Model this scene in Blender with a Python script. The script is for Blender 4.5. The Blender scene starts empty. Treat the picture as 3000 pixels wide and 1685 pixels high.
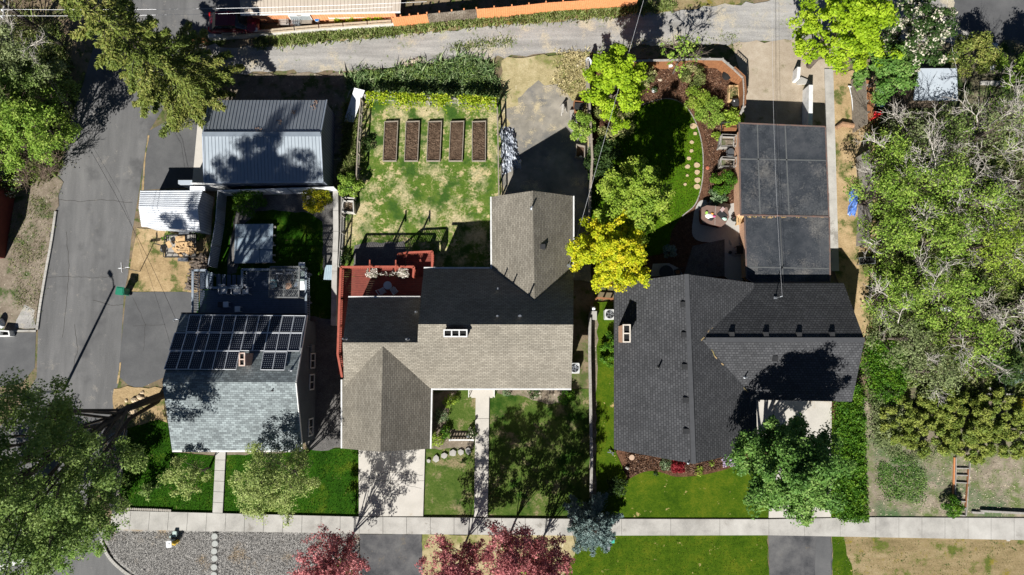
import bpy, math, random
import numpy as np
from mathutils import Vector, Quaternion
random.seed(7); rng = np.random.default_rng(7)
sc = bpy.context.scene; COL = sc.collection
R = math.radians
# ---------------------------------------------------------------- camera model
H = 50.0; F = 2000.0; TILT = math.atan(0.0987)
CT, ST = math.cos(TILT), math.sin(TILT)
def W(sx, sy, z=0.0):
    """point at height z seen at photo position sx, sy (3000 x 1685)"""
    u = (sx-1500)/F; v = -(sy-842.5)/F
    d = (u, v*CT+ST, v*ST-CT); k = (z-H)/d[2]
    return Vector((d[0]*k, d[1]*k, z))
KD = 1.16460; KT = 0.38840
def D(x, y, z=0.0): return W(x*KD, y*KD, z)
def T(c, r, x, y, z=0.0): return W(750*c+x*KT, (0, 562, 1123)[r]+y*KT, z)
def Ds(l, z=0.0): return [D(x, y, z) for x, y in l]
def Ts(c, r, l, z=0.0): return [T(c, r, x, y, z) for x, y in l]
# ---------------------------------------------------------------- materials
def newmat(name):
    m = bpy.data.materials.new(name); m.use_nodes = True
    nt = m.node_tree; return m, nt, nt.nodes, nt.links, nt.nodes['Principled BSDF']
def rgba(c): return (c[0], c[1], c[2], 1)
def noise(N, L, vec, scale, detail=4, rough=.6):
    n = N.new('ShaderNodeTexNoise'); n.inputs['Scale'].default_value = scale
    n.inputs['Detail'].default_value = detail; n.inputs['Roughness'].default_value = rough
    if vec: L.new(vec, n.inputs['Vector'])
    return n.outputs['Fac']
def math_(N, L, op, a, b=None, clamp=False):
    n = N.new('ShaderNodeMath'); n.operation = op; n.use_clamp = clamp
    for i, x in enumerate((a, b)):
        if x is None: continue
        if isinstance(x, (int, float)): n.inputs[i].default_value = x
        else: L.new(x, n.inputs[i])
    return n.outputs[0]
def maprange(N, L, v, a, b, c=0, d=1):
    n = N.new('ShaderNodeMapRange'); L.new(v, n.inputs[0])
    for i, x in enumerate((a, b, c, d)): n.inputs[i+1].default_value = x
    return n.outputs[0]
def ramp(N, L, v, stops):
    r = N.new('ShaderNodeValToRGB'); L.new(v, r.inputs[0]); e = r.color_ramp.elements
    while len(e) < len(stops): e.new(.5)
    for el, (p, c) in zip(e, stops): el.position = p; el.color = rgba(c)
    return r.outputs[0]
def mix(N, L, f, a, b, mode='MIX'):
    n = N.new('ShaderNodeMix'); n.data_type = 'RGBA'; n.blend_type = mode
    if isinstance(f, (int, float)): n.inputs[0].default_value = f
    else: L.new(f, n.inputs[0])
    for i, x in ((6, a), (7, b)):
        if isinstance(x, tuple): n.inputs[i].default_value = rgba(x)
        else: L.new(x, n.inputs[i])
    return n.outputs[2]
def gm(name, stops, big=.3, mid=1.6, fine=11, w=(.35, .3, .35), patches=(), bump=.5, bscale=14, rough=.95, lo=.36, hi=.64, stretch=None, spots=None, bdist=.03):
    bdist *= .45
    """ground or surface: three noise scales through a ramp, then patches (color, scale, threshold, width, offset)"""
    m, nt, N, L, P = newmat(name)
    tc = N.new('ShaderNodeTexCoord').outputs['Object']; v0 = tc
    if stretch:
        mp = N.new('ShaderNodeMapping'); L.new(tc, mp.inputs[0]); mp.inputs['Rotation'].default_value[2] = stretch[0]
        mp.inputs['Scale'].default_value = (stretch[1], stretch[2], 1); v0 = mp.outputs[0]
    nf = noise(N, L, tc, fine, 3, .7); nm = noise(N, L, v0, mid); nb = noise(N, L, v0, big)
    s = math_(N, L, 'MULTIPLY', nb, w[0]); s = math_(N, L, 'ADD', s, math_(N, L, 'MULTIPLY', nm, w[1]))
    s = math_(N, L, 'ADD', s, math_(N, L, 'MULTIPLY', nf, w[2]))
    c = ramp(N, L, maprange(N, L, s, lo, hi), stops)
    for (pc, ps, th, wd, off) in patches:
        mp = N.new('ShaderNodeMapping'); L.new(tc, mp.inputs[0]); mp.inputs['Location'].default_value = (off*13.1, off*7.7, off)
        pn = noise(N, L, mp.outputs[0], ps, 5, .62)
        pn = math_(N, L, 'ADD', pn, math_(N, L, 'MULTIPLY', math_(N, L, 'SUBTRACT', nf, .5), .35))
        pc2 = mix(N, L, maprange(N, L, nf, .3, .7), tuple(x*.72 for x in pc), tuple(min(1, x*1.2) for x in pc))
        c = mix(N, L, maprange(N, L, pn, th-wd, th+wd), c, pc2)
    if spots:
        vo = N.new('ShaderNodeTexVoronoi'); L.new(tc, vo.inputs['Vector']); vo.inputs['Scale'].default_value = spots[1]
        f = maprange(N, L, vo.outputs['Distance'], spots[2], spots[2]*.6)
        f = math_(N, L, 'MULTIPLY', f, maprange(N, L, nm, .45, .55))
        c = mix(N, L, f, c, spots[0])
    L.new(c, P.inputs['Base Color']); P.inputs['Roughness'].default_value = rough
    P.inputs['Specular IOR Level'].default_value = .08
    if bump:
        b = N.new('ShaderNodeBump'); b.inputs['Strength'].default_value = bump; b.inputs['Distance'].default_value = bdist
        L.new(noise(N, L, tc, bscale, 3, .75), b.inputs['Height']); L.new(b.outputs[0], P.inputs['Normal'])
    return m
def pm(name, c, c2=None, rough=.6, scale=4, metal=0, bump=0, spec=.4):
    """painted or plain surface with a little wear"""
    m, nt, N, L, P = newmat(name)
    c2 = c2 or tuple(x*.78 for x in c)
    tc = N.new('ShaderNodeTexCoord').outputs['Object']
    f = maprange(N, L, noise(N, L, tc, scale, 6, .65), .35, .65)
    L.new(mix(N, L, f, c, c2), P.inputs['Base Color'])
    P.inputs['Roughness'].default_value = rough; P.inputs['Metallic'].default_value = metal
    P.inputs['Specular IOR Level'].default_value = spec
    if bump:
        b = N.new('ShaderNodeBump'); b.inputs['Strength'].default_value = bump; b.inputs['Distance'].default_value = .02
        L.new(noise(N, L, tc, scale*4, 3, .7), b.inputs['Height']); L.new(b.outputs[0], P.inputs['Normal'])
    return m
def bm_(name, c1, c2, mortar, bw, rh, msize=.012, bump=.4, big=None, rough=.9, sm=.05, off=.5, bias=0.):
    """courses (shingles, boards, blocks) in the UV metres of each face"""
    m, nt, N, L, P = newmat(name)
    tc = N.new('ShaderNodeTexCoord'); uv = tc.outputs['UV']
    b = N.new('ShaderNodeTexBrick'); L.new(uv, b.inputs['Vector'])
    for k, x in (('Scale', 1), ('Mortar Size', msize), ('Mortar Smooth', sm), ('Bias', bias), ('Brick Width', bw), ('Row Height', rh)): b.inputs[k].default_value = x
    b.inputs['Color1'].default_value = rgba(c1); b.inputs['Color2'].default_value = rgba(c2); b.inputs['Mortar'].default_value = rgba(mortar)
    b.offset = off
    nb = noise(N, L, tc.outputs['Object'], .5, 5, .6); nf = noise(N, L, tc.outputs['Object'], 14, 3, .7)
    k = math_(N, L, 'ADD', maprange(N, L, nb, .3, .7, .80, 1.12), maprange(N, L, nf, .3, .7, -.14, .14))
    cb = N.new('ShaderNodeCombineColor')
    for i in range(3): L.new(k, cb.inputs[i])
    c = mix(N, L, 1., b.outputs['Color'], cb.outputs[0], 'MULTIPLY')
    if big: c = mix(N, L, maprange(N, L, noise(N, L, tc.outputs['Object'], big[1], 6, .65), big[2], big[2]+.12), c, big[0])
    L.new(c, P.inputs['Base Color']); P.inputs['Roughness'].default_value = rough; P.inputs['Specular IOR Level'].default_value = .25
    if bump:
        bp = N.new('ShaderNodeBump'); bp.inputs['Strength'].default_value = bump; bp.inputs['Distance'].default_value = .02
        L.new(math_(N, L, 'ADD', math_(N, L, 'MULTIPLY', b.outputs['Fac'], -1.), math_(N, L, 'MULTIPLY', nf, .8)), bp.inputs['Height']); L.new(bp.outputs[0], P.inputs['Normal'])
    return m
def lm(name, stops, trans=.35, rough=.6):
    """leaves: colour differs leaf by leaf (attribute rnd) and branch by branch"""
    m, nt, N, L, P = newmat(name)
    a = N.new('ShaderNodeAttribute'); a.attribute_name = 'rnd'
    c = ramp(N, L, a.outputs['Fac'], stops)
    L.new(c, P.inputs['Base Color']); P.inputs['Roughness'].default_value = rough; P.inputs['Specular IOR Level'].default_value = .25
    t = N.new('ShaderNodeBsdfTranslucent'); L.new(c, t.inputs['Color'])
    ms = N.new('ShaderNodeMixShader'); ms.inputs[0].default_value = trans
    L.new(P.outputs[0], ms.inputs[1]); L.new(t.outputs[0], ms.inputs[2])
    L.new(ms.outputs[0], N['Material Output'].inputs[0])
    return m
# ---------------------------------------------------------------- mesh builder
class MB:
    def __init__(s): s.v = []; s.f = []; s.m = []; s.mi = 0
    def add(s, vs, fs):
        o = len(s.v); s.v += [tuple(p) for p in vs]; s.f += [tuple(i+o for i in f) for f in fs]; s.m += [s.mi]*len(fs); return s
    def poly(s, pts): return s.add(pts, [tuple(range(len(pts)))])
    def prism(s, pts, z0, z1):
        n = len(pts); a = [(p[0], p[1], z0) for p in pts]; b = [(p[0], p[1], z1) for p in pts]
        area = sum(pts[i][0]*pts[(i+1) % n][1]-pts[(i+1) % n][0]*pts[i][1] for i in range(n))
        up = tuple(range(n, 2*n)); dn = tuple(reversed(range(n)))
        sd = [(i, (i+1) % n, n+(i+1) % n, n+i) for i in range(n)]
        if area < 0: up = up[::-1]; dn = dn[::-1]; sd = [f[::-1] for f in sd]
        return s.add(a+b, [up, dn]+sd)
    def box(s, c, w, d, z0, z1, rot=0., bev=0.):
        ca, sa = math.cos(rot), math.sin(rot)
        def q(x, y): return (c[0]+x*ca-y*sa, c[1]+x*sa+y*ca)
        pts = [q(-w/2, -d/2), q(w/2, -d/2), q(w/2, d/2), q(-w/2, d/2)]
        if not bev: return s.prism(pts, z0, z1)
        b = bev; o = [(-w/2+b, -d/2), (w/2-b, -d/2), (w/2, -d/2+b), (w/2, d/2-b), (w/2-b, d/2), (-w/2+b, d/2), (-w/2, d/2-b), (-w/2, -d/2+b)]
        return s.prism([q(*p) for p in o], z0, z1)
    def bar(s, a, b, w, h=None):
        a, b = Vector(a), Vector(b); h = h or w; d = (b-a).normalized()
        u = d.cross(Vector((0, 0, 1)))
        if u.length < .01: u = Vector((1, 0, 0))
        u.normalize(); t = u.cross(d)
        vs = [p+u*x*w/2+t*y*h/2 for p in (a, b) for x, y in ((-1, -1), (1, -1), (1, 1), (-1, 1))]
        return s.add(vs, [(3, 2, 1, 0), (4, 5, 6, 7), (0, 1, 5, 4), (1, 2, 6, 5), (2, 3, 7, 6), (3, 0, 4, 7)])
    def tube(s, pts, rs, n=6, cap=True):
        pts = [Vector(p) for p in pts]; m = len(pts)
        if isinstance(rs, (int, float)): rs = [rs]*m
        vs = []; u = None
        for i in range(m):
            d = (pts[min(i+1, m-1)]-pts[max(i-1, 0)]).normalized()
            if u is None:
                u = d.cross(Vector((.31, .17, .93)));
                if u.length < .05: u = d.cross(Vector((1, 0, 0)))
            u = (u-d*u.dot(d)).normalized(); t = d.cross(u)
            for k in range(n):
                a = 2*math.pi*k/n; vs.append(pts[i]+(u*math.cos(a)+t*math.sin(a))*rs[i])
        fs = [(i*n+k, i*n+(k+1) % n, (i+1)*n+(k+1) % n, (i+1)*n+k) for i in range(m-1) for k in range(n)]
        if cap: fs += [tuple(reversed(range(n))), tuple(range((m-1)*n, m*n))]
        return s.add(vs, fs)
    def lathe(s, c, prof, n=16, sx=1., sy=1., rot=0.):
        vs = []; m = len(prof); ca, sa = math.cos(rot), math.sin(rot)
        for r, z in prof:
            for k in range(n):
                a = 2*math.pi*k/n; x, y = r*math.cos(a)*sx, r*math.sin(a)*sy
                vs.append((c[0]+x*ca-y*sa, c[1]+x*sa+y*ca, z))
        fs = [(i*n+k, i*n+(k+1) % n, (i+1)*n+(k+1) % n, (i+1)*n+k) for i in range(m-1) for k in range(n)]
        fs += [tuple(reversed(range(n))), tuple(range((m-1)*n, m*n))]
        return s.add(vs, fs)
    def rock(s, c, rx, ry, rz, z=0., seed=None):
        rd = random.Random(seed if seed is not None else random.random()); rows, n = 5, 9; vs = []
        ph = rd.random()*6
        for i in range(rows+1):
            e = -.5+i*(math.pi/2+.5)/rows
            for k in range(n):
                a = 2*math.pi*k/n; q = 1+.16*math.sin(2*a+ph)+rd.uniform(-.13, .13)
                vs.append((c[0]+rx*q*math.cos(e)*math.cos(a), c[1]+ry*q*math.cos(e)*math.sin(a), z+rz*(math.sin(e)+.3)*(1+rd.uniform(-.1, .1))))
        fs = [(i*n+k, i*n+(k+1) % n, (i+1)*n+(k+1) % n, (i+1)*n+k) for i in range(rows) for k in range(n)]
        fs.append(tuple(range(rows*n, rows*n+n)))
        return s.add(vs, fs)
    def roof(s, faces, th=.14):
        """sloping sheets with thickness; faces are lists of points, upper side"""
        key = lambda p: (round(p[0], 2), round(p[1], 2), round(p[2], 2))
        cnt = {}
        for f in faces:
            for i in range(len(f)):
                e = frozenset((key(f[i]), key(f[(i+1) % len(f)]))); cnt[e] = cnt.get(e, 0)+1
        for f in faces:
            f = [Vector(p) for p in f]
            nz = sum(f[i].x*f[(i+1) % len(f)].y-f[(i+1) % len(f)].x*f[i].y for i in range(len(f)))
            if nz < 0: f = f[::-1]
            s.poly(f); dn = Vector((0, 0, -th)); s.poly([p+dn for p in reversed(f)])
            for i in range(len(f)):
                a, b = f[i], f[(i+1) % len(f)]
                if cnt[frozenset((key(a), key(b)))] == 1: s.poly([a+dn, b+dn, b, a])
        return s
def mesh_of(name, mb, mats, off=(0, 0, 0), smooth=False):
    me = bpy.data.meshes.new(name)
    ox, oy, oz = off
    me.from_pydata([(x-ox, y-oy, z-oz) for x, y, z in mb.v], [], mb.f)
    for m in (mats if isinstance(mats, (list, tuple)) else [mats]): me.materials.append(m)
    if any(mb.m): me.polygons.foreach_set('material_index', mb.m)
    uv = me.uv_layers.new(name='UVMap').data; Z = Vector((0, 0, 1)); k = 0
    for p in me.polygons:
        n = p.normal; h = Z.cross(n)
        h = Vector((1, 0, 0)) if h.length < .02 else h.normalized()
        sv = n.cross(h)
        for li in p.loop_indices:
            co = Vector(mb.v[me.loops[li].vertex_index]); uv[li].uv = (co.dot(h), co.dot(sv))
    if smooth: me.polygons.foreach_set('use_smooth', [True]*len(me.polygons))
    me.update(); return me
def tag(o, label, cat, group=None, kind=None):
    o['label'] = label; o['category'] = cat
    if group: o['group'] = group
    if kind: o['kind'] = kind
    return o
def thing(name, label, cat, loc, group=None):
    o = bpy.data.objects.new(name, None); o.empty_display_size = .3; COL.objects.link(o)
    o.location = (loc[0], loc[1], loc[2] if len(loc) > 2 else 0)
    return tag(o, label, cat, group)
def wl(o):
    v = Vector(o.location)
    while o.parent: o = o.parent; v = v+Vector(o.location)
    return v
def part(name, mb, mats, par, smooth=False, label=None):
    off = wl(par); o = bpy.data.objects.new(name, mesh_of(name, mb, mats, off, smooth)); COL.objects.link(o); o.parent = par
    if label: o['label'] = label
    return o
def lpart(name, mb, mats, par, smooth=False):
    o = bpy.data.objects.new(name, mesh_of(name, mb, mats, (0, 0, 0), smooth)); COL.objects.link(o); o.parent = par; return o
def solo(name, mb, mats, label, cat, group=None, smooth=False, kind=None, loc=None):
    if loc is None:
        n = len(mb.v); loc = (sum(p[0] for p in mb.v)/n, sum(p[1] for p in mb.v)/n, min(p[2] for p in mb.v))
    o = bpy.data.objects.new(name, mesh_of(name, mb, mats, loc, smooth)); COL.objects.link(o); o.location = loc
    return tag(o, label, cat, group, kind)
def struct(name, mb, mats):
    o = bpy.data.objects.new(name, mesh_of(name, mb, mats)); COL.objects.link(o); o['kind'] = 'structure'; return o
def dup(root, loc, rz=0., label=None):
    r = root.copy(); COL.objects.link(r); r.location = loc; r.rotation_euler = (0, 0, rz)
    if label: r['label'] = label
    for ch in list(root.children):
        c = ch.copy(); COL.objects.link(c); c.parent = r
        for g in list(ch.children):
            d = g.copy(); COL.objects.link(d); d.parent = c
    return r
LV = [0]
def sheet(name, pts, m, z=None):
    """a ground sheet, each a few mm above the one before"""
    if z is None: LV[0] += 1; z = .004*LV[0]
    mb = MB(); p = [(q[0], q[1], z) for q in pts]
    if sum(p[i][0]*p[(i+1) % len(p)][1]-p[(i+1) % len(p)][0]*p[i][1] for i in range(len(p))) < 0: p = p[::-1]
    return struct(name, mb.poly(p), m)
def wob(pts, amp=.12, step=.5):
    """ragged outline"""
    out = []
    for i in range(len(pts)):
        a, b = Vector(pts[i]), Vector(pts[(i+1) % len(pts)]); n = max(1, int((b-a).length/step))
        for k in range(n):
            p = a.lerp(b, k/n); out.append(Vector((p.x+random.uniform(-amp, amp), p.y+random.uniform(-amp, amp), p.z)))
    return out
# ---------------------------------------------------------------- foliage
def quads(name, C, size, mat, asp=.55, up=.6, outd=None, rnd=None, axis=None):
    """n leaf-sized faces"""
    n = len(C); C = np.asarray(C, float)
    nr = rng.normal(size=(n, 3)); nr[:, 2] += up
    if outd is not None: nr += outd
    nr /= np.linalg.norm(nr, axis=1)[:, None]
    t = rng.normal(size=(n, 3)) if axis is None else axis+rng.normal(size=(n, 3))*.35
    t -= nr*np.sum(t*nr, 1)[:, None]; t /= np.linalg.norm(t, axis=1)[:, None]+1e-9
    b = np.cross(nr, t); s = np.asarray(size, float)*np.ones(n)
    s = (s*rng.uniform(.65, 1.3, n))[:, None]*.5
    V = np.stack([C+t*s, C+b*s*asp, C-t*s, C-b*s*asp], 1).reshape(-1, 3)
    me = bpy.data.meshes.new(name); me.vertices.add(4*n); me.vertices.foreach_set('co', V.ravel().astype(np.float32))
    me.loops.add(4*n); me.loops.foreach_set('vertex_index', np.arange(4*n, dtype=np.int32))
    me.polygons.add(n); me.polygons.foreach_set('loop_start', np.arange(0, 4*n, 4, dtype=np.int32))
    me.polygons.foreach_set('loop_total', np.full(n, 4, np.int32))
    a = me.attributes.new('rnd', 'FLOAT', 'FACE')
    rnd = rng.random(n) if rnd is None else rnd
    a.data.foreach_set('value', np.clip(rnd, 0, 1).astype(np.float32))
    me.materials.append(mat); me.update(calc_edges=True); return me
def tree(name, label, cat, base, h, Rr, z0, mat, n, ls, bark, limbs=16, cl=.45, sub=5, lean=(0, 0), tr=.16, group=None, asp=.6, hub=None, ry=1., flat=.6, spread=.3, up=.7, dead=0, deadmat=None, seed=1, inner=.5):
    rd = random.Random(seed); x0, y0 = base[0], base[1]
    t = thing(name, label, cat, (x0, y0, 0), group)
    bk = MB(); cx, cy = lean; zc = (z0+h)/2; hz = (h-z0)/2
    top = Vector((cx, cy, z0+(h-z0)*.75))
    tp = [Vector((0, 0, -.1)), Vector((cx*.15, cy*.15, z0*.5)), Vector((cx*.5, cy*.5, z0)), Vector((cx, cy, zc)), top]
    bk.tube(tp, [tr*1.25, tr, tr*.85, tr*.55, tr*.2], 8)
    pts = []; wts = []
    for i in range(limbs):
        f = (i+.5)/limbs
        if up < 0: f = f
        az = i*2.39996+rd.uniform(-.3, .3)
        q = max(0, min(1, f*.85)); k = q*3.0; j = min(int(k), 2); st = tp[j+1].lerp(tp[j+2], k-j) if j < 3 else top
        el = -.3+1.75*f**.85+rd.uniform(-.15, .15); rr = rd.uniform(.82, 1.06)
        e = Vector((cx+Rr*rr*math.cos(el)*math.cos(az), cy+Rr*ry*rr*math.cos(el)*math.sin(az), zc+hz*rr*math.sin(el)))
        m_ = st.lerp(e, .5)+Vector((rd.uniform(-.2, .2), rd.uniform(-.2, .2), (e-st).length*.1))
        P = [st, st.lerp(m_, .55)+(m_-st)*.0, m_, m_.lerp(e, .55), e]
        r0 = tr*.42*(1.1-f*.6); bk.tube(P, [r0, r0*.8, r0*.6, r0*.4, r0*.15], 5, False)
        L_ = (e-st).length
        for kk in range(sub):
            tt = inner+(1-inner)*(kk+rd.random()*.6)/sub; idx = min(3.99, tt*4); a = P[int(idx)].lerp(P[int(idx)+1], idx-int(idx))
            d = Vector((rd.gauss(0, 1), rd.gauss(0, 1), rd.gauss(0, .55)+.25)).normalized()*Rr*spread*(1.25-.5*tt)*rd.uniform(.5, 1.2)
            b = a+d; bk.tube([a, a.lerp(b, .5)+Vector((0, 0, .05)), b], [r0*.3, r0*.2, r0*.08], 4, False)
            pts += [b, a.lerp(b, .6)]; wts += [1.2, .7]
        pts.append(e); wts.append(1.2)
    pts = np.array([tuple(p) for p in pts]); wts = np.array(wts)*rng.uniform(.5, 1.5, len(wts)); wts /= wts.sum()
    ix = rng.choice(len(pts), n, p=wts); d = rng.normal(size=(n, 3)); d[:, 2] += .35; d /= np.linalg.norm(d, axis=1)[:, None]
    cr = (cl*rng.uniform(.65, 1.35, len(pts)))[ix][:, None]
    C = pts[ix]+d*np.array((1, 1, flat))*cr*(1-rng.random(n)**2.2*.75)[:, None]
    cen = np.array((cx, cy, zc-hz*.4)); od = C-cen; od /= np.linalg.norm(od, axis=1)[:, None]+1e-6; od = od*.6+d*.9
    pr = rng.random(len(pts))
    rnd = .55*pr[ix]+.45*rng.random(n)
    lpart('trunk', bk, bark, t, True)
    o = bpy.data.objects.new('crown', quads('crown', C, ls, mat, asp, up, od, rnd)); COL.objects.link(o); o.parent = t
    if dead:
        db = None
        def grow(p, d, L_, r, lev):
            q = p.copy(); ps = [p]; rs = [r]
            for k in range(4):
                d = (d+Vector((rd.gauss(0, .22), rd.gauss(0, .22), rd.gauss(0, .14)))).normalized(); q = q+d*L_/4; ps.append(q.copy()); rs.append(r*(1-.2*(k+1)))
                if lev and k >= 0:
                    for _ in range(2): grow(q, (d+Vector((rd.gauss(0, .7), rd.gauss(0, .7), rd.gauss(.1, .4)))).normalized(), L_*.55, r*.55, lev-1)
            db.tube(ps, rs, 4, False)
        for k in range((dead*2+2)//3):
            db = MB(); a = rd.uniform(0, 6.28); s_ = tp[3].lerp(top, rd.random())+Vector((math.cos(a), math.sin(a), 0))*Rr*.35
            grow(s_, Vector((math.cos(a), math.sin(a), rd.uniform(.35, .9))).normalized(), Rr*rd.uniform(.5, .85), .042, 2); lpart('dead_branch', db, deadmat or bark, t)
    return t
def dome(r, h, n, lumps=14, cl=.16, ry=1., rd=None, flatten=1., tight=1.):
    """leaf places over lumpy low mound, local"""
    L_ = []
    for i in range(lumps):
        a = i*2.4+rng.uniform(-.4, .4); q = math.sqrt((i+.4)/lumps); e = q*1.35
        L_.append((r*.86*math.sin(e)*math.cos(a), r*ry*.86*math.sin(e)*math.sin(a), h*(.25+.62*math.cos(e))*rng.uniform(.85 if tight == 1 else .55, 1.1)))
    L_ = np.array(L_); ix = rng.integers(0, len(L_), n)
    d = rng.normal(size=(n, 3)); d /= np.linalg.norm(d, axis=1)[:, None]; s = max(.12, 1.25*r/math.sqrt(lumps))*tight
    C = L_[ix]+d*np.array((s, s, min(s, h*.4)))*rng.uniform(.55, 1.05, n)[:, None]
    C[:, 2] = np.clip(C[:, 2], .03, None)
    lr = rng.random(len(L_)); return C, d, .5*lr[ix]+.5*rng.random(n)
def shrub(name, label, base, r, h, mat, n, ls=.13, lumps=14, ry=1., cat='shrub', group=None, asp=.6, stem=None, z=0., axis=None):
    C, d, q = dome(r, h, n, lumps, ry=ry)
    o = bpy.data.objects.new(name, quads(name, C, ls, mat, asp, .5, d*.9, q)); COL.objects.link(o); o.location = (base[0], base[1], z)
    tag(o, label, cat, group)
    if stem:
        b = MB(); o2 = Vector((0, 0, 0))
        for k in range(5):
            a = k*1.26; b.tube([o2+Vector((0, 0, -.05)), o2+Vector((math.cos(a)*r*.3, math.sin(a)*r*.3, h*.4)), o2+Vector((math.cos(a)*r*.6, math.sin(a)*r*.6, h*.75))], [.03, .02, .01], 5, False)
        lpart('stem', b, stem, o)
    return o
def blades(name, P, hgt, mat, wid=.03, leanv=(0, 0), spread=.5):
    """upright grass blades: one triangle-ish leaf each"""
    n = len(P); P = np.asarray(P, float); a = rng.uniform(0, 6.283, n); h = hgt*rng.uniform(.5, 1.25, n)
    w = np.stack([np.cos(a), np.sin(a), np.zeros(n)], 1)*(wid*rng.uniform(.6, 1.4, n))[:, None]
    b = rng.normal(size=(n, 2))*spread+np.array(leanv)
    tip = P+np.stack([b[:, 0]*h, b[:, 1]*h, h], 1); mid = P+np.stack([b[:, 0]*h*.3, b[:, 1]*h*.3, h*.6], 1)
    V = np.stack([P-w, P+w, mid+w*.8, tip, mid-w*.8], 1).reshape(-1, 3)
    me = bpy.data.meshes.new(name); me.vertices.add(5*n); me.vertices.foreach_set('co', V.ravel().astype(np.float32))
    me.loops.add(5*n); me.loops.foreach_set('vertex_index', np.arange(5*n, dtype=np.int32))
    me.polygons.add(n); me.polygons.foreach_set('loop_start', np.arange(0, 5*n, 5, dtype=np.int32)); me.polygons.foreach_set('loop_total', np.full(n, 5, np.int32))
    at = me.attributes.new('rnd', 'FLOAT', 'FACE'); at.data.foreach_set('value', rng.random(n).astype(np.float32))
    me.materials.append(mat); me.update(calc_edges=True); return me
def inpoly(pts, n):
    """n random points inside a polygon"""
    p = np.array([(q[0], q[1]) for q in pts]); lo, hi = p.min(0), p.max(0); out = []; tot = 0
    while tot < n:
        c = rng.uniform(lo, hi, (n*2, 2)); ins = np.zeros(len(c), bool); j = len(p)-1
        for i in range(len(p)):
            yi, yj = p[i, 1], p[j, 1]
            if abs(yj-yi) > 1e-9: ins ^= ((yi > c[:, 1]) != (yj > c[:, 1])) & (c[:, 0] < (p[j, 0]-p[i, 0])*(c[:, 1]-yi)/(yj-yi)+p[i, 0])
            j = i
        out.append(c[ins]); tot += ins.sum()
    c = np.concatenate(out)[:n]; return np.column_stack([c, np.zeros(n)])
def grass(name, pts, n, hgt, mat, label, cat='grass', wid=.03, leanv=(0, 0), spread=.5, clump=0, z=.02):
    if clump:
        k = inpoly(pts, clump); P = k[rng.integers(0, clump, n)]; P[:, :2] += rng.normal(size=(n, 2))*.22
    else: P = inpoly(pts, n)
    P[:, 2] = z
    o = bpy.data.objects.new(name, blades(name, P, hgt, mat, wid, leanv, spread)); COL.objects.link(o)
    return tag(o, label, cat, kind='stuff')
# ---------------------------------------------------------------- camera, light
cam = bpy.data.cameras.new('camera'); co = bpy.data.objects.new('camera', cam); COL.objects.link(co)
cam.lens = 24; cam.sensor_width = 36; cam.clip_end = 2000; cam.clip_start = .5
co.location = (0, 0, H); co.rotation_euler = (TILT, 0, 0); sc.camera = co
SD = Vector((-.48, -1.12, 1.0)).normalized()
sl = bpy.data.lights.new('sun', 'SUN'); sl.energy = 5.0; sl.angle = R(.5); sl.color = (1, .97, .92)
so = bpy.data.objects.new('sun', sl); COL.objects.link(so); so.rotation_euler = (-SD).to_track_quat('-Z', 'Y').to_euler(); so.location = (0, 0, 60)
wd = bpy.data.worlds.new('World'); sc.world = wd; wd.use_nodes = True; wn = wd.node_tree
sky = wn.nodes.new('ShaderNodeTexSky'); sky.sky_type = 'NISHITA'; sky.sun_disc = False
sky.sun_elevation = math.asin(SD.z); sky.sun_rotation = math.atan2(SD.x, SD.y) % (2*math.pi)
sky.altitude = 2500; sky.air_density = .48; sky.dust_density = 0
wn.links.new(sky.outputs[0], wn.nodes['Background'].inputs[0]); wn.nodes['Background'].inputs[1].default_value = .05
vs_ = sc.view_settings; vs_.view_transform = 'Standard'; vs_.look = 'None'; vs_.gamma = 1; vs_.use_curve_mapping = False; vs_.exposure = .76
sc.cycles.max_bounces = 5; sc.cycles.diffuse_bounces = 2; sc.cycles.transmission_bounces = 3; sc.cycles.transparent_max_bounces = 4
# ---------------------------------------------------------------- ground materials
M_dirt = gm('dry_dirt', [(0, (.10, .075, .048)), (.5, (.19, .145, .095)), (1, (.28, .22, .15))], .2, 1.2, 9, patches=[((.075, .10, .03), .5, .56, .07, 1), ((.06, .09, .02), 2.2, .6, .05, 2)], bump=.8)
M_asph = gm('street_asphalt', [(0, (.10, .10, .10)), (.5, (.145, .144, .143)), (1, (.20, .197, .193))], .12, .7, 14, w=(0.372, 0.326, 0.233), stretch=(R(-8), 2.2, .35), bump=.25, patches=[((.20, .19, .175), 1.4, .66, .06, 4), ((.095, .095, .096), .35, .61, .07, 2)])
M_asph2 = gm('driveway_asphalt', [(0, (.076, .077, .079)), (.5, (.100, .101, .103)), (1, (.13, .13, .13))], .25, 1.1, 12, w=(.5, .3, .2), bump=.25)
M_asph3 = gm('worn_asphalt', [(0, (.04, .042, .046)), (.45, (.085, .085, .088)), (1, (.14, .138, .135))], .3, 1.2, 12, w=(.5, .3, .2), bump=.3, patches=[((.13, .115, .095), .9, .67, .05, 3)])
M_gyard = gm('grey_gravel_yard', [(0, (.16, .15, .125)), (.5, (.24, .22, .185)), (1, (.33, .30, .25))], .3, 1.2, 12, w=(.5, .3, .2), bump=.6, patches=[((.15, .147, .14), .35, .58, .06, 3), ((.44, .37, .24), .6, .60, .05, 7)])
M_gravel = gm('alley_gravel', [(0, (.19, .182, .17)), (.5, (.29, .28, .265)), (1, (.41, .395, .37))], .25, 1.0, 13, w=(.4, .25, .35), stretch=(R(-4), .28, 2.2), bump=.8, patches=[((.12, .15, .06), 1.1, .67, .04, 6), ((.42, .37, .28), .5, .59, .06, 8)])
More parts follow.
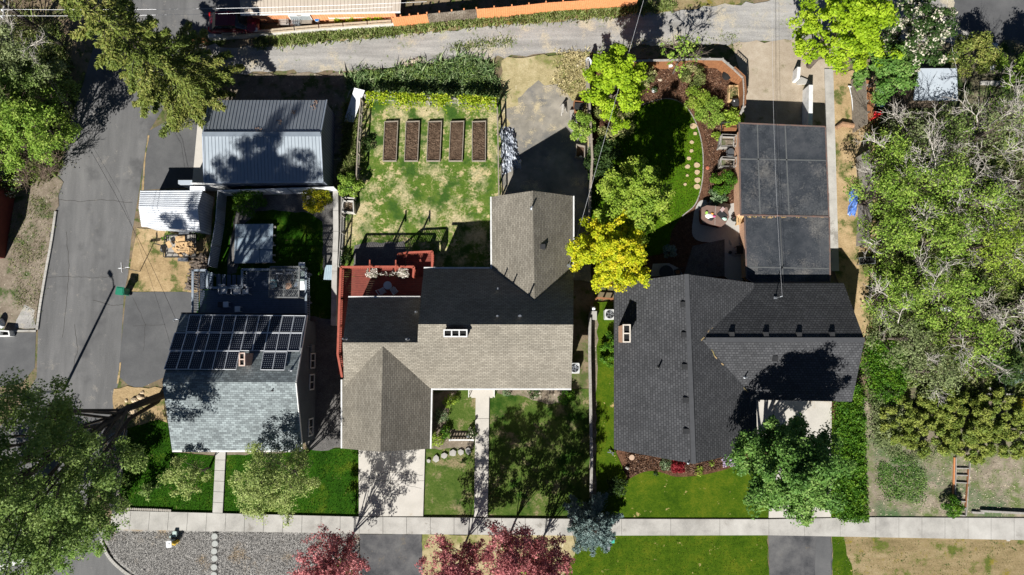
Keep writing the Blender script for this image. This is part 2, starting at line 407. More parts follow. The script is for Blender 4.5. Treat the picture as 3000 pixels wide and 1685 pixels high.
M_stones = gm('park_strip_gravel', [(0, (.10, .098, .095)), (.45, (.26, .25, .235)), (1, (.46, .445, .42))], .4, 3, 14, w=(.15, .2, .65), bump=1, bscale=13, bdist=.05, patches=[((.30, .23, .15), .5, .62, .05, 2)])
M_conc = gm('sidewalk_concrete', [(0, (.27, .26, .24)), (.5, (.39, .375, .345)), (1, (.48, .465, .43))], .35, 1.2, 14, w=(.45, .35, .2), bump=.15, patches=[((.25, .235, .21), .45, .645, .04, 5)])
M_conc2 = gm('driveway_concrete', [(0, (.40, .38, .34)), (.5, (.47, .445, .40)), (1, (.53, .5, .455))], .35, 1.2, 14, w=(.45, .35, .2), bump=.15, patches=[((.36, .3, .22), .4, .68, .05, 9)])
M_conc3 = gm('patio_concrete', [(0, (.32, .31, .29)), (.5, (.38, .37, .345)), (1, (.44, .43, .4))], .4, 1.5, 12, bump=.15)
G = lambda a, b, c: [(0, a), (.5, b), (1, c)]
M_lawn1 = gm('dark_lawn', G((.010, .038, .002), (.020, .070, .003), (.042, .105, .006)), .35, 1.6, 8, w=(.4, .3, .3), bump=1, bscale=11, bdist=.06, patches=[((.07, .11, .008), .6, .60, .08, 4), ((.13, .115, .045), 1.6, .70, .04, 9)])
M_lawn2 = gm('patchy_lawn', G((.045, .095, .012), (.085, .145, .02), (.19, .20, .06)), .35, 2.0, 8, bump=1, bscale=10, bdist=.06, patches=[((.46, .39, .23), .55, .565, .09, 3), ((.45, .37, .2), 1.9, .60, .05, 5), ((.04, .09, .015), .7, .57, .05, 11)])
M_lawn3 = gm('green_lawn', G((.022, .055, .002), (.050, .095, .004), (.105, .130, .008)), .4, 1.5, 8, bump=1, bscale=11, bdist=.06, patches=[((.40, .30, .13), 1.3, .69, .03, 3)])
M_lawn4 = gm('front_lawn', G((.035, .07, .010), (.065, .105, .018), (.14, .15, .05)), .4, 1.8, 8, bump=1, bscale=10, bdist=.06, patches=[((.22, .18, .10), .7, .61, .06, 7), ((.02, .055, .006), .5, .58, .05, 1)])
M_lawn5 = gm('oval_lawn', G((.030, .085, .002), (.060, .130, .004), (.115, .17, .008)), .5, 1.6, 8, bump=1, bscale=11, bdist=.06)
M_drygrass = gm('dry_grass', G((.16, .125, .06), (.25, .19, .10), (.34, .27, .16)), .3, 1.4, 9, stretch=(0, .6, 2.4), bump=1, bscale=10, bdist=.06, patches=[((.10, .12, .025), .8, .60, .05, 2), ((.05, .075, .02), 2.5, .66, .03, 6), ((.2, .16, .03), 1.2, .64, .05, 9)])
M_paledry = gm('pale_dry_grass', G((0.23, 0.196, 0.0978), (0.356, 0.299, 0.161), (0.483, 0.414, 0.253)), .35, 1.5, 9, bump=1, bscale=10, bdist=.05, patches=[((0.172, 0.184, 0.0575), .6, .57, .06, 2), ((0.632, 0.575, 0.46), .9, .68, .04, 4)])
M_mulch = gm('bark_mulch', G((.035, .018, .011), (.09, .045, .027), (.19, .105, .065)), .5, 3, 9, w=(.2, .25, .55), bump=1, bscale=12, bdist=.06)
M_soil = gm('bed_soil', G((.04, .026, .017), (.088, .058, .039), (.15, .105, .072)), .7, 3, 8, w=(.25, .35, .4), bump=1, bscale=5, bdist=.15)
M_bare = gm('bare_gravelly_soil', G((.12, .095, .068), (.2, .165, .125), (.30, .255, .20)), .4, 2, 9, bump=.9, bscale=11, patches=[((.055, .085, .025), .8, .585, .06, 3), ((.40, .35, .28), 3, .68, .03, 8)], spots=((.5, .43, .34), 3.2, .13))
M_lot = gm('weedy_lot', G((.15, .125, .092), (.25, .21, .16), (.36, .31, .24)), .4, 2, 9, bump=1, bscale=9, bdist=.06, patches=[((.11, .15, .045), .9, .545, .09, 3), ((.08, .13, .055), .35, .58, .08, 12), ((.45, .38, .28), 3.5, .66, .04, 2)])
M_woods = gm('woods_floor', G((.06, .052, .034), (.14, .12, .08), (.26, .225, .16)), .4, 2, 8, bump=1, bscale=8, bdist=.08, patches=[((.03, .06, .012), .5, .53, .08, 3)])
M_tan = gm('tan_gravel', G((.26, .21, .15), (.35, .29, .22), (.44, .38, .30)), .3, 1.5, 13, bump=.6, patches=[((.15, .14, .07), .9, .66, .05, 2)])
M_straw = gm('straw_ground', G((.22, .155, .08), (.36, .26, .14), (.48, .36, .21)), .4, 1.8, 9, bump=1, bscale=9, bdist=.06, patches=[((.09, .11, .03), .9, .57, .06, 3)])
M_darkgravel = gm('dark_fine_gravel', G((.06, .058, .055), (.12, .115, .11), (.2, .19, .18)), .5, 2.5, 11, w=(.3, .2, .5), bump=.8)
M_white = pm('road_paint', (.62, .62, .6), (.48, .48, .46), .7, 3)
# ---------------------------------------------------------------- ground sheets
struct('ground', MB().poly([(-300, -300, 0), (300, -300, 0), (300, 300, 0), (-300, 300, 0)]), M_dirt)
sheet('street', Ds([(-700, 1400), (-60, 1130), (40, 1035), (92, 950), (97, 800), (128, 560), (150, 420), (185, 280), (208, 215), (235, 120), (250, -60), (280, -400), (700, -400), (615, -40), (612, 60), (600, 95), (525, 88), (468, 98), (470, 112), (455, 190), (440, 230), (400, 290), (372, 335), (350, 480), (330, 600), (322, 690), (312, 735), (300, 950), (290, 1000), (228, 1270), (262, 1365), (285, 1415), (330, 1450), (420, 1490), (700, 1520), (3400, 1540), (3400, 1900), (-700, 1900)]), M_asph)
LV[0] += 1
mb = MB()
for q in ([(0, 1150), (165, 1090), (172, 1118), (0, 1180)], [(0, 1375), (285, 1282), (300, 1310), (0, 1408)], [(545, 1185), (660, 1150), (672, 1175), (560, 1212)], [(390, 1245), (480, 1215), (490, 1240), (400, 1272)]):
    mb.poly([Vector((p.x, p.y, .004*LV[0])) for p in Ts(0, 2, q[::-1])])
struct('crosswalk_marking', mb, M_white)
# kerb of the street, a real step
def kerb(name, pts, w=.16, h=.12, m=None):
    mb = MB()
    for a, b in zip(pts[:-1], pts[1:]):
        d = (b-a).normalized(); b2 = b-d*.015
        mb.bar(a+Vector((0, 0, h/2-.02)), b2+Vector((0, 0, h/2-.02)), w, h+.04)
    return struct(name, mb, m or M_conc)
def smooth(pts, n=4):
    out = []
    P = [pts[0]]+list(pts)+[pts[-1]]
    for i in range(1, len(P)-2):
        for k in range(n):
            t = k/n; a, b, c, d = P[i-1], P[i], P[i+1], P[i+2]
            out.append(.5*((2*b)+(c-a)*t+(2*a-5*b+4*c-d)*t*t+(3*b-a-3*c+d)*t*t*t))
    out.append(pts[-1]); return out
kerb('kerb', smooth(Ts(0, 1, [(425, 150), (392, 380), (352, 600), (318, 800), (300, 920), (285, 1042)])), .17)
kerb('kerb', smooth(Ts(0, 2, [(770, 1170), (790, 1240), (830, 1310), (890, 1375), (985, 1447), (1100, 1500)]), 5), .2, .13)
kerb('kerb', Ts(0, 1, [(80, 1050), (278, 1050)]), .15, .1)
sheet('driveway', Ts(0, 1, [(-200, 1062), (272, 1060), (262, 1330), (160, 1447), (-200, 1500)]), M_asph2)
sheet('driveway', Ds([(318, 735), (500, 734), (500, 800), (470, 900), (412, 950), (385, 962), (350, 978), (322, 968), (297, 945)]), M_asph2)
sheet('driveway', Ds([(374, 330), (420, 305), (500, 293), (486, 470), (355, 479), (360, 420)]), M_asph2)
sheet('driveway_apron', Ds([(499, 293), (545, 290), (545, 470), (483, 469)]), M_conc2)
sheet('driveway_seam', wob(Ts(0, 0, [(1118, 1020), (1128, 1020), (1100, 1200), (1082, 1447), (1070, 1447), (1090, 1200)]), .03, .4), M_straw)
sheet('driveway_seam', wob(Ts(0, 1, [(905, 1290), (915, 1290), (895, 1447), (885, 1447)]), .03, .4), M_straw)
sheet('street_verge', wob(Ts(0, 1, [(-200, -200), (300, -300), (470, -60), (420, 150), (345, 600), (290, 900), (270, 1040), (-200, 1040)]), .15), M_bare)
sheet('gravel_patch', wob(Ts(0, 1, [(180, 850), (260, 900), (270, 1035), (120, 1030), (140, 920)]), .12), M_gravel)
sheet('side_yard', wob(Ds([(345, 575), (545, 575), (545, 600), (500, 735), (318, 733), (325, 690)]), .05), M_straw)
sheet('weedy_strip', wob(Ds([(640, 100), (1010, 62), (1250, 46), (1580, 14), (1700, -10), (1860, -40), (1860, 12), (1530, 47), (1250, 66), (1000, 92), (640, 122)]), .15), M_drygrass)
sheet('alley', wob(Ds([(455, 200), (470, 112), (640, 120), (1000, 90), (1250, 64), (1530, 46), (1700, 26), (1860, 10), (2010, -8), (2300, -40), (3200, -60), (3200, 150), (2600, 125), (2400, 118), (2100, 104), (1975, 102), (1860, 112), (1640, 112), (1490, 132), (1190, 148), (1000, 168), (870, 180), (720, 180), (640, 185)]), .16), M_gravel)
mb = MB(); LV[0] += 1
sheet('dark_asphalt', wob(Ds([(2395, -60), (2700, -60), (2700, 118), (2480, 112), (2400, 60)]), .1), M_asph2)
sheet('parking_gravel', wob(Ds([(1840, 112), (1990, 100), (2110, 104), (2080, 330), (1850, 330), (1872, 240), (1862, 180)]), .15), M_tan)
sheet('bank', wob(Ds([(640, 190), (870, 186), (880, 250), (845, 480), (640, 480), (500, 260), (560, 190)]), .2), M_bare)
sheet('weed_bank', wob(Ds([(872, 185), (1000, 172), (1190, 150), (1240, 160), (1262, 245), (1100, 240), (920, 240), (868, 262)]), .18), gm('bank_greens', G((.03, .06, .014), (.075, .12, .035), (.17, .22, .08)), .5, 1.8, 7, bump=1, bscale=7, bdist=.1, patches=[((.24, .2, .12), .8, .64, .05, 3)]))
sheet('garden_lawn', Ds([(880, 240), (1262, 240), (1258, 490), (1245, 700), (860, 700), (862, 600), (880, 480)]), M_lawn2)
sheet('dry_yard', wob(Ds([(1262, 150), (1485, 130), (1478, 700), (1240, 700), (1262, 480)]), .12), M_paledry)
sheet('gravel_yard', wob(Ds([(1275, 300), (1320, 215), (1400, 205), (1445, 260), (1475, 300), (1478, 700), (1262, 700), (1262, 460)]), .35), M_gyard)
sheet('dark_gravel_pad', wob(Ts(1, 1, [(760, 400), (1110, 380), (1120, 600), (720, 600)]), .2), M_darkgravel)
# yard of the solar house; dark lawn and path colours also stand in for shade
sheet('yard_lawn', Ds([(545, 480), (850, 480), (850, 810), (490, 810), (522, 680)]), M_lawn1)
sheet('gravel_path', wob(Ds([(596, 520), (640, 490), (845, 490), (845, 690), (815, 690), (812, 560), (780, 535), (650, 530), (620, 560), (598, 690), (572, 690), (582, 600)]), .1), M_darkgravel)
sheet('gravel_bed', wob(Ds([(775, 800), (865, 800), (865, 1130), (770, 1130)]), .15), M_darkgravel)
# back garden of the dark-roofed house
sheet('mulch_bed', Ds([(1490, 150), (1720, 148), (1830, 150), (1870, 212), (1862, 310), (1862, 720), (1490, 720)]), M_mulch)
LVp = LV[0]
OV = smooth(Ds([(1480, 400), (1520, 330), (1580, 282), (1640, 256), (1685, 250), (1720, 266), (1745, 300), (1762, 350), (1768, 405), (1764, 465), (1748, 515), (1715, 545), (1690, 580), (1660, 640), (1500, 640), (1480, 560), (1480, 400)]), 4)
sheet('oval_lawn', OV, M_lawn5)
sheet('patio', smooth(Ts(2, 1, [(1370, 160), (1405, 80), (1470, 65), (1640, 95), (1760, 110), (1765, 640), (1600, 640), (1590, 400), (1500, 385), (1400, 370), (1355, 310), (1370, 160)]), 3), M_conc3)
sheet('stone_pad', Ts(2, 1, [(1060, 545), (1180, 540), (1260, 580), (1290, 640), (1040, 640)]), M_conc3)
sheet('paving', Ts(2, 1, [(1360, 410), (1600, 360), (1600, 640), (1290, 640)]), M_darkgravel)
sheet('side_lawn', wob(Ds([(1492, 760), (1548, 760), (1548, 1135), (1575, 1200), (1550, 1250), (1490, 1250)]), .05), M_lawn3)
sheet('mulch_strip', wob(Ds([(1485, 760), (1503, 800), (1500, 1000), (1498, 1250), (1484, 1250), (1482, 900)]), .08), M_bare)
# front yards
LVmax = LV[0]; LV[0] = 4
sheet('front_lawn', Ds([(1078, 978), (1484, 978), (1484, 1303), (1065, 1300), (1066, 1130)]), M_lawn4)
sheet('planting_bed', wob(Ds([(1083, 985), (1150, 985), (1130, 1030), (1120, 1080), (1195, 1085), (1193, 1128), (1070, 1130)]), .08), M_bare)
sheet('planting_bed', wob(Ds([(1245, 978), (1440, 978), (1408, 1012), (1380, 1018), (1320, 998), (1250, 990)]), .05), M_bare)
sheet('front_lawn', Ts(0, 2, [(955, 345), (1180, 268), (1265, 300), (1300, 520), (1630, 550), (1620, 975), (1300, 968), (950, 935), (912, 890), (905, 800), (925, 600)]), M_lawn1)
sheet('front_lawn', Ds([(565, 1140), (905, 1126), (905, 1299), (560, 1292)]), M_lawn1)
sheet('bare_border', wob(Ds([(430, 1128), (700, 1128), (745, 1138), (560, 1146), (500, 1142)]), .05), M_bare)
sheet('rock_bed', wob(Ts(0, 2, [(860, 40), (1070, 25), (1240, 40), (1260, 300), (1190, 268), (960, 345), (860, 200)]), .12), M_straw)
sheet('gravel_border', wob(Ts(0, 2, [(830, 380), (960, 330), (945, 450), (920, 620), (900, 850), (935, 955), (850, 960), (800, 800), (790, 600)]), .08), M_stones)
sheet('park_strip', wob(Ds([(245, 1330), (905, 1338), (905, 1500), (400, 1480), (330, 1447), (290, 1405), (262, 1360)]), .05), M_stones)
sheet('park_strip_grass', wob(Ds([(1062, 1345), (1440, 1345), (1480, 1500), (1062, 1500)]), .06), M_paledry)
sheet('park_strip_lawn', wob(Ds([(1470, 1345), (1930, 1342), (1934, 1500), (1390, 1500)]), .08), M_lawn3)
sheet('driveway_approach', wob(Ds([(905, 1343), (1062, 1343), (1062, 1510), (908, 1510)]), .04), M_asph3)
sheet('driveway_approach', Ds([(1932, 1346), (2092, 1346), (2096, 1510), (1936, 1510)]), M_asph3)
sheet('asphalt_patch', wob(Ts(3, 2, [(360, 1160), (468, 1160), (478, 1600), (350, 1600)]), .05), M_asph2)
sheet('park_strip_dry', wob(Ds([(2092, 1344), (2700, 1357), (2700, 1520), (2095, 1510)]), .06), M_drygrass)
sheet('lawn_edge', wob(Ts(3, 2, [(478, 1145), (570, 1150), (590, 1300), (640, 1420), (650, 1600), (485, 1600)]), .12), M_lawn3)
sheet('front_lawn', Ds([(1490, 1180), (1935, 1160), (1934, 1306), (1490, 1304)]), M_lawn3)
sheet('mulch_bed', smooth(Ds([(1560, 1120), (1910, 1120), (1910, 1150), (1858, 1170), (1800, 1187), (1755, 1196), (1700, 1199), (1670, 1190), (1640, 1184), (1610, 1190), (1575, 1208), (1555, 1212), (1540, 1160), (1560, 1120)]), 3), M_mulch)
sheet('entry_slab', Ds([(1890, 990), (1960, 990), (1960, 1100), (1890, 1100)]), M_conc2)
sheet('mulch_strip', wob(Ts(3, 2, [(462, 130), (520, 130), (525, 280), (470, 280)]), .03), M_mulch)
sheet('grass_strip', Ts(3, 2, [(470, 280), (560, 280), (560, 1010), (468, 1010)]), M_lawn3)
sheet('vacant_lot', wob(Ds([(2160, 1000), (2700, 1000), (2700, 1320), (2185, 1300)]), .1), M_lot)
sheet('woods_floor', wob(Ds([(2200, 110), (2700, 110), (2700, 1030), (2180, 1030), (2180, 760), (2200, 500)]), .3), M_woods)
sheet('dry_side_yard', wob(Ds([(2085, 180), (2200, 180), (2205, 700), (2185, 900), (2140, 760), (2100, 700), (2095, 320)]), .15), M_straw)
sheet('bare_clearing', wob(Ds([(2470, 470), (2600, 430), (2640, 560), (2500, 570)]), .3), M_bare)
sheet('bare_clearing', wob(Ds([(2440, 900), (2600, 880), (2640, 1040), (2480, 1020)]), .3), M_bare)
LV[0] = max(LV[0], LVmax); ZG = LV[0]*.004+.01; print('ZG', ZG)   # just above every sheet
# slabs: sidewalk, drives, walks; joints are gaps
LV[0] += 1
def slabs(name, L_, R_, n, m, z=.1, gap=.012, jit=0):
    """L_, R_: two edges (lists of 2 points); n slabs between their ends"""
    mb = MB()
    for i in range(n):
        a, b = i/n, (i+1)/n; le = (L_[1]-L_[0]).length; g = gap/le
        p = [L_[0].lerp(L_[1], a+g), L_[0].lerp(L_[1], b-g), R_[0].lerp(R_[1], b-g), R_[0].lerp(R_[1], a+g)]
        mb.prism(p, -.02, z+(random.uniform(-jit, jit)))
    return struct(name, mb, m)
sw = [((285, 1283), (280, 1330), (905, 1299), (905, 1341), 13), ((905, 1299), (905, 1341), (1440, 1304), (1440, 1346), 9), ((1440, 1304), (1440, 1346), (1932, 1305), (1932, 1345), 4), ((1932, 1305), (1932, 1345), (2200, 1300), (2200, 1350), 3), ((2200, 1300), (2200, 1350), (2720, 1303), (2720, 1360), 9)]
for a, b, c, d, n in sw: slabs('sidewalk', [D(*a), D(*c)], [D(*b), D(*d)], n, M_conc, ZG+.04, .012, .003)
slabs('walkway', [D(545, 1130), D(537, 1289)], [D(570, 1130), D(562, 1291)], 6, M_conc, ZG+.02)
slabs('walkway', [D(1197, 992), D(1193, 1299)], [D(1231, 992), D(1227, 1300)], 5, M_conc2, ZG+.02)
slabs('driveway', [D(903, 1120), D(904, 1298)], [D(1070, 1120), D(1065, 1298)], 2, M_conc2, ZG+.015)
slabs('driveway', [D(1948, 1000), D(1932, 1302)], [D(2090, 1000), D(2088, 1300)], 3, M_conc2, ZG+.015)
slabs('garage_path', [T(3, 0, 420, 525), T(3, 1, 468, 600)], [T(3, 0, 485, 525), T(3, 1, 528, 600)], 1, M_conc, ZG+.02)
# cracks of the concrete drive
mb = MB()
def crack(l, w=.02, z=None):
    z = ZG+.02 if z is None else z
    P = []
    for a, b in zip(l[:-1], l[1:]):
        for k in range(5): P.append(a.lerp(b, k/5)+Vector((random.uniform(-.05, .05), random.uniform(-.05, .05), 0)))
    P.append(l[-1])
    for a, b in zip(P[:-1], P[1:]):
        n = (b-a).cross(Vector((0, 0, 1))).normalized()*w/2; mb.poly([(a+n).to_2d().to_3d()+Vector((0, 0, z)), (a-n).to_2d().to_3d()+Vector((0, 0, z)), (b-n).to_2d().to_3d()+Vector((0, 0, z)), (b+n).to_2d().to_3d()+Vector((0, 0, z))][::-1])
crack(Ts(1, 2, [(790, 720), (880, 715), (950, 680), (1060, 668), (1160, 685), (1260, 690)])); crack(Ts(1, 2, [(1020, 515), (1010, 660), (1020, 800), (1005, 1000)]), .025)
crack(Ts(1, 2, [(1130, 770), (1250, 790)]), .012)
crack(Ts(0, 1, [(340, 650), (560, 640), (700, 648), (860, 640)]), .02, .01)
for l in ([(430, 60), (600, 75), (760, 60), (1000, 80)], [(500, 300), (520, 560), (505, 800), (470, 1100)], [(700, 820), (860, 860), (930, 850)], [(560, 1000), (590, 1180), (550, 1330)]): crack(Ts(0, 1, l), .025, .009)
crack(Ts(0, 1, [(1000, 800), (1100, 1000), (1080, 1200)]), .015, .022); crack(Ts(0, 1, [(1000, 1010), (1250, 1000)]), .012, .022)
struct('concrete_crack', mb, pm('crack_dark', (.05, .045, .04), rough=1))
# ---------------------------------------------------------------- building materials
def brickc(n, *a, **k): return bm_(n, *a, **k)
S_mint = bm_('grey_green_shingle', (.135, .155, .16), (.26, .30, .305), (.07, .08, .085), .30, .15, .01, sm=.2)
S_beige = bm_('beige_grey_shingle', (.178, .160, .128), (.248, .226, .184), (.085, .078, .066), .28, .14, .012)
S_char = bm_('charcoal_shingle', (.045, .047, .05), (.075, .077, .081), (.028, .028, .031), .24, .17, .03, sm=.6)
W_siding = bm_('blue_grey_siding', (.10, .115, .13), (.11, .125, .14), (.05, .06, .07), 6, .15, .012)
W_peach = bm_('peach_block_wall', (.62, .38, .25), (.58, .35, .23), (.45, .27, .18), .4, .2, .01)
W_beige = bm_('cream_siding', (.42, .38, .31), (.45, .40, .33), (.25, .22, .18), 6, .2, .012)
W_tan = bm_('brown_siding', (.20, .15, .11), (.22, .17, .12), (.1, .08, .06), 6, .2, .012)
W_orange = bm_('orange_board_wall', (.66, .28, .13), (.70, .31, .15), (.4, .15, .07), .2, 9, .014, off=0)
W_metal = bm_('grey_ribbed_wall', (.13, .15, .18), (.14, .16, .19), (.08, .09, .11), .22, 9, .03, off=0)
W_brick = bm_('red_brick', (.33, .13, .08), (.42, .2, .13), (.42, .38, .34), .21, .075, .012)
M_mroof = pm('slate_blue_metal', (.27, .31, .345), (.235, .275, .31), .5, .8)
M_mroof2 = pm('slate_blue_metal_shade_side', (.22, .24, .265), (.19, .21, .235), .55, 1.2)  # darker copy for the rear slope: its shade is put into the colour
M_wroof = pm('white_metal', (.74, .76, .78), (.60, .63, .67), .4, 1.5)
M_broof = pm('tan_metal', (.40, .345, .285), (.36, .31, .255), .5, 1.0)
M_blroof = pm('pale_panel_roof', (.40, .445, .49), (.36, .405, .45), .6, 1)
M_trim = pm('white_trim', (.72, .72, .70), (.55, .55, .54), .5)
M_rib = pm('rib_metal', (.215, .25, .285), (.18, .21, .245), .5, 2)
M_ribw = pm('white_rib', (.82, .83, .84), (.66, .68, .7), .4, 2)
M_ribb = pm('tan_rib', (.34, .28, .23), (.3, .25, .2), .5, 2)
M_dark = pm('dark_metal', (.022, .023, .025), (.035, .035, .035), .5)
M_black = pm('black_hollow', (.006, .006, .006), (.009, .009, .009), .9)
M_glass = pm('window_glass', (.02, .025, .03), (.03, .035, .04), .08, spec=.6)
M_galv = pm('galvanised_steel', (.42, .44, .46), (.3, .32, .34), .35, 6, .7)
M_wood = pm('weathered_wood', (.30, .26, .21), (.20, .17, .135), .85, 7, bump=.3)
M_woodl = pm('fresh_wood', (.55, .38, .20), (.42, .27, .13), .8, 6)
M_woodg = pm('grey_wood', (.36, .34, .31), (.24, .225, .2), .9, 7, bump=.3)
M_cedar = pm('cedar_board', (.30, .135, .058), (.21, .09, .04), .75, 5)
M_orange = pm('orange_stain', (.70, .30, .13), (.60, .235, .095), .7, 5)
M_red = pm('red_deck_stain', (.20, .046, .03), (.145, .034, .024), .6, 5)
M_redr = pm('red_rail_stain', (.38, .095, .06), (.29, .07, .045), .6, 5)
M_bdeck = pm('blue_grey_deck', (.12, .155, .215), (.09, .12, .17), .7, 5)
M_brail = pm('grey_rail', (.26, .30, .34), (.2, .235, .275), .6, 5)
M_plastic = pm('white_plastic', (.74, .75, .76), (.62, .64, .66), .35, 3)
M_flat = gm('roof_membrane', [(0, (.022, .026, .032)), (.5, (.036, .041, .049)), (1, (.058, .062, .07))], .35, 1.4, 10, w=(.5, .3, .2), bump=.15, rough=.8, patches=[((.20, .19, .175), .2, .64, .12, 3), ((.062, .067, .074), .5, .57, .08, 9)], spots=((.30, .30, .29), 4.5, .07))
M_bark = pm('grey_bark', (.15, .12, .095), (.09, .07, .055), .95, 5, bump=.6)
M_barkd = pm('dark_bark', (.06, .048, .038), (.035, .028, .022), .95, 5, bump=.6)
M_deadw = pm('bleached_twig', (.50, .46, .41), (.36, .33, .29), .9, 5)
M_browntwig = pm('brown_twig', (.22, .16, .12), (.14, .10, .075), .95, 5)
M_cable = pm('black_cable', (.015, .015, .016), rough=.6); M_wire = pm('bright_wire', (.75, .76, .78), (.6, .6, .62), .35, metal=.3)
# solar cell face
def cellmat():
    m, nt, N, L, P = newmat('solar_cells')
    uv = N.new('ShaderNodeTexCoord').outputs['UV']
    sp = N.new('ShaderNodeSeparateXYZ'); L.new(uv, sp.inputs[0])
    def tri(o, per): return math_(N, L, 'ABSOLUTE', math_(N, L, 'SUBTRACT', math_(N, L, 'FRACT', math_(N, L, 'DIVIDE', o, per)), .5))
    a, b = tri(sp.outputs[0], .135), tri(sp.outputs[1], .15)
    dot = maprange(N, L, math_(N, L, 'ADD', a, b), .82, .90)
    ln = maprange(N, L, math_(N, L, 'MAXIMUM', a, b), .47, .485)
    c = mix(N, L, math_(N, L, 'MULTIPLY', ln, .45), (.006, .008, .018), (.22, .26, .32)); c = mix(N, L, dot, c, (.7, .74, .78))
    L.new(c, P.inputs['Base Color']); P.inputs['Roughness'].default_value = .3; P.inputs['Specular IOR Level'].default_value = .35; return m
M_cell = cellmat(); M_frame = pm('panel_frame', (.68, .70, .73), (.6, .62, .65), .35, metal=.2)
# ---------------------------------------------------------------- building helpers
V3 = Vector
class Plane:
    def __init__(s, a, b, c): s.p = V3(a); s.n = (V3(b)-s.p).cross(V3(c)-s.p).normalized(); s.n = s.n if s.n.z >= 0 else -s.n
    def at(s, sx, sy, up=0.0):
        cp = V3((0, 0, H)); d = W(sx, sy, 0)-cp; k = (s.p-cp).dot(s.n)/d.dot(s.n); return cp+d*k+s.n*up
    def T(s, c, r, x, y, up=0.0): return s.at(750*c+x*KT, (0, 562, 1123)[r]+y*KT, up)
    def D(s, x, y, up=0.0): return s.at(x*KD, y*KD, up)
def gwalls(mb, BL, RL, FL, FR, RR, BR, ovg=.12, ove=.35, drop=.16, z0=-.1):
    """walls under a gable roof: points are roof corners"""
    u = (RR-RL).normalized(); o = []
    for P, Q, s in ((BL, RL, 1), (RL, None, 1), (FL, RL, 1), (FR, RR, -1), (RR, None, -1), (BR, RR, -1)):
        p = P+u*ovg*s
        if Q is not None: p = p+(Q-P).normalized()*ove
        o.append(p-V3((0, 0, drop)))
    n = 6
    for i in range(n):
        a, b = o[i], o[(i+1) % n]; mb.poly([(a.x, a.y, z0), (b.x, b.y, z0), (b.x, b.y, b.z), (a.x, a.y, a.z)])
    return o
def gutter(mb, a, b, w=.11):
    d = (b-a).normalized(); s = V3((d.y, -d.x, 0)).normalized()
    mb.bar(a-V3((0, 0, .07)), b-V3((0, 0, .07)), w, .1)
    n = max(2, int((b-a).length/.9))
    return mb
def ribs(mb, A, B, Cc, Dd, n, w=.03, h=.03, inset=.02):
    """raised seams from edge A-B to edge D-C"""
    for i in range(n):
        t = (i+.5)/n; p, q = A.lerp(B, t), Dd.lerp(Cc, t); p, q = p.lerp(q, inset*.2), q.lerp(p, inset*.2)
        up = V3((0, 0, h/2+.002)); mb.bar(p+up, q+up, w, h)
def hollow(mb, pts, z0, z1, wall, depth):
    """open-topped box: outer prism walls and a sunk inner floor"""
    n = len(pts); c = sum((V3((p[0], p[1], 0)) for p in pts), V3())/n
    inn = []
    for i in range(n):
        a, b, d = (V3((pts[(i+k-1) % n][0], pts[(i+k-1) % n][1], 0)) for k in range(3)); e1 = (a-b).normalized(); e2 = (d-b).normalized(); inn.append(b+(e1+e2)*wall)
    for i in range(n):
        j = (i+1) % n; o1, o2, i1, i2 = pts[i], pts[j], inn[i], inn[j]
        mb.poly([(o1[0], o1[1], z0), (o2[0], o2[1], z0), (o2[0], o2[1], z1), (o1[0], o1[1], z1)])
        mb.poly([(o1[0], o1[1], z1), (o2[0], o2[1], z1), (i2.x, i2.y, z1), (i1.x, i1.y, z1)])
        mb.poly([(i1.x, i1.y, z1), (i2.x, i2.y, z1), (i2.x, i2.y, z1-depth), (i1.x, i1.y, z1-depth)])
    return inn
def quadbox(mb, q, n, th):
    """slab on a plane: four points (upper side) with thickness th below"""
    q = [V3(p) for p in q]; lo = [p-n*th for p in q]
    if (q[1]-q[0]).cross(q[2]-q[0]).dot(n) < 0: q = q[::-1]; lo = lo[::-1]
    mb.poly(q); mb.poly(lo[::-1])
    for i in range(4): mb.poly([lo[i], lo[(i+1) % 4], q[(i+1) % 4], q[i]])
def ccw(p):
    a = sum(p[i][0]*p[(i+1) % len(p)][1]-p[(i+1) % len(p)][0]*p[i][1] for i in range(len(p))); return p if a > 0 else p[::-1]
def chimney(par, pts, z0, z1, bmat, flues, cap=True, frame=M_trim):
    pts = ccw(pts); mb = MB(); mb.prism([(p.x, p.y) for p in pts], z0, z1-.14); ch = part('chimney', mb, bmat, par)
    cen = sum(pts, V3())/4; cp = [cen+(p-cen)*1.08 for p in pts]
    mb = MB(); e = cp[1]-cp[0]; f = cp[3]-cp[0]
    if f.length > e.length: cp = cp[1:]+cp[:1]; e = cp[1]-cp[0]; f = cp[3]-cp[0]
    # crown: frame bars around each flue
    o = cp[0]; t = .13
    def bx(u0, u1, v0, v1, za, zb): mb.prism([o+e*u0+f*v0, o+e*u1+f*v0, o+e*u1+f*v1, o+e*u0+f*v1], za, zb)
    fu = t/e.length*.6; fv = t/f.length*.6
    bx(0, 1, 0, fv, z1-.14, z1); bx(0, 1, 1-fv, 1, z1-.14, z1)
    k = flues+1
    for i in range(k): c = i/flues*(1-fu); bx(c, c+fu, fv, 1-fv, z1-.139, z1-.001)
    part('chimney_crown', mb, frame, ch)
    mb = MB(); mb.prism([o+e*fu*.5+f*fv*.5, o+e*(1-fu*.5)+f*fv*.5, o+e*(1-fu*.5)+f*(1-fv*.5), o+e*fu*.5+f*(1-fv*.5)], z1-.6, z1-.12)
    part('flue', mb, M_black, ch); return ch
def pipe(par, pl, c, r, x, y, h=.35, rad=.05, m=None):
    p = pl.T(c, r, x, y); mb = MB(); mb.lathe(p, [(rad*2.2, p.z-.08), (rad*2.0, p.z+.03), (rad, p.z+.05), (rad, p.z+h), (rad*.8, p.z+h)], 8); return part('vent_pipe', mb, m or M_galv, par)
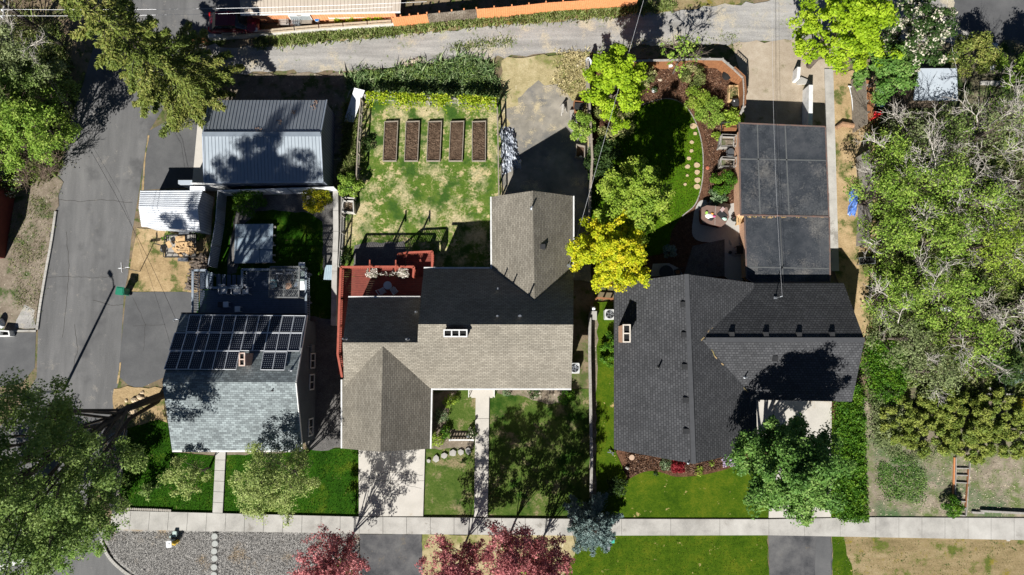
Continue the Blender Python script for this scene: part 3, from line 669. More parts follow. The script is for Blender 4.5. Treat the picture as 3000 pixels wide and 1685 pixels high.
def boxvent(par, pl, c, r, x, y):
    p = pl.T(c, r, x, y); mb = MB(); mb.box(p, .36, .36, p.z-.12, p.z+.02); mb.box(p, .27, .27, p.z+.02, p.z+.1, 0, .03); mb.box(p, .33, .33, p.z+.1, p.z+.13, 0, .03)
    return part('roof_vent', mb, M_dark, par)
# ================================================================ HOUSE with solar panels
BL, RL, FL = D(455, 790, 2.7), D(408, 961, 5.15), D(433, 1133, 3.45)
BR, RR, FR = D(771, 793, 2.7), D(743, 962, 5.15), D(759, 1133, 3.45)
h1 = thing('house', 'blue grey sided house with grey green shingles and solar panels on its roof', 'house', (RL.lerp(RR, .5).x, RL.y, 0))
mb = MB(); o = gwalls(mb, BL, RL, FL, FR, RR, BR, .1, .4); wall1 = part('wall', mb, W_siding, h1)
part('roof', MB().roof([[BL, BR, RR, RL], [RL, RR, FR, FL]]), S_mint, h1)
mb = MB(); gutter(mb, FL+V3((0, -.06, 0)), FR+V3((0, -.06, 0))); part('gutter', mb, M_trim, h1)
mb = MB(); gutter(mb, BL+V3((0, .06, 0)), BR+V3((0, .06, 0))); part('gutter', mb, M_dark, h1)
mb = MB(); up = V3((0, 0, .012))
for a, b in ((BR, RR), (RR, FR)): mb.bar(a+V3((.03, 0, -.1)), b+V3((.03, 0, -.1)), .05, .2)
part('rake_board', mb, M_trim, h1)
pb = Plane(BL, BR, RR); pf = Plane(RL, RR, FR)
def prow(n, TL, TR, BLp, BRp):
    for i in range(n):
        q = []
        for t in ((i+.0)/n, (i+1.)/n): q.append((V3(TL).lerp(V3(TR), t), V3(BLp).lerp(V3(BRp), t)))
        cs = [pb.T(0, 1, *k.to_2d(), .12) for k in (q[0][0], q[1][0], q[1][1], q[0][1])]
        cen = sum(cs, V3())/4; g = [cen+(c-cen)*.985 for c in cs]
        mb = MB(); quadbox(mb, g, pb.n, .04); so_ = part('solar_panel', mb, M_cell, h1)
        mb = MB(); inn = [cen+(c-cen)*.93 for c in cs]
        for k in range(4): mb.bar(g[k]+pb.n*.004, g[(k+1) % 4]+pb.n*.004, .045, .03)
        part('frame', mb, M_frame, so_)
prow(10, (1437, 935, 0), (2311, 942, 0), (1408, 1063, 0), (2286, 1070, 0))
prow(11, (1325, 1070, 0), (2284, 1073, 0), (1283, 1203, 0), (2263, 1209, 0))
prow(6, (1290, 1208, 0), (1812, 1208, 0), (1243, 1345, 0), (1785, 1348, 0))
prow(2, (1993, 1213, 0), (2171, 1213, 0), (1969, 1350, 0), (2148, 1352, 0))
chimney(h1, [T(0, 1, 1802, 1217, 5.7), T(0, 1, 1846, 1217, 5.7), T(0, 1, 1846, 1312, 5.7), T(0, 1, 1802, 1312, 5.7)], 3.5, 5.7, W_brick, 2, frame=pm('worn_brick_cap', (.5, .33, .26), (.6, .52, .46), .9))
pipe(h1, pb, 1, 1, 265, 1345, .45); pipe(h1, pf, 1, 2, 125, 55, .2, .04, M_dark)
wp = Plane(o[3], o[4], o[4]-V3((0, 0, 1)))
wn_ = V3((1, 0, 0))
def gwin(c, r, q, panes=2):
    cs = [wp.T(c, r, x, y) for x, y in q]; ym = [p.y for p in cs]; zm = [p.z for p in cs]
    y0, y1, x = min(ym), max(ym), max(p.x for p in cs)+.02; zc = sum(zm)/4; hh = .55
    f = MB(); t = .09
    f.prism([(x, y0), (x+.05, y0), (x+.05, y0+t), (x, y0+t)], zc-hh, zc+hh); f.prism([(x, y1-t), (x+.05, y1-t), (x+.05, y1), (x, y1)], zc-hh, zc+hh)
    f.prism([(x, y0+t), (x+.05, y0+t), (x+.05, y1-t), (x, y1-t)], zc+hh-t, zc+hh); f.prism([(x, y0+t), (x+.05, y0+t), (x+.05, y1-t), (x, y1-t)], zc-hh, zc-hh+t)
    f.prism([(x+.001, (y0+y1)/2-.03), (x+.04, (y0+y1)/2-.03), (x+.04, (y0+y1)/2+.03), (x+.001, (y0+y1)/2+.03)], zc-hh+t, zc+hh-t)
    w = part('window', f, M_trim, h1)
    part('pane', MB().prism([(x-.005, y0+t), (x+.015, y0+t), (x+.015, y1-t), (x-.005, y1-t)], zc-hh+t, zc+hh-t), M_glass, w)
gwin(1, 1, [(372, 1215), (402, 1335)]); gwin(1, 1, [(366, 1380), (388, 1500)]); gwin(1, 2, [(350, 282), (383, 408)])
mb = MB(); p = wp.T(1, 1, 420, 1180); mb.box((p.x+.06, p.y), .1, .5, 1.0, 1.7); mb.tube([(p.x+.06, p.y+.1, 1.7), (p.x+.06, p.y+.1, 2.6)], .03); part('meter_box', mb, M_galv, h1)
mb = MB(); mb.box((D(555, 1130).x, FL.y+.42), 1.0, .1, 0, 2.1); part('door', mb, M_trim, h1)
for xx in (505, 650, 705):
    mb = MB(); c = D(xx, 1130); mb.box((c.x, FL.y+.4), 1.3, .08, 1.0, 2.2); w = part('window', mb, M_trim, h1)
    mb = MB(); mb.box((c.x, FL.y+.36), 1.1, .03, 1.1, 2.1); part('pane', mb, M_glass, w)
# ================================================================ HOUSE with beige roof
ze, zr = 3.5, 7.25; zw, ze2, zg = 6.18, 3.35, 5.7
h2 = thing('house', 'beige shingle house with three gables and a red deck at its back', 'house', (D(1150, 900).x, D(1150, 900).y, 0))
mL, mR, bL, bR, fL_, fR_ = D(1052, 816, zr), D(1442, 817, zr), D(1066, 676, ze), D(1443, 676, ze), D(1047, 977, ze), D(1437, 977, ze)
wL, wR, wbL, wbR, wfL, wfR = D(862, 862, zw), D(1053, 862, zw), D(876, 749, ze2), D(1057, 749, ze2), D(866, 977, ze), D(1047, 977, ze)
mb = MB(); mb.roof([[bL, bR, mR, mL]]); mb.roof([[mL, mR, fR_, fL_]]); part('roof', mb, S_beige, h2)
mb = MB(); mb.roof([[wbL, wbR, wR, wL], [wL, wR, wfR-V3((.015, 0, .01)), wfL-V3((0, 0, .01))]]); part('wing_roof', mb, S_beige, h2)
gA, gB = D(1340, 480, zg), D(1345, 768, zg); gLa, gLb, gRa, gRb = D(1237, 495, ze), D(1238, 684, ze), D(1441, 493, ze), D(1441, 697, ze)
part('rear_gable_roof', MB().roof([[gA, gB, gLb, gLa], [gA, gB, gRb, gRa]]), S_beige, h2)
zf = 6.0; fA, fB = D(963, 864, zf), D(957, 1137, zf); fl0, fl1, fr0, fr1 = D(861, 955, 3.42), D(861, 1128, 3.42), D(1084, 978, 3.47), D(1081, 1129, 3.42)
part('front_gable_roof', MB().roof([[fA, fB, fl1, fl0], [fA, fB, fr1, fr0]]), S_beige, h2)
mb = MB()
gwalls(mb, bL, mL, fL_, fR_, mR, bR, .3, .4); gwalls(mb, wbL, wL, wfL, wfR, wR, wbR, .3, .4)
def gwy(a_l, rd_a, a_r, b_l, rd_b, b_r): gwalls(mb, a_l, rd_a, a_r, b_r, rd_b, b_l, .35, .3)
gwy(gRa, gA, gLa, gRb, gB, gLb); gwy(fl1, fB, fr1, fl0, fA, fr0)
part('wall', mb, W_beige, h2)
mb = MB()
for a, b in ((bL, D(1232, 676, ze)), (wbL, wbR), (gLa, gLb), (gRa, gRb), (fr0+V3((0, .25, 0)), fr1), (fl0, fl1), (D(1086, 977, ze), fR_)):
    d = (b-a).normalized(); n = V3((d.y, -d.x, 0)); m = (a+b)/2
    s = 1 if (m+n-V3((D(1150, 830).x, D(1150, 830).y, 0))).length > (m-n-V3((D(1150, 830).x, D(1150, 830).y, 0))).length else -1
    if (a, b) == (gLa, gLb): s = 1 if n.x < 0 else -1
    if (a, b) == (gRa, gRb) or b == fr1: s = 1 if n.x > 0 else -1
    mb = MB(); gutter(mb, a+n*s*.06, b+n*s*.06, .1); part('gutter', mb, M_trim, h2)
chimney(h2, [T(1, 1, 1420, 1040, 7.6), T(1, 1, 1588, 1040, 7.6), T(1, 1, 1588, 1095, 7.6), T(1, 1, 1420, 1095, 7.6)], 5.0, 7.6, W_brick, 3)
p2b, p2f, p2w = Plane(bL, bR, mR), Plane(mL, mR, fR_), Plane(wbL, wbR, wR)
pgl, pgr = Plane(gA, gB, gLa), Plane(gA, gB, gRa)
pipe(h2, p2w, 1, 1, 682, 1112, 1.0, .045); pipe(h2, p2w, 1, 1, 1147, 1115, .8, .06); pipe(h2, p2w, 1, 1, 1208, 908, .4, .05)
pipe(h2, p2b, 1, 1, 1825, 735, .7, .05); pipe(h2, p2b, 1, 1, 1822, 940, .7, .05); pipe(h2, p2b, 2, 1, 60, 940, .9, .06)
pipe(h2, pgl, 2, 1, 148, 125, .5, .06); boxvent(h2, pgr, 2, 1, 232, 415)
c = D(987, 1125); mb = MB(); mb.box((c.x, fl1.y+.34), 4.2, .08, 0, 2.2); part('garage_door', mb, M_trim, h2)
c = D(1213, 985); mb = MB(); mb.box((c.x, fL_.y+.38), 1.0, .08, .3, 2.4); part('door', mb, M_cedar, h2)
for xx in (1290, 1390):
    mb = MB(); c = D(xx, 985); mb.box((c.x, fL_.y+.38), 1.6, .08, 1.0, 2.3); w = part('window', mb, M_trim, h2)
    mb = MB(); mb.box((c.x, fL_.y+.34), 1.4, .03, 1.1, 2.2); part('pane', mb, M_glass, w)
mb = MB(); q = Ts(1, 2, [(1610, 40), (1800, 40), (1800, 100), (1610, 100)]); mb.prism(q, -.02, .16); q = Ts(1, 2, [(1625, 85), (1785, 85), (1785, 110), (1625, 110)]); mb.prism(q, -.02, .085); part('porch_step', mb, M_conc2, h2)
for xx in (1610, 1800):
    mb = MB(); a = T(1, 2, xx, 45); b = T(1, 2, xx, 98); mb.bar(a+V3((0, 0, .95)), b+V3((0, 0, .95)), .05); mb.bar(b, b+V3((0, 0, .97)), .05); mb.bar(a.lerp(b, .5), a.lerp(b, .5)+V3((0, 0, .95)), .03); part('hand_rail', mb, M_trim, h2)
# ================================================================ HOUSE with charcoal roof
ze, zr = 2.9, 5.15
h3 = thing('house', 'large house with charcoal shingle roof and a pale peach chimney', 'house', (D(1750, 930).x, D(1750, 930).y, 0))
a0, a1, l0, l1, r0, r1 = D(1727, 690, zr), D(1745, 1167, zr), D(1545, 712, ze), D(1545, 1131, ze), D(1897, 712, ze), D(1905, 1131, ze)
w0, w1, wb0, wb1, wf0, wf1 = D(1764, 855, 4.7), D(2175, 855, 4.7), D(1880, 712, ze-.2), D(2122, 712, ze-.2), D(1899, 1006, ze), D(2143, 1011, ze)
r0b = D(1882, 712, ze-.12)
part('roof', MB().roof([[a0, a1, l1, l0], [a0, a1, r1, r0]]), S_char, h3)
part('wing_roof', MB().roof([[w0, w1, wb1, wb0], [w0, w1, wf1, wf0]]), S_char, h3)
mb = MB()
for a, b in ((a0, a1), (w0+V3((.3, 0, 0)), w1)): mb.bar(a+V3((0, 0, .01)), b+V3((0, 0, .01)), .3, .05)
part('ridge_cap', mb, pm('ridge_shingle', (.062, .064, .069), (.052, .054, .058), .9), h3)
mb = MB()
for a, b, c in ((wb0, w0, 0), (w0, wf0, 1)):
    P = [a.lerp(b, k/24)+V3((random.uniform(-.06, .06), random.uniform(-.06, .06), .05)) for k in range(25)]
    for k in range(24):
        if random.random() < (.85 if c == 0 else .4): mb.bar(P[k], P[k+1], random.uniform(.03, .09), .015)
part('valley_debris', mb, M_straw, h3)
mb = MB(); gwalls(mb, r0, a0, l0, l1, a1, r1, .7, .5); gwalls(mb, wb0, w0, wf0, wf1, w1, wb1, .5, .4); part('wall', mb, W_tan, h3)
chimney(h3, [T(2, 1, 838, 1005, 5.0), T(2, 1, 893, 1005, 5.0), T(2, 1, 893, 1132, 5.0), T(2, 1, 838, 1132, 5.0)], 2.5, 5.0, W_peach, 2, frame=pm('cream_crown', (.66, .6, .52), (.5, .45, .38)))
p3l, p3r, p3b, p3f = Plane(a0, a1, l0), Plane(a0, a1, r0), Plane(w0, w1, wb0), Plane(w0, w1, wf1)
for c, r, x, y in ((2, 1, 1292, 850), (2, 1, 1298, 1080), (2, 1, 1303, 1320), (2, 2, 1310, 127), (2, 2, 1313, 362)): boxvent(h3, p3l, c, r, x, y)
for c, r, x, y in ((2, 1, 1655, 1078), (2, 1, 1913, 1078), (3, 1, 232, 1080), (3, 1, 480, 1078)): boxvent(h3, p3b, c, r, x, y)
boxvent(h3, p3f, 3, 1, 52, 1258); pipe(h3, p3l, 2, 1, 1105, 1325, .55, .06, M_dark); pipe(h3, p3f, 2, 1, 1755, 1400, .5, .05); pipe(h3, p3l, 2, 2, 1330, 602, .2, .04)
mb = MB(); p = p3b.T(3, 1, 55, 800); mb.tube([p-V3((0, 0, .1)), p+V3((0, 0, .9)), p+V3((.12, .05, 1.0))], .035); mb.bar(p+V3((-.12, 0, .03)), p+V3((.12, 0, .03)), .16, .04); part('service_mast', mb, M_galv, h3)
c = D(2015, 1003); mb = MB(); mb.box((c.x, wf1.y+.32), 3.4, .08, 0, 2.2); part('garage_door', mb, M_trim, h3)
for xx in (1620, 1690):
    c = D(xx, 1130); mb = MB(); mb.box((c.x, l1.y+.62), 1.3, .1, .9, 2.2); w = part('window', mb, M_trim, h3); mb = MB(); mb.box((c.x, l1.y+.56), 1.1, .03, 1.0, 2.1); part('pane', mb, M_glass, w)
# ================================================================ metal garage
BL, RL, FL = D(527, 252, 2.7), D(510, 338, 4.1), D(514, 457, 3.1)
BR, RR, FR = D(822, 252, 2.7), D(806, 338, 4.1), D(812, 456, 3.1)
g1 = thing('garage', 'slate blue metal garage with ribbed gable roof beside the dark driveway', 'garage', (RL.lerp(RR, .5).x, RL.y, 0))
mb = MB(); gwalls(mb, BL, RL, FL, FR, RR, BR, .08, .12); part('wall', mb, W_metal, g1)
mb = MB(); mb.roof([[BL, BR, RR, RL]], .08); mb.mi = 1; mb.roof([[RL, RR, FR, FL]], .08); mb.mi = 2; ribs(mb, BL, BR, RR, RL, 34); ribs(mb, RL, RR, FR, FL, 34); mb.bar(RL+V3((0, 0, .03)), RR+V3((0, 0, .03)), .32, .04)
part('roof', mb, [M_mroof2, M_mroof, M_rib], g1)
mb = MB()
for a, b in ((BR, RR), (RR, FR), (BL, RL), (RL, FL)): mb.bar(a+V3((0, 0, -.02)), b+V3((0, 0, -.02)), .09, .12)
mb.bar(FL+V3((0, -.05, -.05)), FR+V3((0, -.05, -.05)), .1, .1); part('roof_trim', mb, pm('pale_blue_trim', (.30, .34, .40), (.26, .3, .35), .45), g1)
mb = MB(); c = T(0, 0, 1690, 1370); mb.box((c.x-.3, FL.y+.1), 2.2, .06, 0, 2.3); part('door', mb, M_trim, g1)
pgA = Plane(BL, BR, RR); mb = MB()
for x, y in ((450, 775), (435, 810), (280, 850), (178, 920), (15, 985), (30, 1000)):
    for k in range(9):
        p = pgA.T(1, 0, x+random.uniform(-14, 14), y+random.uniform(-18, 18), .03); mb.bar(p, p+V3((random.uniform(-.12, .12), random.uniform(-.12, .12), 0)), .05, .02)
part('leaf_litter', mb, pm('dead_leaves', (.20, .12, .09), (.28, .2, .15), .9), g1)
# ================================================================ white metal shed
zA, zB = 2.0, 2.4
BL, RL, FL = D(353, 479, zA), D(349, 522, zB), D(356, 570, zA)
BR, RR, FR = D(510, 478, zA), D(497, 524, zB), D(503, 581, zA)
s1 = thing('shed', 'white corrugated metal shed between the street and the fenced yard', 'shed', (RL.lerp(RR, .5).x, RL.y, 0))
mb = MB(); gwalls(mb, BL, RL, FL, FR, RR, BR, .05, .08, .08); part('wall', mb, bm_('white_ribbed_wall', (.5, .52, .55), (.53, .55, .58), (.36, .38, .41), .2, 9, .03, off=0), s1)
mb = MB(); mb.roof([[BL, BR, RR, RL], [RL, RR, FR, FL]], .06)
for A, B_ in (((BL, BR), (RL, RR)), ((RL, RR), (FL, FR))):
    for k in range(9):
        t = (k+.5)/9; mb.bar(A[0].lerp(B_[0], t)+V3((0, 0, .02)), A[1].lerp(B_[1], t)+V3((0, 0, .02)), .035, .04)
part('roof', mb, M_wroof, s1)
q = [D(478, 469, 2.15), D(516, 469, 2.15), D(516, 480, 2.0), D(478, 480, 2.0)]; part('lean_to_roof', MB().roof([q], .05), M_wroof, s1)
mb = MB(); mb.prism([D(480, 470, 0), D(514, 470, 0), D(514, 479, 0), D(480, 479, 0)][::-1], 0, 1.95); part('lean_to_wall', mb, M_blroof, s1)
# ================================================================ flat-roofed garage
zA, zB = 2.35, 2.1
qA = [D(1859, 310, zA), D(2076, 319, zA), D(2085, 545, zA), D(1863, 541, zA)]; qB = [D(1873, 542, zB), D(2086, 546, zB), D(2088, 710, zB), D(1893, 710, zB), D(1878, 700, zB)]
fg = thing('garage', 'flat roofed peach garage with black membrane roof at the end of the parking strip', 'garage', (D(1980, 510).x, D(1980, 510).y, 0))
def shrink(q, d): c = sum(q, V3())/len(q); return [p+(c-p).normalized()*d for p in q]
mb = MB(); mb.prism(ccw(shrink(qA, .4)), -.1, zA-.14); mb.prism(ccw(shrink(qB, .4)), -.1, zB-.14); part('wall', mb, W_peach, fg)
part('roof', MB().roof([qA], .13), M_flat, fg); part('lower_roof', MB().roof([qB], .13), M_flat, fg)
mb = MB()
for q, z in ((qA, zA), (qB, zB)):
    for i in range(len(q)): mb.bar(q[i]+V3((0, 0, .005)), q[(i+1) % len(q)]+V3((0, 0, .005)), .09, .07)
part('drip_edge', mb, pm('rusty_drip_edge', (.10, .085, .08), (.17, .10, .08), .6, 3), fg)
mb = MB()
for x0, y0, x1, y1 in ((1905, 312, 1912, 540), (1975, 316, 1985, 540), (1862, 400, 2078, 404), (1962, 545, 1970, 708), (1880, 672, 2086, 676)): mb.bar(D(x0, y0, zA if y0 < 541 else zB)+V3((0, 0, .006)), D(x1, y1, zA if y1 < 541 else zB)+V3((0, 0, .006)), .09, .012)
part('membrane_seam', mb, pm('seam_tape', (.10, .105, .105), (.075, .08, .085), .8), fg)
mb = MB()
for k in range(60):
    t = random.random(); a = D(1875+t*208, 541+random.uniform(-1, 6), zB); mb.bar(a+V3((0, 0, .02)), a+V3((random.uniform(-.3, .3), random.uniform(-.06, .06), .02)), random.uniform(.05, .16), .02)
part('leaf_litter', mb, M_straw, fg)
c = qA[0].lerp(qA[3], .3); mb = MB(); mb.box((c.x+.37, c.y), .06, .9, 0, 2.0); part('door', mb, M_trim, fg)
# ================================================================ tan building with orange walls at the top
q = [D(601, -60, 2.5), D(1012, -60, 2.5), D(1007, 28, 1.75), D(605, 35, 1.75)]
tb = thing('workshop', 'long orange board building with tan ribbed metal roof at the top edge', 'building', (D(800, 0).x, D(800, 0).y, 0))
mb = MB(); mb.roof([q], .08); mb.mi = 1; ribs(mb, q[0], q[1], q[2], q[3], 44, .03, .03); part('roof', mb, [M_broof, M_ribb], tb)
wq = ccw([D(625, -60, 1.7), D(992, -60, 1.7), D(992, 22, 1.7), D(625, 30, 1.7)]); mb = MB(); mb.prism(wq, -.1, 1.66); part('wall', mb, W_orange, tb)
mb = MB(); gutter(mb, q[3]+V3((0, -.05, 0)), q[2]+V3((0, -.05, 0)), .09); part('gutter', mb, M_trim, tb)
fy = min(p.y for p in wq)-.0
for t0 in (.30, .36):
    a = D(625, 30, 1.7).lerp(D(992, 22, 1.7), t0); mb = MB(); mb.box((a.x, a.y-.05), 1.0, .08, .45, 1.15); w = part('window', mb, M_trim, tb)
    mb = MB(); mb.box((a.x, a.y-.1), .85, .03, .52, 1.08); part('pane', mb, pm('pale_glass', (.30, .33, .34), (.22, .25, .26), .15), w)
# ================================================================ pale shed roof in the trees
q = [D(2311, 172, 2.2), D(2406, 172, 2.2), D(2409, 253, 1.95), D(2297, 252, 1.95)]
sb = thing('shed', 'shed with pale panel roof in the shade below the white flowering tree', 'shed', (D(2353, 210).x, D(2353, 210).y, 0))
mb = MB(); mb.roof([q], .07)
for t in (.0, .33, .66, 1.): mb.bar(q[0].lerp(q[1], t)+V3((0, 0, .015)), q[3].lerp(q[2], t)+V3((0, 0, .015)), .03, .02)
part('roof', mb, M_blroof, sb); mb = MB(); mb.prism(ccw(shrink(q, .2)), -.1, 1.9); part('wall', mb, W_tan, sb)
q = [D(2420, 200, 1.7), D(2446, 200, 1.7), D(2446, 252, 1.5), D(2420, 252, 1.5)]
# ---------------------------------------------------------------- decks and rails
def railing(par, pts, z, h, m, bal=.14, name='railing', label=None):
    mb = MB()
    for a, b in zip(pts[:-1], pts[1:]):
        a = V3((a.x, a.y, z)); b = V3((b.x, b.y, z)); L_ = (b-a).length; n = max(1, int(L_/1.7))
        mb.bar(a+V3((0, 0, h)), b+V3((0, 0, h)), .15, .045); mb.bar(a+V3((0, 0, .1)), b+V3((0, 0, .1)), .06, .05)
        for k in range(n+1): p = a.lerp(b, k/n); mb.box(p, .1, .1, z-.02, z+h-.02)
        k = int(L_/bal)
        for i in range(1, k): p = a.lerp(b, i/k); mb.box(p, .04, .04, z+.1, z+h-.02)
    return part(name, mb, m, par, label=label)
def boards(mb, q, z, w=.15, gap=.012, th=.04, along=(1, 0)):
    """deck boards filling quad q (a,b,c,d): boards run a->b"""
    a, b, c, d = [V3((p.x, p.y, 0)) for p in q]; n = max(1, int((d-a).length/w))
    for i in range(n):
        t0, t1 = i/n, (i+1)/n-gap/(d-a).length
        mb.prism(ccw([a.lerp(d, t0), b.lerp(c, t0), b.lerp(c, t1), a.lerp(d, t1)]), z-th, z)
def posts(mb, pts, z0, z1, w=.12):
    for p in pts: mb.box(p, w, w, z0, z1)
def legs(par, pts, z0, z1, w, m, name='leg'):
    for p in pts: part(name, MB().box(p, w, w, z0, z1), m, par)
# deck of the solar house
z1 = .95
k1 = thing('deck', 'blue grey timber deck behind the solar house', 'deck', (D(630, 740).x, D(630, 740).y, 0))
d_ = lambda x, y: D(x, y, z1)
mb = MB(); boards(mb, [d_(502, 730), d_(776, 727), d_(776, 805), d_(502, 805)], z1); boards(mb, [d_(622, 684), d_(776, 684), d_(776, 726), d_(622, 729)], z1); boards(mb, [d_(502, 686), d_(536, 686), d_(536, 729), d_(502, 729)], z1)
part('deck_floor', mb, M_bdeck, k1)
legs(k1, [d_(x, y) for x, y in ((504, 688), (534, 690), (624, 688), (774, 688), (774, 760), (504, 760), (640, 760))], -.1, z1-.05, .14, M_brail, 'deck_post')
railing(k1, [d_(500, 800), d_(500, 684), d_(534, 684), d_(536, 727), d_(622, 727), d_(622, 682), d_(700, 682), d_(779, 684), d_(780, 812)], z1, .95, M_brail, .16)
mb = MB()
for i in range(6): mb.prism(ccw([D(545+i*11, 690, .8), D(555+i*11, 690, .8), D(555+i*11, 722, .8), D(545+i*11, 722, .8)]), z1-.16-.14*i, z1-.12-.14*i)
st_ = part('stair', mb, M_bdeck, k1)
# patio chairs (moulded plastic)
def mk_chair(name, label, loc, m, slats=False):
    t = thing(name, label, 'chair', loc, 'white chairs on the blue grey deck'); x, y, z = loc
    mb = MB(); mb.box((x, y), .46, .44, z+.40, z+.43, 0, .05); part('seat', mb, m, t)
    mb = MB()
    for k in range(6): mb.bar((x-.2+k*.08, y+.2, z+.43), (x-.21+k*.084, y+.38, z+.86), .045, .02)
    mb.bar((x-.24, y+.36, z+.86), (x+.24, y+.36, z+.86), .06, .07); mb.bar((x-.2, y+.2, z+.45), (x+.2, y+.2, z+.45), .05, .04); part('backrest', mb, m, t)
    for s in (-1, 1):
        mb = MB(); mb.tube([(x+s*.25, y+.3, z+.66), (x+s*.29, y+.05, z+.66), (x+s*.28, y-.2, z+.64), (x+s*.27, y-.25, z+.5)], .035, 6); part('armrest', mb, m, t, True)
        for yy, dx in ((-.23, .03), (.2, .03)):
            mb = MB(); mb.tube([(x+s*.23, y+yy, z+.42), (x+s*(.25+dx), y+yy*1.25, z)], [.035, .022], 6); part('leg', mb, m, t)
    return t
q = T(0, 1, 1690, 745, z1+.4)
ch = mk_chair('plastic_chair', 'white plastic armchair standing apart, leftmost on the blue grey deck', (q.x, q.y, z1), M_plastic)
q = T(0, 1, 1785, 750, z1+.4); dup(ch, (q.x, q.y, z1), .0, 'white plastic armchair in the middle of the row on the blue grey deck')
q = T(0, 1, 1852, 748, z1+.4); dup(ch, (q.x, q.y, z1), .08, 'white plastic armchair nearest the patterned gazebo on the blue grey deck')
for x, y, lb in ((1702, 850, 'small white side table with dark cooler next to it, nearer the deck stair'), (1790, 885, 'small white side table nearest the solar roof edge')):
    q = T(0, 1, x, y, z1+.5); t = thing('side_table', lb, 'table', (q.x, q.y, z1), 'small side tables on the blue grey deck')
    mb = MB(); mb.box(q, .38, .40, z1+.46, z1+.5, .05, .03); part('tabletop', mb, M_plastic, t)
    for sx in (-1, 1):
        for sy in (-1, 1): part('leg', MB().box((q.x+sx*.15, q.y+sy*.16), .04, .04, z1, z1+.46), M_plastic, t)
q = T(0, 1, 1670, 852, z1+.3); mb = MB(); mb.box(q, .42, .36, z1, z1+.34, 0, .04); mb.box(q, .46, .40, z1+.34, z1+.4, 0, .05); solo('cooler', mb, M_dark, 'dark cooler box beside a small white side table on the deck', 'cooler')
# gazebo with pierced metal top
z2 = 3.2; gz = thing('gazebo', 'grey metal gazebo with leaf patterned top on the blue grey deck', 'gazebo', (*T(1, 1, 210, 690, z1).to_2d(), z1))
c4 = [T(1, 1, *p, z2) for p in ((108, 566), (328, 566), (322, 797), (95, 795))]
mb = MB()
for i in range(4): mb.bar(c4[i], c4[(i+1) % 4], .09, .09)
mb.bar(c4[0].lerp(c4[1], .5), c4[3].lerp(c4[2], .5), .06, .06)
for t in (.25, .5, .75): mb.bar(c4[0].lerp(c4[3], t), c4[1].lerp(c4[2], t), .05, .055)
M_gz = pm('grey_gazebo_metal', (.16, .165, .165), (.12, .125, .125), .5); part('top_frame', mb, M_gz, gz)
for p in c4: part('post', MB().box(p+(sum(c4, V3())/4-p)*.06, .09, .09, z1, z2-.04), M_gz, gz)
for i in range(2):
    for j in range(4):
        mb = MB(); f = lambda u, v: c4[0].lerp(c4[1], (i+u)/2).lerp(c4[3].lerp(c4[2], (i+u)/2), (j+v)/4)
        for k in range(9):
            u = k/8; s = -1 if i else 1
            mb.bar(f(max(0, min(1, u-.12*s)), 0.03), f(max(0, min(1, u+.16*s)), .97), .03, .012)
        for k in range(6):
            u = random.random(); v = random.random(); mb.bar(f(u, v), f(min(1, max(0, u+random.uniform(-.25, .25))), min(1, v+.35)), .035, .011)
        part('lattice_panel', mb, M_gz, gz)
q = T(1, 1, 215, 640, z1+.7); t = thing('patio_table', 'round dark table with white cushioned seats under the patterned gazebo', 'table', (q.x, q.y, z1))
part('tabletop', MB().lathe(q, [(.45, z1+.68), (.5, z1+.7), (.5, z1+.72), (.45, z1+.73)], 20), M_dark, t); part('pedestal', MB().lathe(q, [(.25, z1), (.06, z1+.06), (.05, z1+.68)], 12), M_dark, t)
for i, (x, y, lb, m) in enumerate(((185, 650, 'white cushion chair under the gazebo, left of the table', M_plastic), (260, 645, 'white cushion chair under the gazebo, right of the table', M_plastic), (130, 700, 'pale blue cushion chair under the gazebo', pm('pale_blue_cushion', (.22, .45, .5))), (240, 705, 'peach cushion chair under the gazebo', pm('peach_cushion', (.5, .3, .2))))):
    q = T(1, 1, x, y, z1+.4); t = thing('patio_chair', lb, 'chair', (q.x, q.y, z1), 'chairs under the gazebo')
    part('seat', MB().box(q, .5, .5, z1+.34, z1+.44, .2*i, .08), m, t); mb = MB(); mb.box((q.x, q.y+.27), .5, .1, z1+.4, z1+.8, 0, .03); part('backrest', mb, m, t)
    part('chair_frame', MB().box(q, .44, .44, z1, z1+.34, .2*i), M_dark, t)
q = T(1, 1, 342, 718, z1+.4); mb = MB(); mb.box(q, .5, .42, z1, z1+.4, 0, .03); mb.box(q, .54, .46, z1+.4, z1+.48, 0, .04); solo('storage_box', mb, M_plastic, 'white lidded box beside the gazebo on the deck', 'box')
q = T(1, 1, 350, 620, z1+.5); t = thing('grill', 'pale covered grill cart between gazebo and right deck rail', 'grill', (q.x, q.y, z1))
part('cover', MB().box(q, .55, 1.1, z1+.15, z1+.9, 0, .1), pm('grey_green_cover', (.22, .27, .26), (.16, .2, .2), .7, 3, bump=.4), t)
for s in (-1, 1): part('side_shelf', MB().box((q.x+.0, q.y+s*.68), .45, .25, z1+.7, z1+.74), M_plastic, t)
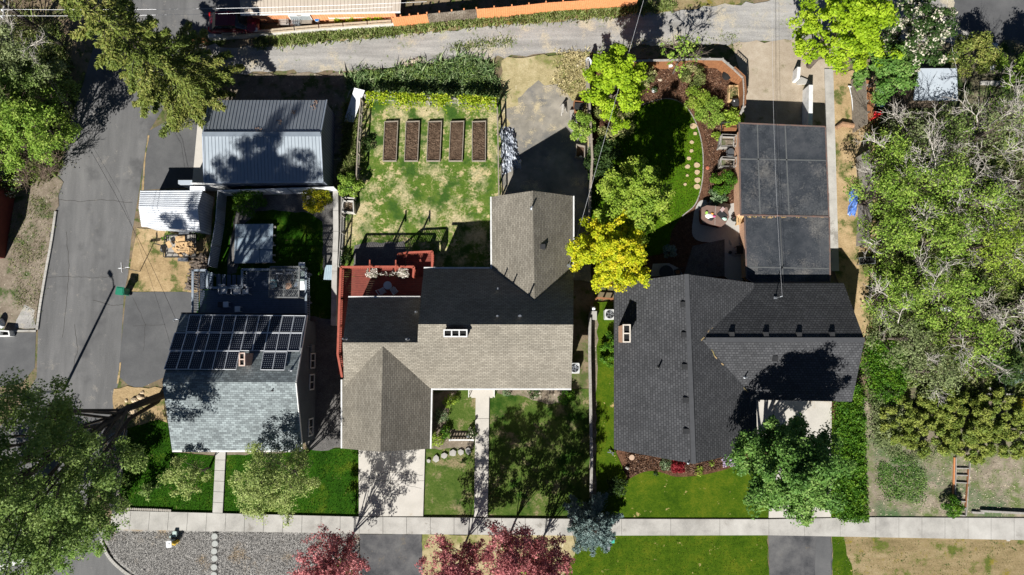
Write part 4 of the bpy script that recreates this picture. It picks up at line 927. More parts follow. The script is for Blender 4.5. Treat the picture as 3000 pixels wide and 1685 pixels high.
# deck of the beige house
z3 = 1.55; e_ = lambda c, r, x, y, z=z3: T(c, r, x, y, z)
k2 = thing('deck', 'red stained timber deck with side walkway behind the beige house', 'deck', (*T(1, 1, 900, 680).to_2d(), 0))
mb = MB(); boards(mb, [e_(1, 1, 640, 575), e_(1, 1, 1190, 575), e_(1, 1, 1190, 640), e_(1, 1, 640, 640)], z3); boards(mb, [e_(1, 1, 640, 641), e_(1, 1, 1262, 641), e_(1, 1, 1240, 830), e_(1, 1, 632, 830)], z3)
part('deck_floor', mb, M_red, k2)
mb = MB(); boards(mb, [e_(1, 1, 632, 832), e_(1, 1, 700, 832), e_(1, 1, 690, 1380), e_(1, 1, 618, 1380)], z3); part('walkway_floor', mb, M_red, k2)
zl = .9; mb = MB(); boards(mb, [e_(1, 1, 1130, 462, zl), e_(1, 1, 1332, 455, zl), e_(1, 1, 1330, 640, zl), e_(1, 1, 1130, 640, zl)], zl); part('landing_floor', mb, M_red, k2)
mb = MB()
for i in range(4): mb.prism(ccw([e_(1, 1, 1192+i*18, 578, 1.4), e_(1, 1, 1208+i*18, 578, 1.4), e_(1, 1, 1208+i*18, 636, 1.4), e_(1, 1, 1192+i*18, 636, 1.4)]), z3-.2-.13*i, z3-.15-.13*i)
for i in range(5): mb.prism(ccw([e_(1, 1, 1115-i*16, 480, .6), e_(1, 1, 1128-i*16, 480, .6), e_(1, 1, 1128-i*16, 560, .6), e_(1, 1, 1115-i*16, 560, .6)]), zl-.2-.14*i, zl-.15-.14*i)
part('stair', mb, M_red, k2)
railing(k2, [T(1, 1, 1185, 640, z3+1), T(1, 1, 1192, 566, z3+1), T(1, 1, 910, 566, z3+1), T(1, 1, 640, 568, z3+1), T(1, 1, 630, 800, z3+1), T(1, 1, 616, 1225, z3+1), T(1, 1, 648, 1395, z3+1)], z3, 1.0, M_redr, .13)
railing(k2, [T(1, 1, 1130, 460, zl+1), T(1, 1, 1331, 451, zl+1), T(1, 1, 1328, 570, zl+1)], zl, 1.0, M_redr, .13)
mb = MB(); a, b = T(1, 1, 1128, 462, zl+1), T(1, 1, 1065, 470, .9); mb.bar(a, b, .13, .045)
for i in range(1, 6): p = a.lerp(b, i/6); mb.box(p, .05, .05, max(0, p.z-.85), p.z)
part('stair_rail', mb, M_redr, k2)
legs(k2, [e_(1, 1, x, y) for x, y in ((642, 580), (900, 580), (1185, 580), (640, 700), (640, 900), (622, 1200), (640, 1370), (1000, 700))], -.1, z3-.05, .14, M_redr, 'deck_post'); legs(k2, [e_(1, 1, x, y, zl) for x, y in ((1140, 470), (1322, 462), (1322, 560))], -.1, zl-.05, .14, M_redr, 'deck_post')
for x, y in ((887, 566), (1078, 566)): p = T(1, 1, x, y, z3+1); mb = MB(); mb.box(p, .1, .1, z3, z3+2.35); mb.bar((p.x-.0, p.y-.5, z3+2.3), (p.x, p.y+.3, z3+2.3), .08, .1); part('arbor_post', mb, M_redr, k2)
# bistro set
q = T(1, 1, 992, 706, z3+.7); t = thing('bistro_table', 'small round blue grey table on the red deck', 'table', (q.x, q.y, z3)); M_bl = pm('blue_grey_paint', (.36, .46, .52), (.3, .39, .45), .5)
part('tabletop', MB().lathe(q, [(.27, z3+.68), (.29, z3+.69), (.29, z3+.71), (.27, z3+.72)], 24), M_bl, t); part('pedestal', MB().lathe(q, [(.2, z3), (.03, z3+.05), (.03, z3+.68)], 10), M_bl, t)
def fold(label, q, rot):
    t = thing('folding_chair', label, 'chair', (q.x, q.y, z3), 'slatted chairs at the round blue grey table'); ca, sa = math.cos(rot), math.sin(rot)
    g = lambda x, y, z: V3((q.x+x*ca-y*sa, q.y+x*sa+y*ca, z3+z)); mb = MB()
    for k in range(6): mb.bar(g(-.19, -.18+k*.072, .45), g(.19, -.18+k*.072, .45), .05, .02)
    part('seat', mb, M_bl, t); mb = MB()
    for zz in (.6, .72, .82): mb.bar(g(-.19, -.27-.06*zz, zz), g(.19, -.27-.06*zz, zz), .02, .06)
    part('backrest', mb, M_bl, t)
    for s in (-1, 1): part('leg', MB().bar(g(s*.19, .2, 0), g(s*.19, -.33, .85), .03), M_bl, t); part('leg', MB().bar(g(s*.17, -.2, 0), g(s*.17, .16, .45), .03), M_bl, t)
    return t
fold('slatted folding chair left of the round blue grey table', T(1, 1, 950, 747, z3+.45), R(-55)); fold('slatted folding chair right of the round blue grey table', T(1, 1, 1037, 743, z3+.45), R(40))
M_leafd = lm('dark_green_leaf', [(0, (.018, .045, .010)), (.6, (.04, .085, .016)), (1, (.075, .12, .03))])
M_wflow = lm('white_blossom', [(0, (.03, .06, .015)), (.3, (.06, .10, .03)), (.34, (.62, .58, .5)), (1, (.8, .77, .7))], .2)
def potplant(label, q, z, r=.22, h=.35, m=None, leaf=None, n=350, box=False, lw=.1):
    t = thing('potted_plant', label, 'plant pot', (q.x, q.y, z)); mb = MB()
    if box: mb.box(q, r*2.4, r*2, z, z+h)
    else: mb.lathe(q, [(r*.7, z), (r, z+h), (r*1.08, z+h), (r*1.08, z+h-.05)], 14)
    part('pot', mb, m or M_wood, t); C, d, rr = dome(r*1.25, r*1.5, n, 6); C[:, 2] += h
    o = bpy.data.objects.new('plant', quads('plant', C, lw, leaf or M_leafd, .6, .5, d*.6, rr)); COL.objects.link(o); o.parent = t; return t
potplant('wooden planter of white flowers by the left arbor post on the red deck', T(1, 1, 877, 612, z3+.4), z3, .3, .45, M_wood, M_wflow, 300, True)
potplant('wooden planter of white flowers by the right arbor post on the red deck', T(1, 1, 1112, 612, z3+.4), z3, .3, .45, M_wood, M_wflow, 300, True)
a, b = T(1, 1, 880, 575, z3+2.2), T(1, 1, 1085, 575, z3+2.2); C = []
for k in range(170): t = k/170; p = a.lerp(b, t); C.append((p.x+rng.normal()*.06, p.y-.25+rng.normal()*.08, p.z-.9*math.sin(t*math.pi)**.7+rng.normal()*.06-.5))
o = bpy.data.objects.new('flower_garland', quads('flower_garland', np.array(C)-np.array(C[0]), .09, M_wflow)); COL.objects.link(o); o.location = C[0]; tag(o, 'garland of small white flowers strung between posts of the red deck', 'garland')
# ---------------------------------------------------------------- fences
def fence(name, label, tops, h, m, bw=.14, cap=None, post=True, topz=None, cat='fence', side=0, gap=.01, rails=True):
    """board fence; tops are points already at height h"""
    t = thing(name, label, cat, (tops[0].x, tops[0].y, 0))
    for a, b in zip(tops[:-1], tops[1:]):
        a0_, b0_ = V3((a.x, a.y, 0)), V3((b.x, b.y, 0)); d = (b0_-a0_).normalized(); n = V3((-d.y, d.x, 0)); L_ = (b0_-a0_).length; k = max(1, int(L_/bw)); mb = MB()
        for i in range(k):
            p, q = a0_+d*(L_*i/k+gap/2), a0_+d*(L_*(i+1)/k-gap/2); hh = h+random.uniform(-.02, .02); o_ = random.uniform(-.004, .004)
            mb.prism(ccw([p+n*(.012+o_), p-n*(.012-o_), q-n*(.012-o_), q+n*(.012+o_)]), .02, hh)
        part('board_panel', mb, m, t)
        if rails:
            mb = MB()
            for zz in (.35, h-.3): mb.bar(a0_+n*.045+V3((0, 0, zz)), b0_+n*.045+V3((0, 0, zz)), .05, .09)
            part('rail', mb, m, t)
        if cap: mb = MB(); mb.bar(a0_+V3((0, 0, h+.04)), b0_+V3((0, 0, h+.04)), .16, .04); part('cap_rail', mb, cap, t)
        if post:
            for p in (a0_, a0_.lerp(b0_, .5)): part('post', MB().box(p+n*.09, .1, .1, -.1, h+.05), cap or m, t)
    return t
bt = [T(1, 0, 1050, 208), T(1, 0, 1180, 193), T(1, 0, 1308, 180), T(1, 0, 1490, 162), T(1, 0, 1670, 144), T(1, 0, 1931, 124), T(2, 0, 250, 98), T(2, 0, 500, 80), T(2, 0, 740, 66), T(2, 0, 930, 52)]
upz = lambda l, h: [V3((p.x, p.y, h)) for p in l]
hF = 1.5
t = fence('board_fence', 'orange board fence with a bare weathered stretch along the gravel alley', upz(bt, hF), hF, M_orange, .16)
bare = [c for c in t.children if c.name.startswith(('board_panel', 'rail'))]
M_bare_w = gm('peeling_boards', [(0, (.06, .045, .035)), (.5, (.16, .13, .10)), (1, (.34, .3, .25))], 1, 5, 12, bump=.3)
bp = [c for c in t.children if c.name.startswith('board_panel')]
for c in bp[2:4]: c.data.materials[0] = M_bare_w; c['label'] = 'bare weathered fence boards'
fence('board_fence', 'short orange fence end at the street corner', upz([T(0, 0, 1410, 325), T(0, 0, 1575, 318)], .9), .9, M_orange, .2, rails=False, post=False)
# white retaining wall with stepped timber rails
wl_ = [T(0, 0, 1590, 308), T(1, 0, 0, 285), T(1, 0, 440, 245), T(1, 0, 1045, 205)]
mb = MB()
for a, b in zip(wl_[:-1], wl_[1:]): n = V3((-(b-a).y, (b-a).x, 0)).normalized()*.3; mb.prism(ccw([a, b, b+n, a+n]), -.1, .5)
solo('retaining_wall', mb, pm('whitewashed_concrete', (.62, .60, .55), (.42, .40, .37), .85, 1.6, bump=.4), 'low whitewashed concrete wall below the orange building', 'wall')
M_cream = pm('pale_timber', (.50, .41, .29), (.36, .30, .22), .8, 5)
t = thing('timber_rail_fence', 'stepped timber rail fence on top of the white concrete wall', 'fence', (wl_[1].x, wl_[1].y, .75))
A = [wl_[0], wl_[1], wl_[2], wl_[3]]
def along(P, s):
    Ls = [(b-a).length for a, b in zip(P[:-1], P[1:])]; s *= sum(Ls)
    for a, b, l in zip(P[:-1], P[1:], Ls):
        if s <= l: return a.lerp(b, s/l)
        s -= l
    return P[-1]
for i in range(7):
    a, b = along(A, .08+i*.131), along(A, .08+(i+1)*.131-.006); n = V3((-(b-a).y, (b-a).x, 0)).normalized()
    zz = .68+.012*i; mb = MB(); mb.bar(a+n*.15+V3((0, 0, zz)), b+n*.15+V3((0, 0, zz)), .13, .05); mb.bar(a+n*.02+V3((0, 0, zz-.12)), b+n*.02+V3((0, 0, zz-.12)), .06, .1); part('rail', mb, M_cream, t)
    for k in (.05, .35, .65, .95): part('post', MB().box(a.lerp(b, k)+n*.15, .09, .09, .45, zz-.03), M_wood, t)
# red brown garden fence with lattice corner
tp = [T(2, 0, *p, 1.6) for p in ((880, 462), (1190, 456), (1400, 447), (1585, 450), (1668, 520), (1745, 592), (1752, 700), (1748, 800), (1722, 862))]
t = fence('garden_fence', 'red brown cedar fence round the mulched garden corner', tp, 1.6, M_cedar, .15, M_woodg)
mb = MB()
for a, b in ((tp[4], tp[5]), (tp[5], tp[6]), (tp[6], tp[7])):
    L_ = (b-a).length
    for k in range(int(L_/.16)+1):
        p = a+(b-a)*(k*.16/L_); mb.bar(p+V3((0, 0, .02)), p+(b-a).normalized()*.16+V3((0, 0, .36)), .025, .02); mb.bar(p+(b-a).normalized()*.16+V3((0, 0, .02)), p+V3((0, 0, .36)), .02, .025)
    mb.bar(a+V3((0, 0, .38)), b+V3((0, 0, .38)), .05, .05)
part('lattice', mb, M_cedar, t)
fence('board_fence', 'weathered fence between the dry yard and the mulched garden', [T(2, 0, 570, 430, 1.5), T(2, 0, 575, 600, 1.5), T(2, 0, 590, 900, 1.5), T(2, 0, 605, 1200, 1.5), T(2, 0, 590, 1447, 1.5), T(2, 1, 585, 240, 1.5)], 1.5, M_woodg, .15, M_wood)
def wallrun(name, label, P, w, h, m, cat='wall', z0=-.1, hs=None):
    mb = MB()
    for i, (a, b) in enumerate(zip(P[:-1], P[1:])):
        n = V3((-(b-a).y, (b-a).x, 0)).normalized()*w/2; hh = h if hs is None else hs[i]; d = (b-a).normalized()*.006; mb.prism(ccw([(a-n+d).to_2d(), (b-n-d).to_2d(), (b+n-d).to_2d(), (a+n+d).to_2d()]), z0, hh)
    return solo(name, mb, m, label, cat)
P = [T(2, 1, 588, 950, .9), T(2, 1, 585, 1200, .9), T(2, 1, 590, 1447, .9), T(2, 2, 595, 300, .9), T(2, 2, 600, 560, .9), T(2, 2, 596, 830, .9)]
t = thing('rail_fence', 'low plank topped fence between the beige and charcoal houses', 'fence', (P[0].x, P[0].y, 0))
for a, b in zip(P[:-1], P[1:]):
    n = max(1, int((b-a).length/2)); mb = MB()
    for k in range(n): mb.bar(a.lerp(b, k/n), a.lerp(b, (k+1)/n-.004), .2, .05)
    part('cap_rail', mb, M_woodg, t); mb = MB(); a_, b_ = V3((a.x, a.y, 0)), V3((b.x, b.y, 0)); d = (b_-a_).normalized(); k = int((b_-a_).length/.14)
    for i in range(k): mb.box(a_.lerp(b_, (i+.5)/k), .02, .125, .03, .85, math.atan2(d.y, d.x)-math.pi/2)
    part('board_panel', mb, M_wood, t)
    for i in range(n): part('post', MB().box(a_.lerp(b_, i/n)+V3((.09, 0, 0)), .1, .1, -.1, .85), M_wood, t)
mb = MB(); q = [T(2, 1, *p, .7) for p in ((590, 900), (640, 900), (640, 965), (580, 965))]; mb.prism(ccw(q), 0, .7); solo('stone_pier', mb, M_conc, 'square concrete pier at the head of the low plank fence', 'pier')
mb = MB(); q = T(2, 1, 612, 880, .5); mb.box(q, .3, .3, 0, .45); mb.rock(q, .16, .16, .25, .45, 3); solo('garden_ornament', mb, M_plastic, 'pale garden ornament on a block beside the yellow tree', 'ornament')
mb = MB(); mb.bar(T(2, 1, 640, 800, 1.1), T(2, 1, 765, 808, 1.1), .12, .06); mb.bar(T(2, 1, 640, 800, .5), T(2, 1, 765, 808, .5), .05, .1)
for x in (642, 700, 760): mb.box(T(2, 1, x, 803, 1.1), .1, .1, 0, 1.12)
solo('gate', mb, M_cedar, 'short brown gate below the yellow tree beside the charcoal house', 'gate')
# white panel fence of the solar house
def panels(name, label, tops, h, m, npan, cat='fence', post=None):
    t = thing(name, label, cat, (tops[0].x, tops[0].y, 0))
    for a, b in zip(tops[:-1], tops[1:]):
        n = npan; d = (b-a).normalized(); s = V3((-d.y, d.x, 0))*.025
        for k in range(n):
            p, q = a.lerp(b, k/n)+d*.03, a.lerp(b, (k+1)/n)-d*.03; mb = MB(); mb.prism(ccw([(p-s).to_2d(), (q-s).to_2d(), (q+s).to_2d(), (p+s).to_2d()]), .03, h)
            part('panel', mb, m, t)
            part('post', MB().box(a.lerp(b, k/n), .07, .07, -.1, h+.04), post or M_galv, t)
    return t
M_wpan = pm('white_panel', (.74, .75, .76), (.6, .62, .64), .5, 1.5)
panels('panel_fence', 'tall white panel fence behind the metal garage', [T(0, 0, 1640, 1437, 1.7), T(1, 0, 590, 1410, 1.7)], 1.7, M_wpan, 5)
panels('panel_fence', 'grey white ribbed fence beside the white shed', [T(0, 1, 1643, -5, 1.6), T(0, 1, 1625, 230, 1.6), T(0, 1, 1568, 560, 1.6)], 1.6, bm_('ribbed_panel', (.42, .45, .5), (.45, .48, .53), (.2, .22, .25), .12, 9, .03, off=0), 2)
mb = MB(); P = [T(1, 1, 600, -10, .75), T(1, 1, 603, 300, .75), T(1, 1, 592, 600, .75), T(1, 1, 585, 1010, .75)]
t = thing('block_wall', 'concrete block wall between the fenced yard and the garden lawn', 'wall', (P[0].x, P[0].y, 0))
wb_ = MB(); cb_ = MB()
for a, b in zip(P[:-1], P[1:]):
    n = V3((.13, 0, 0)); wb_.prism(ccw([(a-n).to_2d(), (b-n).to_2d(), (b+n).to_2d(), (a+n).to_2d()]), -.1, .7); k = max(2, int((b-a).length/1.9))
    for i in range(k): p, q = a.lerp(b, i/k), a.lerp(b, (i+.985)/k); n2 = V3((.19, 0, 0)); cb_.prism(ccw([(p-n2).to_2d(), (q-n2).to_2d(), (q+n2).to_2d(), (p+n2).to_2d()]), .7, .77+random.uniform(0, .01))
part('wall', wb_, M_conc3, t); part('cap_stone', cb_, M_conc, t)
def postrail(name, label, P, h, m, n, low=True, w=.09, wire=True, cat='fence'):
    t = thing(name, label, cat, (P[0].x, P[0].y, 0)); L_ = len(P)
    for a, b in zip(P[:-1], P[1:]):
        mb = MB(); mb.bar(a, b, w, .09); part('rail', mb, m, t)
        if low: mb = MB(); mb.bar(a-V3((0, 0, h*.55)), b-V3((0, 0, h*.55)), .05, .08); part('rail', mb, m, t)
        for k in range(n): p = a.lerp(b, k/n); part('post', MB().box(p, .1, .1, -.1, h), m, t)
        if wire:
            mb = MB(); k = int((b-a).length/.35)
            for i in range(k): p = a.lerp(b, (i+.5)/k); mb.bar((p.x, p.y, .05), (p.x, p.y, h-.05), .008)
            for zz in (.25, .5, .75, 1.0): mb.bar((a.x, a.y, zz), (b.x, b.y, zz), .008)
            part('wire_mesh', mb, M_galv, t)
    p = P[-1]; part('post', MB().box(p, .1, .1, -.1, h), m, t); return t
postrail('wire_fence', 'timber and wire fence along the left side of the raised beds', [T(1, 0, 790, 740, 1.3), T(1, 0, 768, 1050, 1.3), T(1, 0, 757, 1340, 1.3)], 1.3, M_wood, 3)
postrail('wire_fence', 'timber and wire fence along the right side of the raised beds', [T(1, 0, 1818, 755, 1.3), T(1, 0, 1826, 1100, 1.3), T(1, 0, 1832, 1500, 1.3)], 1.3, M_wood, 3)
postrail('wire_fence', 'thin wire fence beside the concrete block wall', [T(1, 1, 645, 40, 1.2), T(1, 1, 640, 300, 1.2), T(1, 1, 622, 560, 1.2)], 1.2, M_woodg, 2, w=.06)
P1 = [T(1, 0, 815, 718, 1.5), T(1, 0, 1180, 735, 1.5), T(1, 0, 1520, 745, 1.5), T(1, 0, 1815, 765, 1.5)]
postrail('vine_trellis', 'timber trellis carrying bright vines at the top of the garden', P1, 1.5, M_woodg, 3, w=.1)
# wall and gate pieces by the parking strip
wallrun('parking_wall', 'white painted wall at the right of the shaded parking', [T(3, 0, 325, 640, 1.2), T(3, 0, 320, 945, 1.2)], .3, 1.2, M_trim)
wallrun('parking_wall', 'short white wall piece beside the tan gravel', [T(3, 0, 235, 505, .9), T(3, 0, 228, 590, .9)], .25, .9, M_trim)
mb = MB(); mb.prism(ccw(Ts(3, 0, [(205, 620), (240, 590), (300, 615), (310, 640), (215, 645)])), 0, .25); solo('concrete_block', mb, M_conc, 'pale concrete footing at the end of the short white wall', 'block')
# tall brown fence on the right
fence('plank_fence', 'tall grey brown plank fence beside the woods', [T(3, 0, 735, 520, 2.3), T(3, 0, 745, 760, 2.3), T(3, 0, 752, 930, 2.3)], 2.3, M_wood, .16)
fence('plank_fence', 'weathered plank fence half hidden by the woods', [T(3, 0, 765, 1130, 2.1), T(3, 0, 790, 1440, 2.1), T(3, 1, 770, 380, 2.1)], 2.1, M_woodg, .16)
mb = MB(); q = [T(3, 0, *p, 1.4) for p in ((735, 600), (795, 610), (800, 880), (740, 870))]; mb.prism(ccw(q), 0, 1.35); solo('plywood_box', mb, M_cedar, 'orange brown plywood bin behind the tall plank fence', 'box')
def cloth(name, label, q, m, cat, hgt=.5, n=16, amp=.18, seed=1):
    rd = random.Random(seed); mb = MB(); vs = []
    for j in range(n+1):
        for i in range(n+1):
            u, v = i/n, j/n; p = q[0].lerp(q[1], u).lerp(q[3].lerp(q[2], u), v); e = min(u, 1-u, v, 1-v)*2
            z = hgt*min(1, e*2.2)*(.7+.3*math.sin(u*9+rd.uniform(-.4, .4))*math.sin(v*11))+rd.uniform(-amp, amp)*min(1, e*4)
            w = .12*(1-min(1, e*4)); vs.append((p.x+rd.uniform(-w, w), p.y+rd.uniform(-w, w), max(.02, z+.03)))
    N1 = n+1; mb.add(vs, [(j*N1+i, j*N1+i+1, (j+1)*N1+i+1, (j+1)*N1+i) for j in range(n) for i in range(n)]); return solo(name, mb, m, label, cat)
M_tarp = pm('silver_tarp', (.50, .53, .58), (.30, .33, .38), .38, 4, .2)
cloth('tarp', 'crumpled silver tarp heaped beside the garden fence', [T(1, 0, 1840, 950), T(2, 0, 15, 960), T(2, 0, 75, 1270), T(1, 0, 1860, 1330)][::-1], M_tarp, 'tarp', .55, 26, .17, 4)
cloth('blue_tarp', 'blue tarp slumped between straw ground and trees', [T(3, 0, 610, 1400), T(3, 0, 705, 1380), T(3, 1, 650, 200), T(3, 1, 590, 190)][::-1], pm('blue_tarp', (.06, .14, .42), (.12, .22, .5), .4), 'tarp', .5, 12, .1, 6)
cloth('red_cloth', 'bright red cloth draped beside the plywood bin', [T(3, 0, 780, 840, .5), T(3, 0, 860, 825, .5), T(3, 0, 875, 870, .5), T(3, 0, 790, 900, .5)][::-1], pm('red_cloth', (.75, .03, .03), (.6, .02, .03), .7), 'cloth', .9, 10, .12, 8)
cloth('white_sheet', 'pale sheet over a shape behind the plank fence', [T(3, 0, 805, 670), T(3, 0, 850, 670), T(3, 0, 850, 745), T(3, 0, 808, 745)][::-1], pm('pale_sheet', (.42, .46, .46)), 'sheet', .8, 8, .06, 9)
mb = MB(); mb.lathe(T(3, 0, 830, 790), [(.3, 0), (.33, .5), (.28, .55)], 14); solo('barrel', mb, pm('blue_barrel', (.02, .05, .16)), 'dark blue barrel beside the plywood bin', 'barrel')
mb = MB(); mb.tube([T(3, 0, 615, 655, .3), T(3, 0, 632, 740, .3), T(3, 0, 642, 835, .3)], .035); mb.tube([T(3, 0, 605, 650, .3), T(3, 0, 628, 655, .3)], .05); solo('plastic_pipe', mb, M_plastic, 'white plastic pipe leaning along the tall plank fence', 'pipe')
mb = MB(); mb.tube([T(3, 0, 515, 965, .25), T(3, 0, 560, 935, .3), T(3, 0, 650, 950, .3)], [.16, .22, .2], 9); solo('log', mb, pm('log_wood', (.34, .2, .11), (.2, .12, .07), .9, 8, bump=.6), 'short thick log lying on the straw strip by the plank fence', 'log')
mb = MB(); mb.tube([T(3, 2, 862, 345, .3), T(3, 2, 968, 462, .2)], [.1, .12], 8); solo('log', mb, M_woodg, 'long grey pole lying at the edge of the junipers', 'log')
# garden beds
for i, (x0, lb) in enumerate(((970, 'raised bed of dark soil nearest the wire fence on the left'), (1132, 'raised bed of dark soil, second from the left fence'), (1300, 'raised bed of dark soil in the middle of the five'), (1468, 'raised bed of smooth paler soil, fourth from the left fence'), (1632, 'raised bed of cloddy soil nearest the silver tarp'))):
    q = [T(1, 0, *p, .32) for p in ((x0-13 + (11 if i > 3 else 0), 1212), (x0+86+(12 if i > 3 else 0), 1212), (x0+100, 913), (x0, 917))]
    t = thing('raised_bed', lb, 'raised bed', (q[0].x, q[0].y, 0), 'raised beds in the garden'); c = sum(q, V3())/4
    for k in range(4):
        a, b = q[k], q[(k+1) % 4]; d = (b-a).normalized()*.03*(1 if k % 2 else -1); mb = MB(); mb.bar(a-d-V3((0, 0, .16)), b+d-V3((0, 0, .16)), .055, .32); part('board', mb, M_wood, t)
    mb = MB(); n1, n2 = 14, 40; vs = []
    g = [c+(p-c)*.97 for p in q]
    for j in range(n2+1):
        for ii in range(n1+1): p = g[0].lerp(g[1], ii/n1).lerp(g[3].lerp(g[2], ii/n1), j/n2); e = min(ii, n1-ii, j, n2-j); vs.append((p.x, p.y, .24+(random.uniform(-.03, .045)*(1 if i != 3 else .5) if e else -.03)))
    mb.add(vs, [(j*(n1+1)+ii, j*(n1+1)+ii+1, (j+1)*(n1+1)+ii+1, (j+1)*(n1+1)+ii) for j in range(n2) for ii in range(n1)]); part('soil', mb, M_soil, t)
# compost bins, leaning panel
for (q, lb) in (([(655, 65), (735, 65), (740, 160), (640, 150)], 'pale open compost bin of straw beside the block wall'), ([(665, -40), (742, -40), (742, 52), (660, 45)], 'wooden compost bin with twigs under the green bush')):
    q = ccw([T(1, 1, *p, .7) for p in q]); t = thing('compost_bin', lb, 'compost bin', (q[0].x, q[0].y, 0), 'compost bins by the block wall'); mb = MB(); inn = hollow(mb, q, 0, .7, .07, .4); part('bin_wall', mb, pm('pale_bin', (.6, .58, .54), (.4, .38, .35), .8), t); mb = MB(); mb.prism(ccw(inn), .25, .34); part('compost', mb, M_bare, t)
    C = [(random.uniform(min(p.x for p in inn)+.1, max(p.x for p in inn)-.1), random.uniform(min(p.y for p in inn)+.1, max(p.y for p in inn)-.1), .42+random.random()*.12) for _ in range(160)]
    o = bpy.data.objects.new('straw', quads('straw', np.array(C)-np.array((q[0].x, q[0].y, 0)), .2, lm('straw_' + lb[:4], [(0, (.05, .03, .02)), (.5, (.2, .13, .08)), (1, (.6, .5, .38))], .1), .12)); COL.objects.link(o); o.parent = t
mb = MB(); quadbox(mb, [T(1, 0, 742, 662, 1.0), T(1, 0, 820, 682, 1.05), T(1, 0, 735, 922, .55), T(1, 0, 663, 915, .35)], V3((0, 0, 1)), .04); solo('sheet_panel', mb, M_wpan, 'long white sheet panel leaning on the tall grass by the garden corner', 'panel')
mb = MB(); mb.tube([T(1, 0, 742, 660, .5), T(1, 0, 705, 690, .6), T(1, 0, 690, 740, .5)], .03); solo('hoop', mb, M_woodg, 'grey bent hoop behind the white sheet panel', 'hoop')
# solar yard: platform on pallets
z4 = .45; q = [T(0, 1, 1772, 243, z4), T(1, 1, 130, 240, z4), T(1, 1, 122, 535, z4), T(0, 1, 1765, 540, z4)]
t = thing('platform', 'square platform of blue grey panels on blocks in the fenced yard', 'platform', (q[3].x, q[3].y, 0))
for u0, u1, v0, v1 in ((0, .66, 0, .34), (.66, 1, 0, .34), (0, .66, .34, .66), (.66, 1, .34, .66), (0, .66, .66, 1), (.66, 1, .66, 1)):
    f = lambda u, v: q[0].lerp(q[1], u).lerp(q[3].lerp(q[2], u), v); g = .004; mb = MB(); quadbox(mb, [f(u0+g, v0+g), f(u1-g, v0+g), f(u1-g, v1-g), f(u0+g, v1-g)], V3((0, 0, 1)), .05); part('panel', mb, pm('bluish_panel', (.30, .37, .43), (.24, .31, .37), .55, 2), t)
for v in (.08, .3, .55, .8, .98): mb = MB(); mb.bar(q[0].lerp(q[3], v)-V3((0, 0, .12)), q[1].lerp(q[2], v)+V3((.18, 0, -.12)), .12, .12); part('joist', mb, M_woodg, t)
mb = MB()
for u in (.05, .5, .95):
    for v in (.08, .5, .95): p = f(u, v); mb.box(p, .25, .25, 0, z4-.18)
part('block', mb, M_conc3, t)
q = [T(1, 1, *p, .45) for p in ((522, 553), (575, 553), (572, 665), (508, 662))]; t = thing('bench', 'small blue grey slatted bench beside the block wall', 'bench', (q[0].x, q[0].y, 0)); mb = MB()
for i in range(4): a, b = i/4+.01, (i+1)/4-.01; mb.prism(ccw([q[0].lerp(q[1], a), q[0].lerp(q[1], b), q[3].lerp(q[2], b), q[3].lerp(q[2], a)]), .4, .44)
part('seat', mb, M_bl, t); legs(t, [p+(sum(q, V3())/4-p)*.15 for p in q], 0, .4, .07, M_bl, 'leg')
# trailer of scrap wood
zt = .75; q = [T(0, 1, *p, zt) for p in ((1248, 330), (1470, 318), (1468, 492), (1238, 492))]; ct = sum(q, V3())/4
t = thing('trailer', 'small open steel utility trailer beside the white shed', 'trailer', (ct.x, ct.y, 0))
mb = MB(); mb.prism(ccw(q), .5, .56); part('bed', mb, M_woodg, t); mb = MB()
for i in range(4):
    a, b = q[i], q[(i+1) % 4]
    for zz in (.6, .85): mb.bar((a.x, a.y, zz), (b.x, b.y, zz), .04)
    for k in range(5): p = a.lerp(b, k/5); mb.bar((p.x, p.y, .5), (p.x, p.y, .86 if i != 1 else 1.5), .04)
a, b = q[1], q[2]; mb.bar((a.x, a.y, 1.5), (b.x, b.y, 1.5), .04); mb.bar((a.x, a.y, 1.15), (b.x, b.y, 1.15), .03)
part('side_frame', mb, M_dark, t); mb = MB(); m_ = q[0].lerp(q[3], .5); mb.bar((m_.x, m_.y, .5), (m_.x-.9, m_.y+.25, .45), .07); part('tongue', mb, M_dark, t)
for a, b, s in ((q[0], q[1], 1), (q[3], q[2], -1)):
    p = a.lerp(b, .6); mb = MB(); mb.tube([(p.x, p.y+s*.06, .3), (p.x, p.y+s*.26, .3)], .3, 18); w = part('wheel', mb, M_dark, t); mb = MB(); mb.tube([(p.x, p.y+s*.25, .3), (p.x, p.y+s*.275, .3)], .16, 14); part('rim', mb, M_galv, w)
    mb = MB(); mb.box((p.x, p.y+s*.18), .75, .26, .63, .66); part('mudguard', mb, M_galv, t)
mb = MB(); mb.tube([(m_.x-.35, m_.y-.1, .42), (m_.x-.2, m_.y-.12, .42)], .3, 18); part('spare_wheel', mb, M_dark, t)
M_ply = pm('plywood', (.62, .42, .22), (.48, .31, .15), .8, 3)
for k in range(26):
    u, v = random.uniform(.1, .9), random.uniform(.1, .9); p = q[0].lerp(q[1], u).lerp(q[3].lerp(q[2], u), v); a = random.choice((0, .1, 1.4, .5, -.3, 2.4)); L_ = random.uniform(.35, 1.1); wdt = random.choice((.12, .1, .3, .18, .5)); mb = MB()
    if wdt > .2: L_ *= .7
    mb.box((p.x*.85+ct.x*.15, p.y*.8+ct.y*.2), L_, wdt, .57+k*.012, .6+k*.012, a); solo('scrap_board', mb, M_ply if k % 3 else M_woodl, 'offcut board heaped in the open trailer', 'board', 'offcut boards in the trailer')
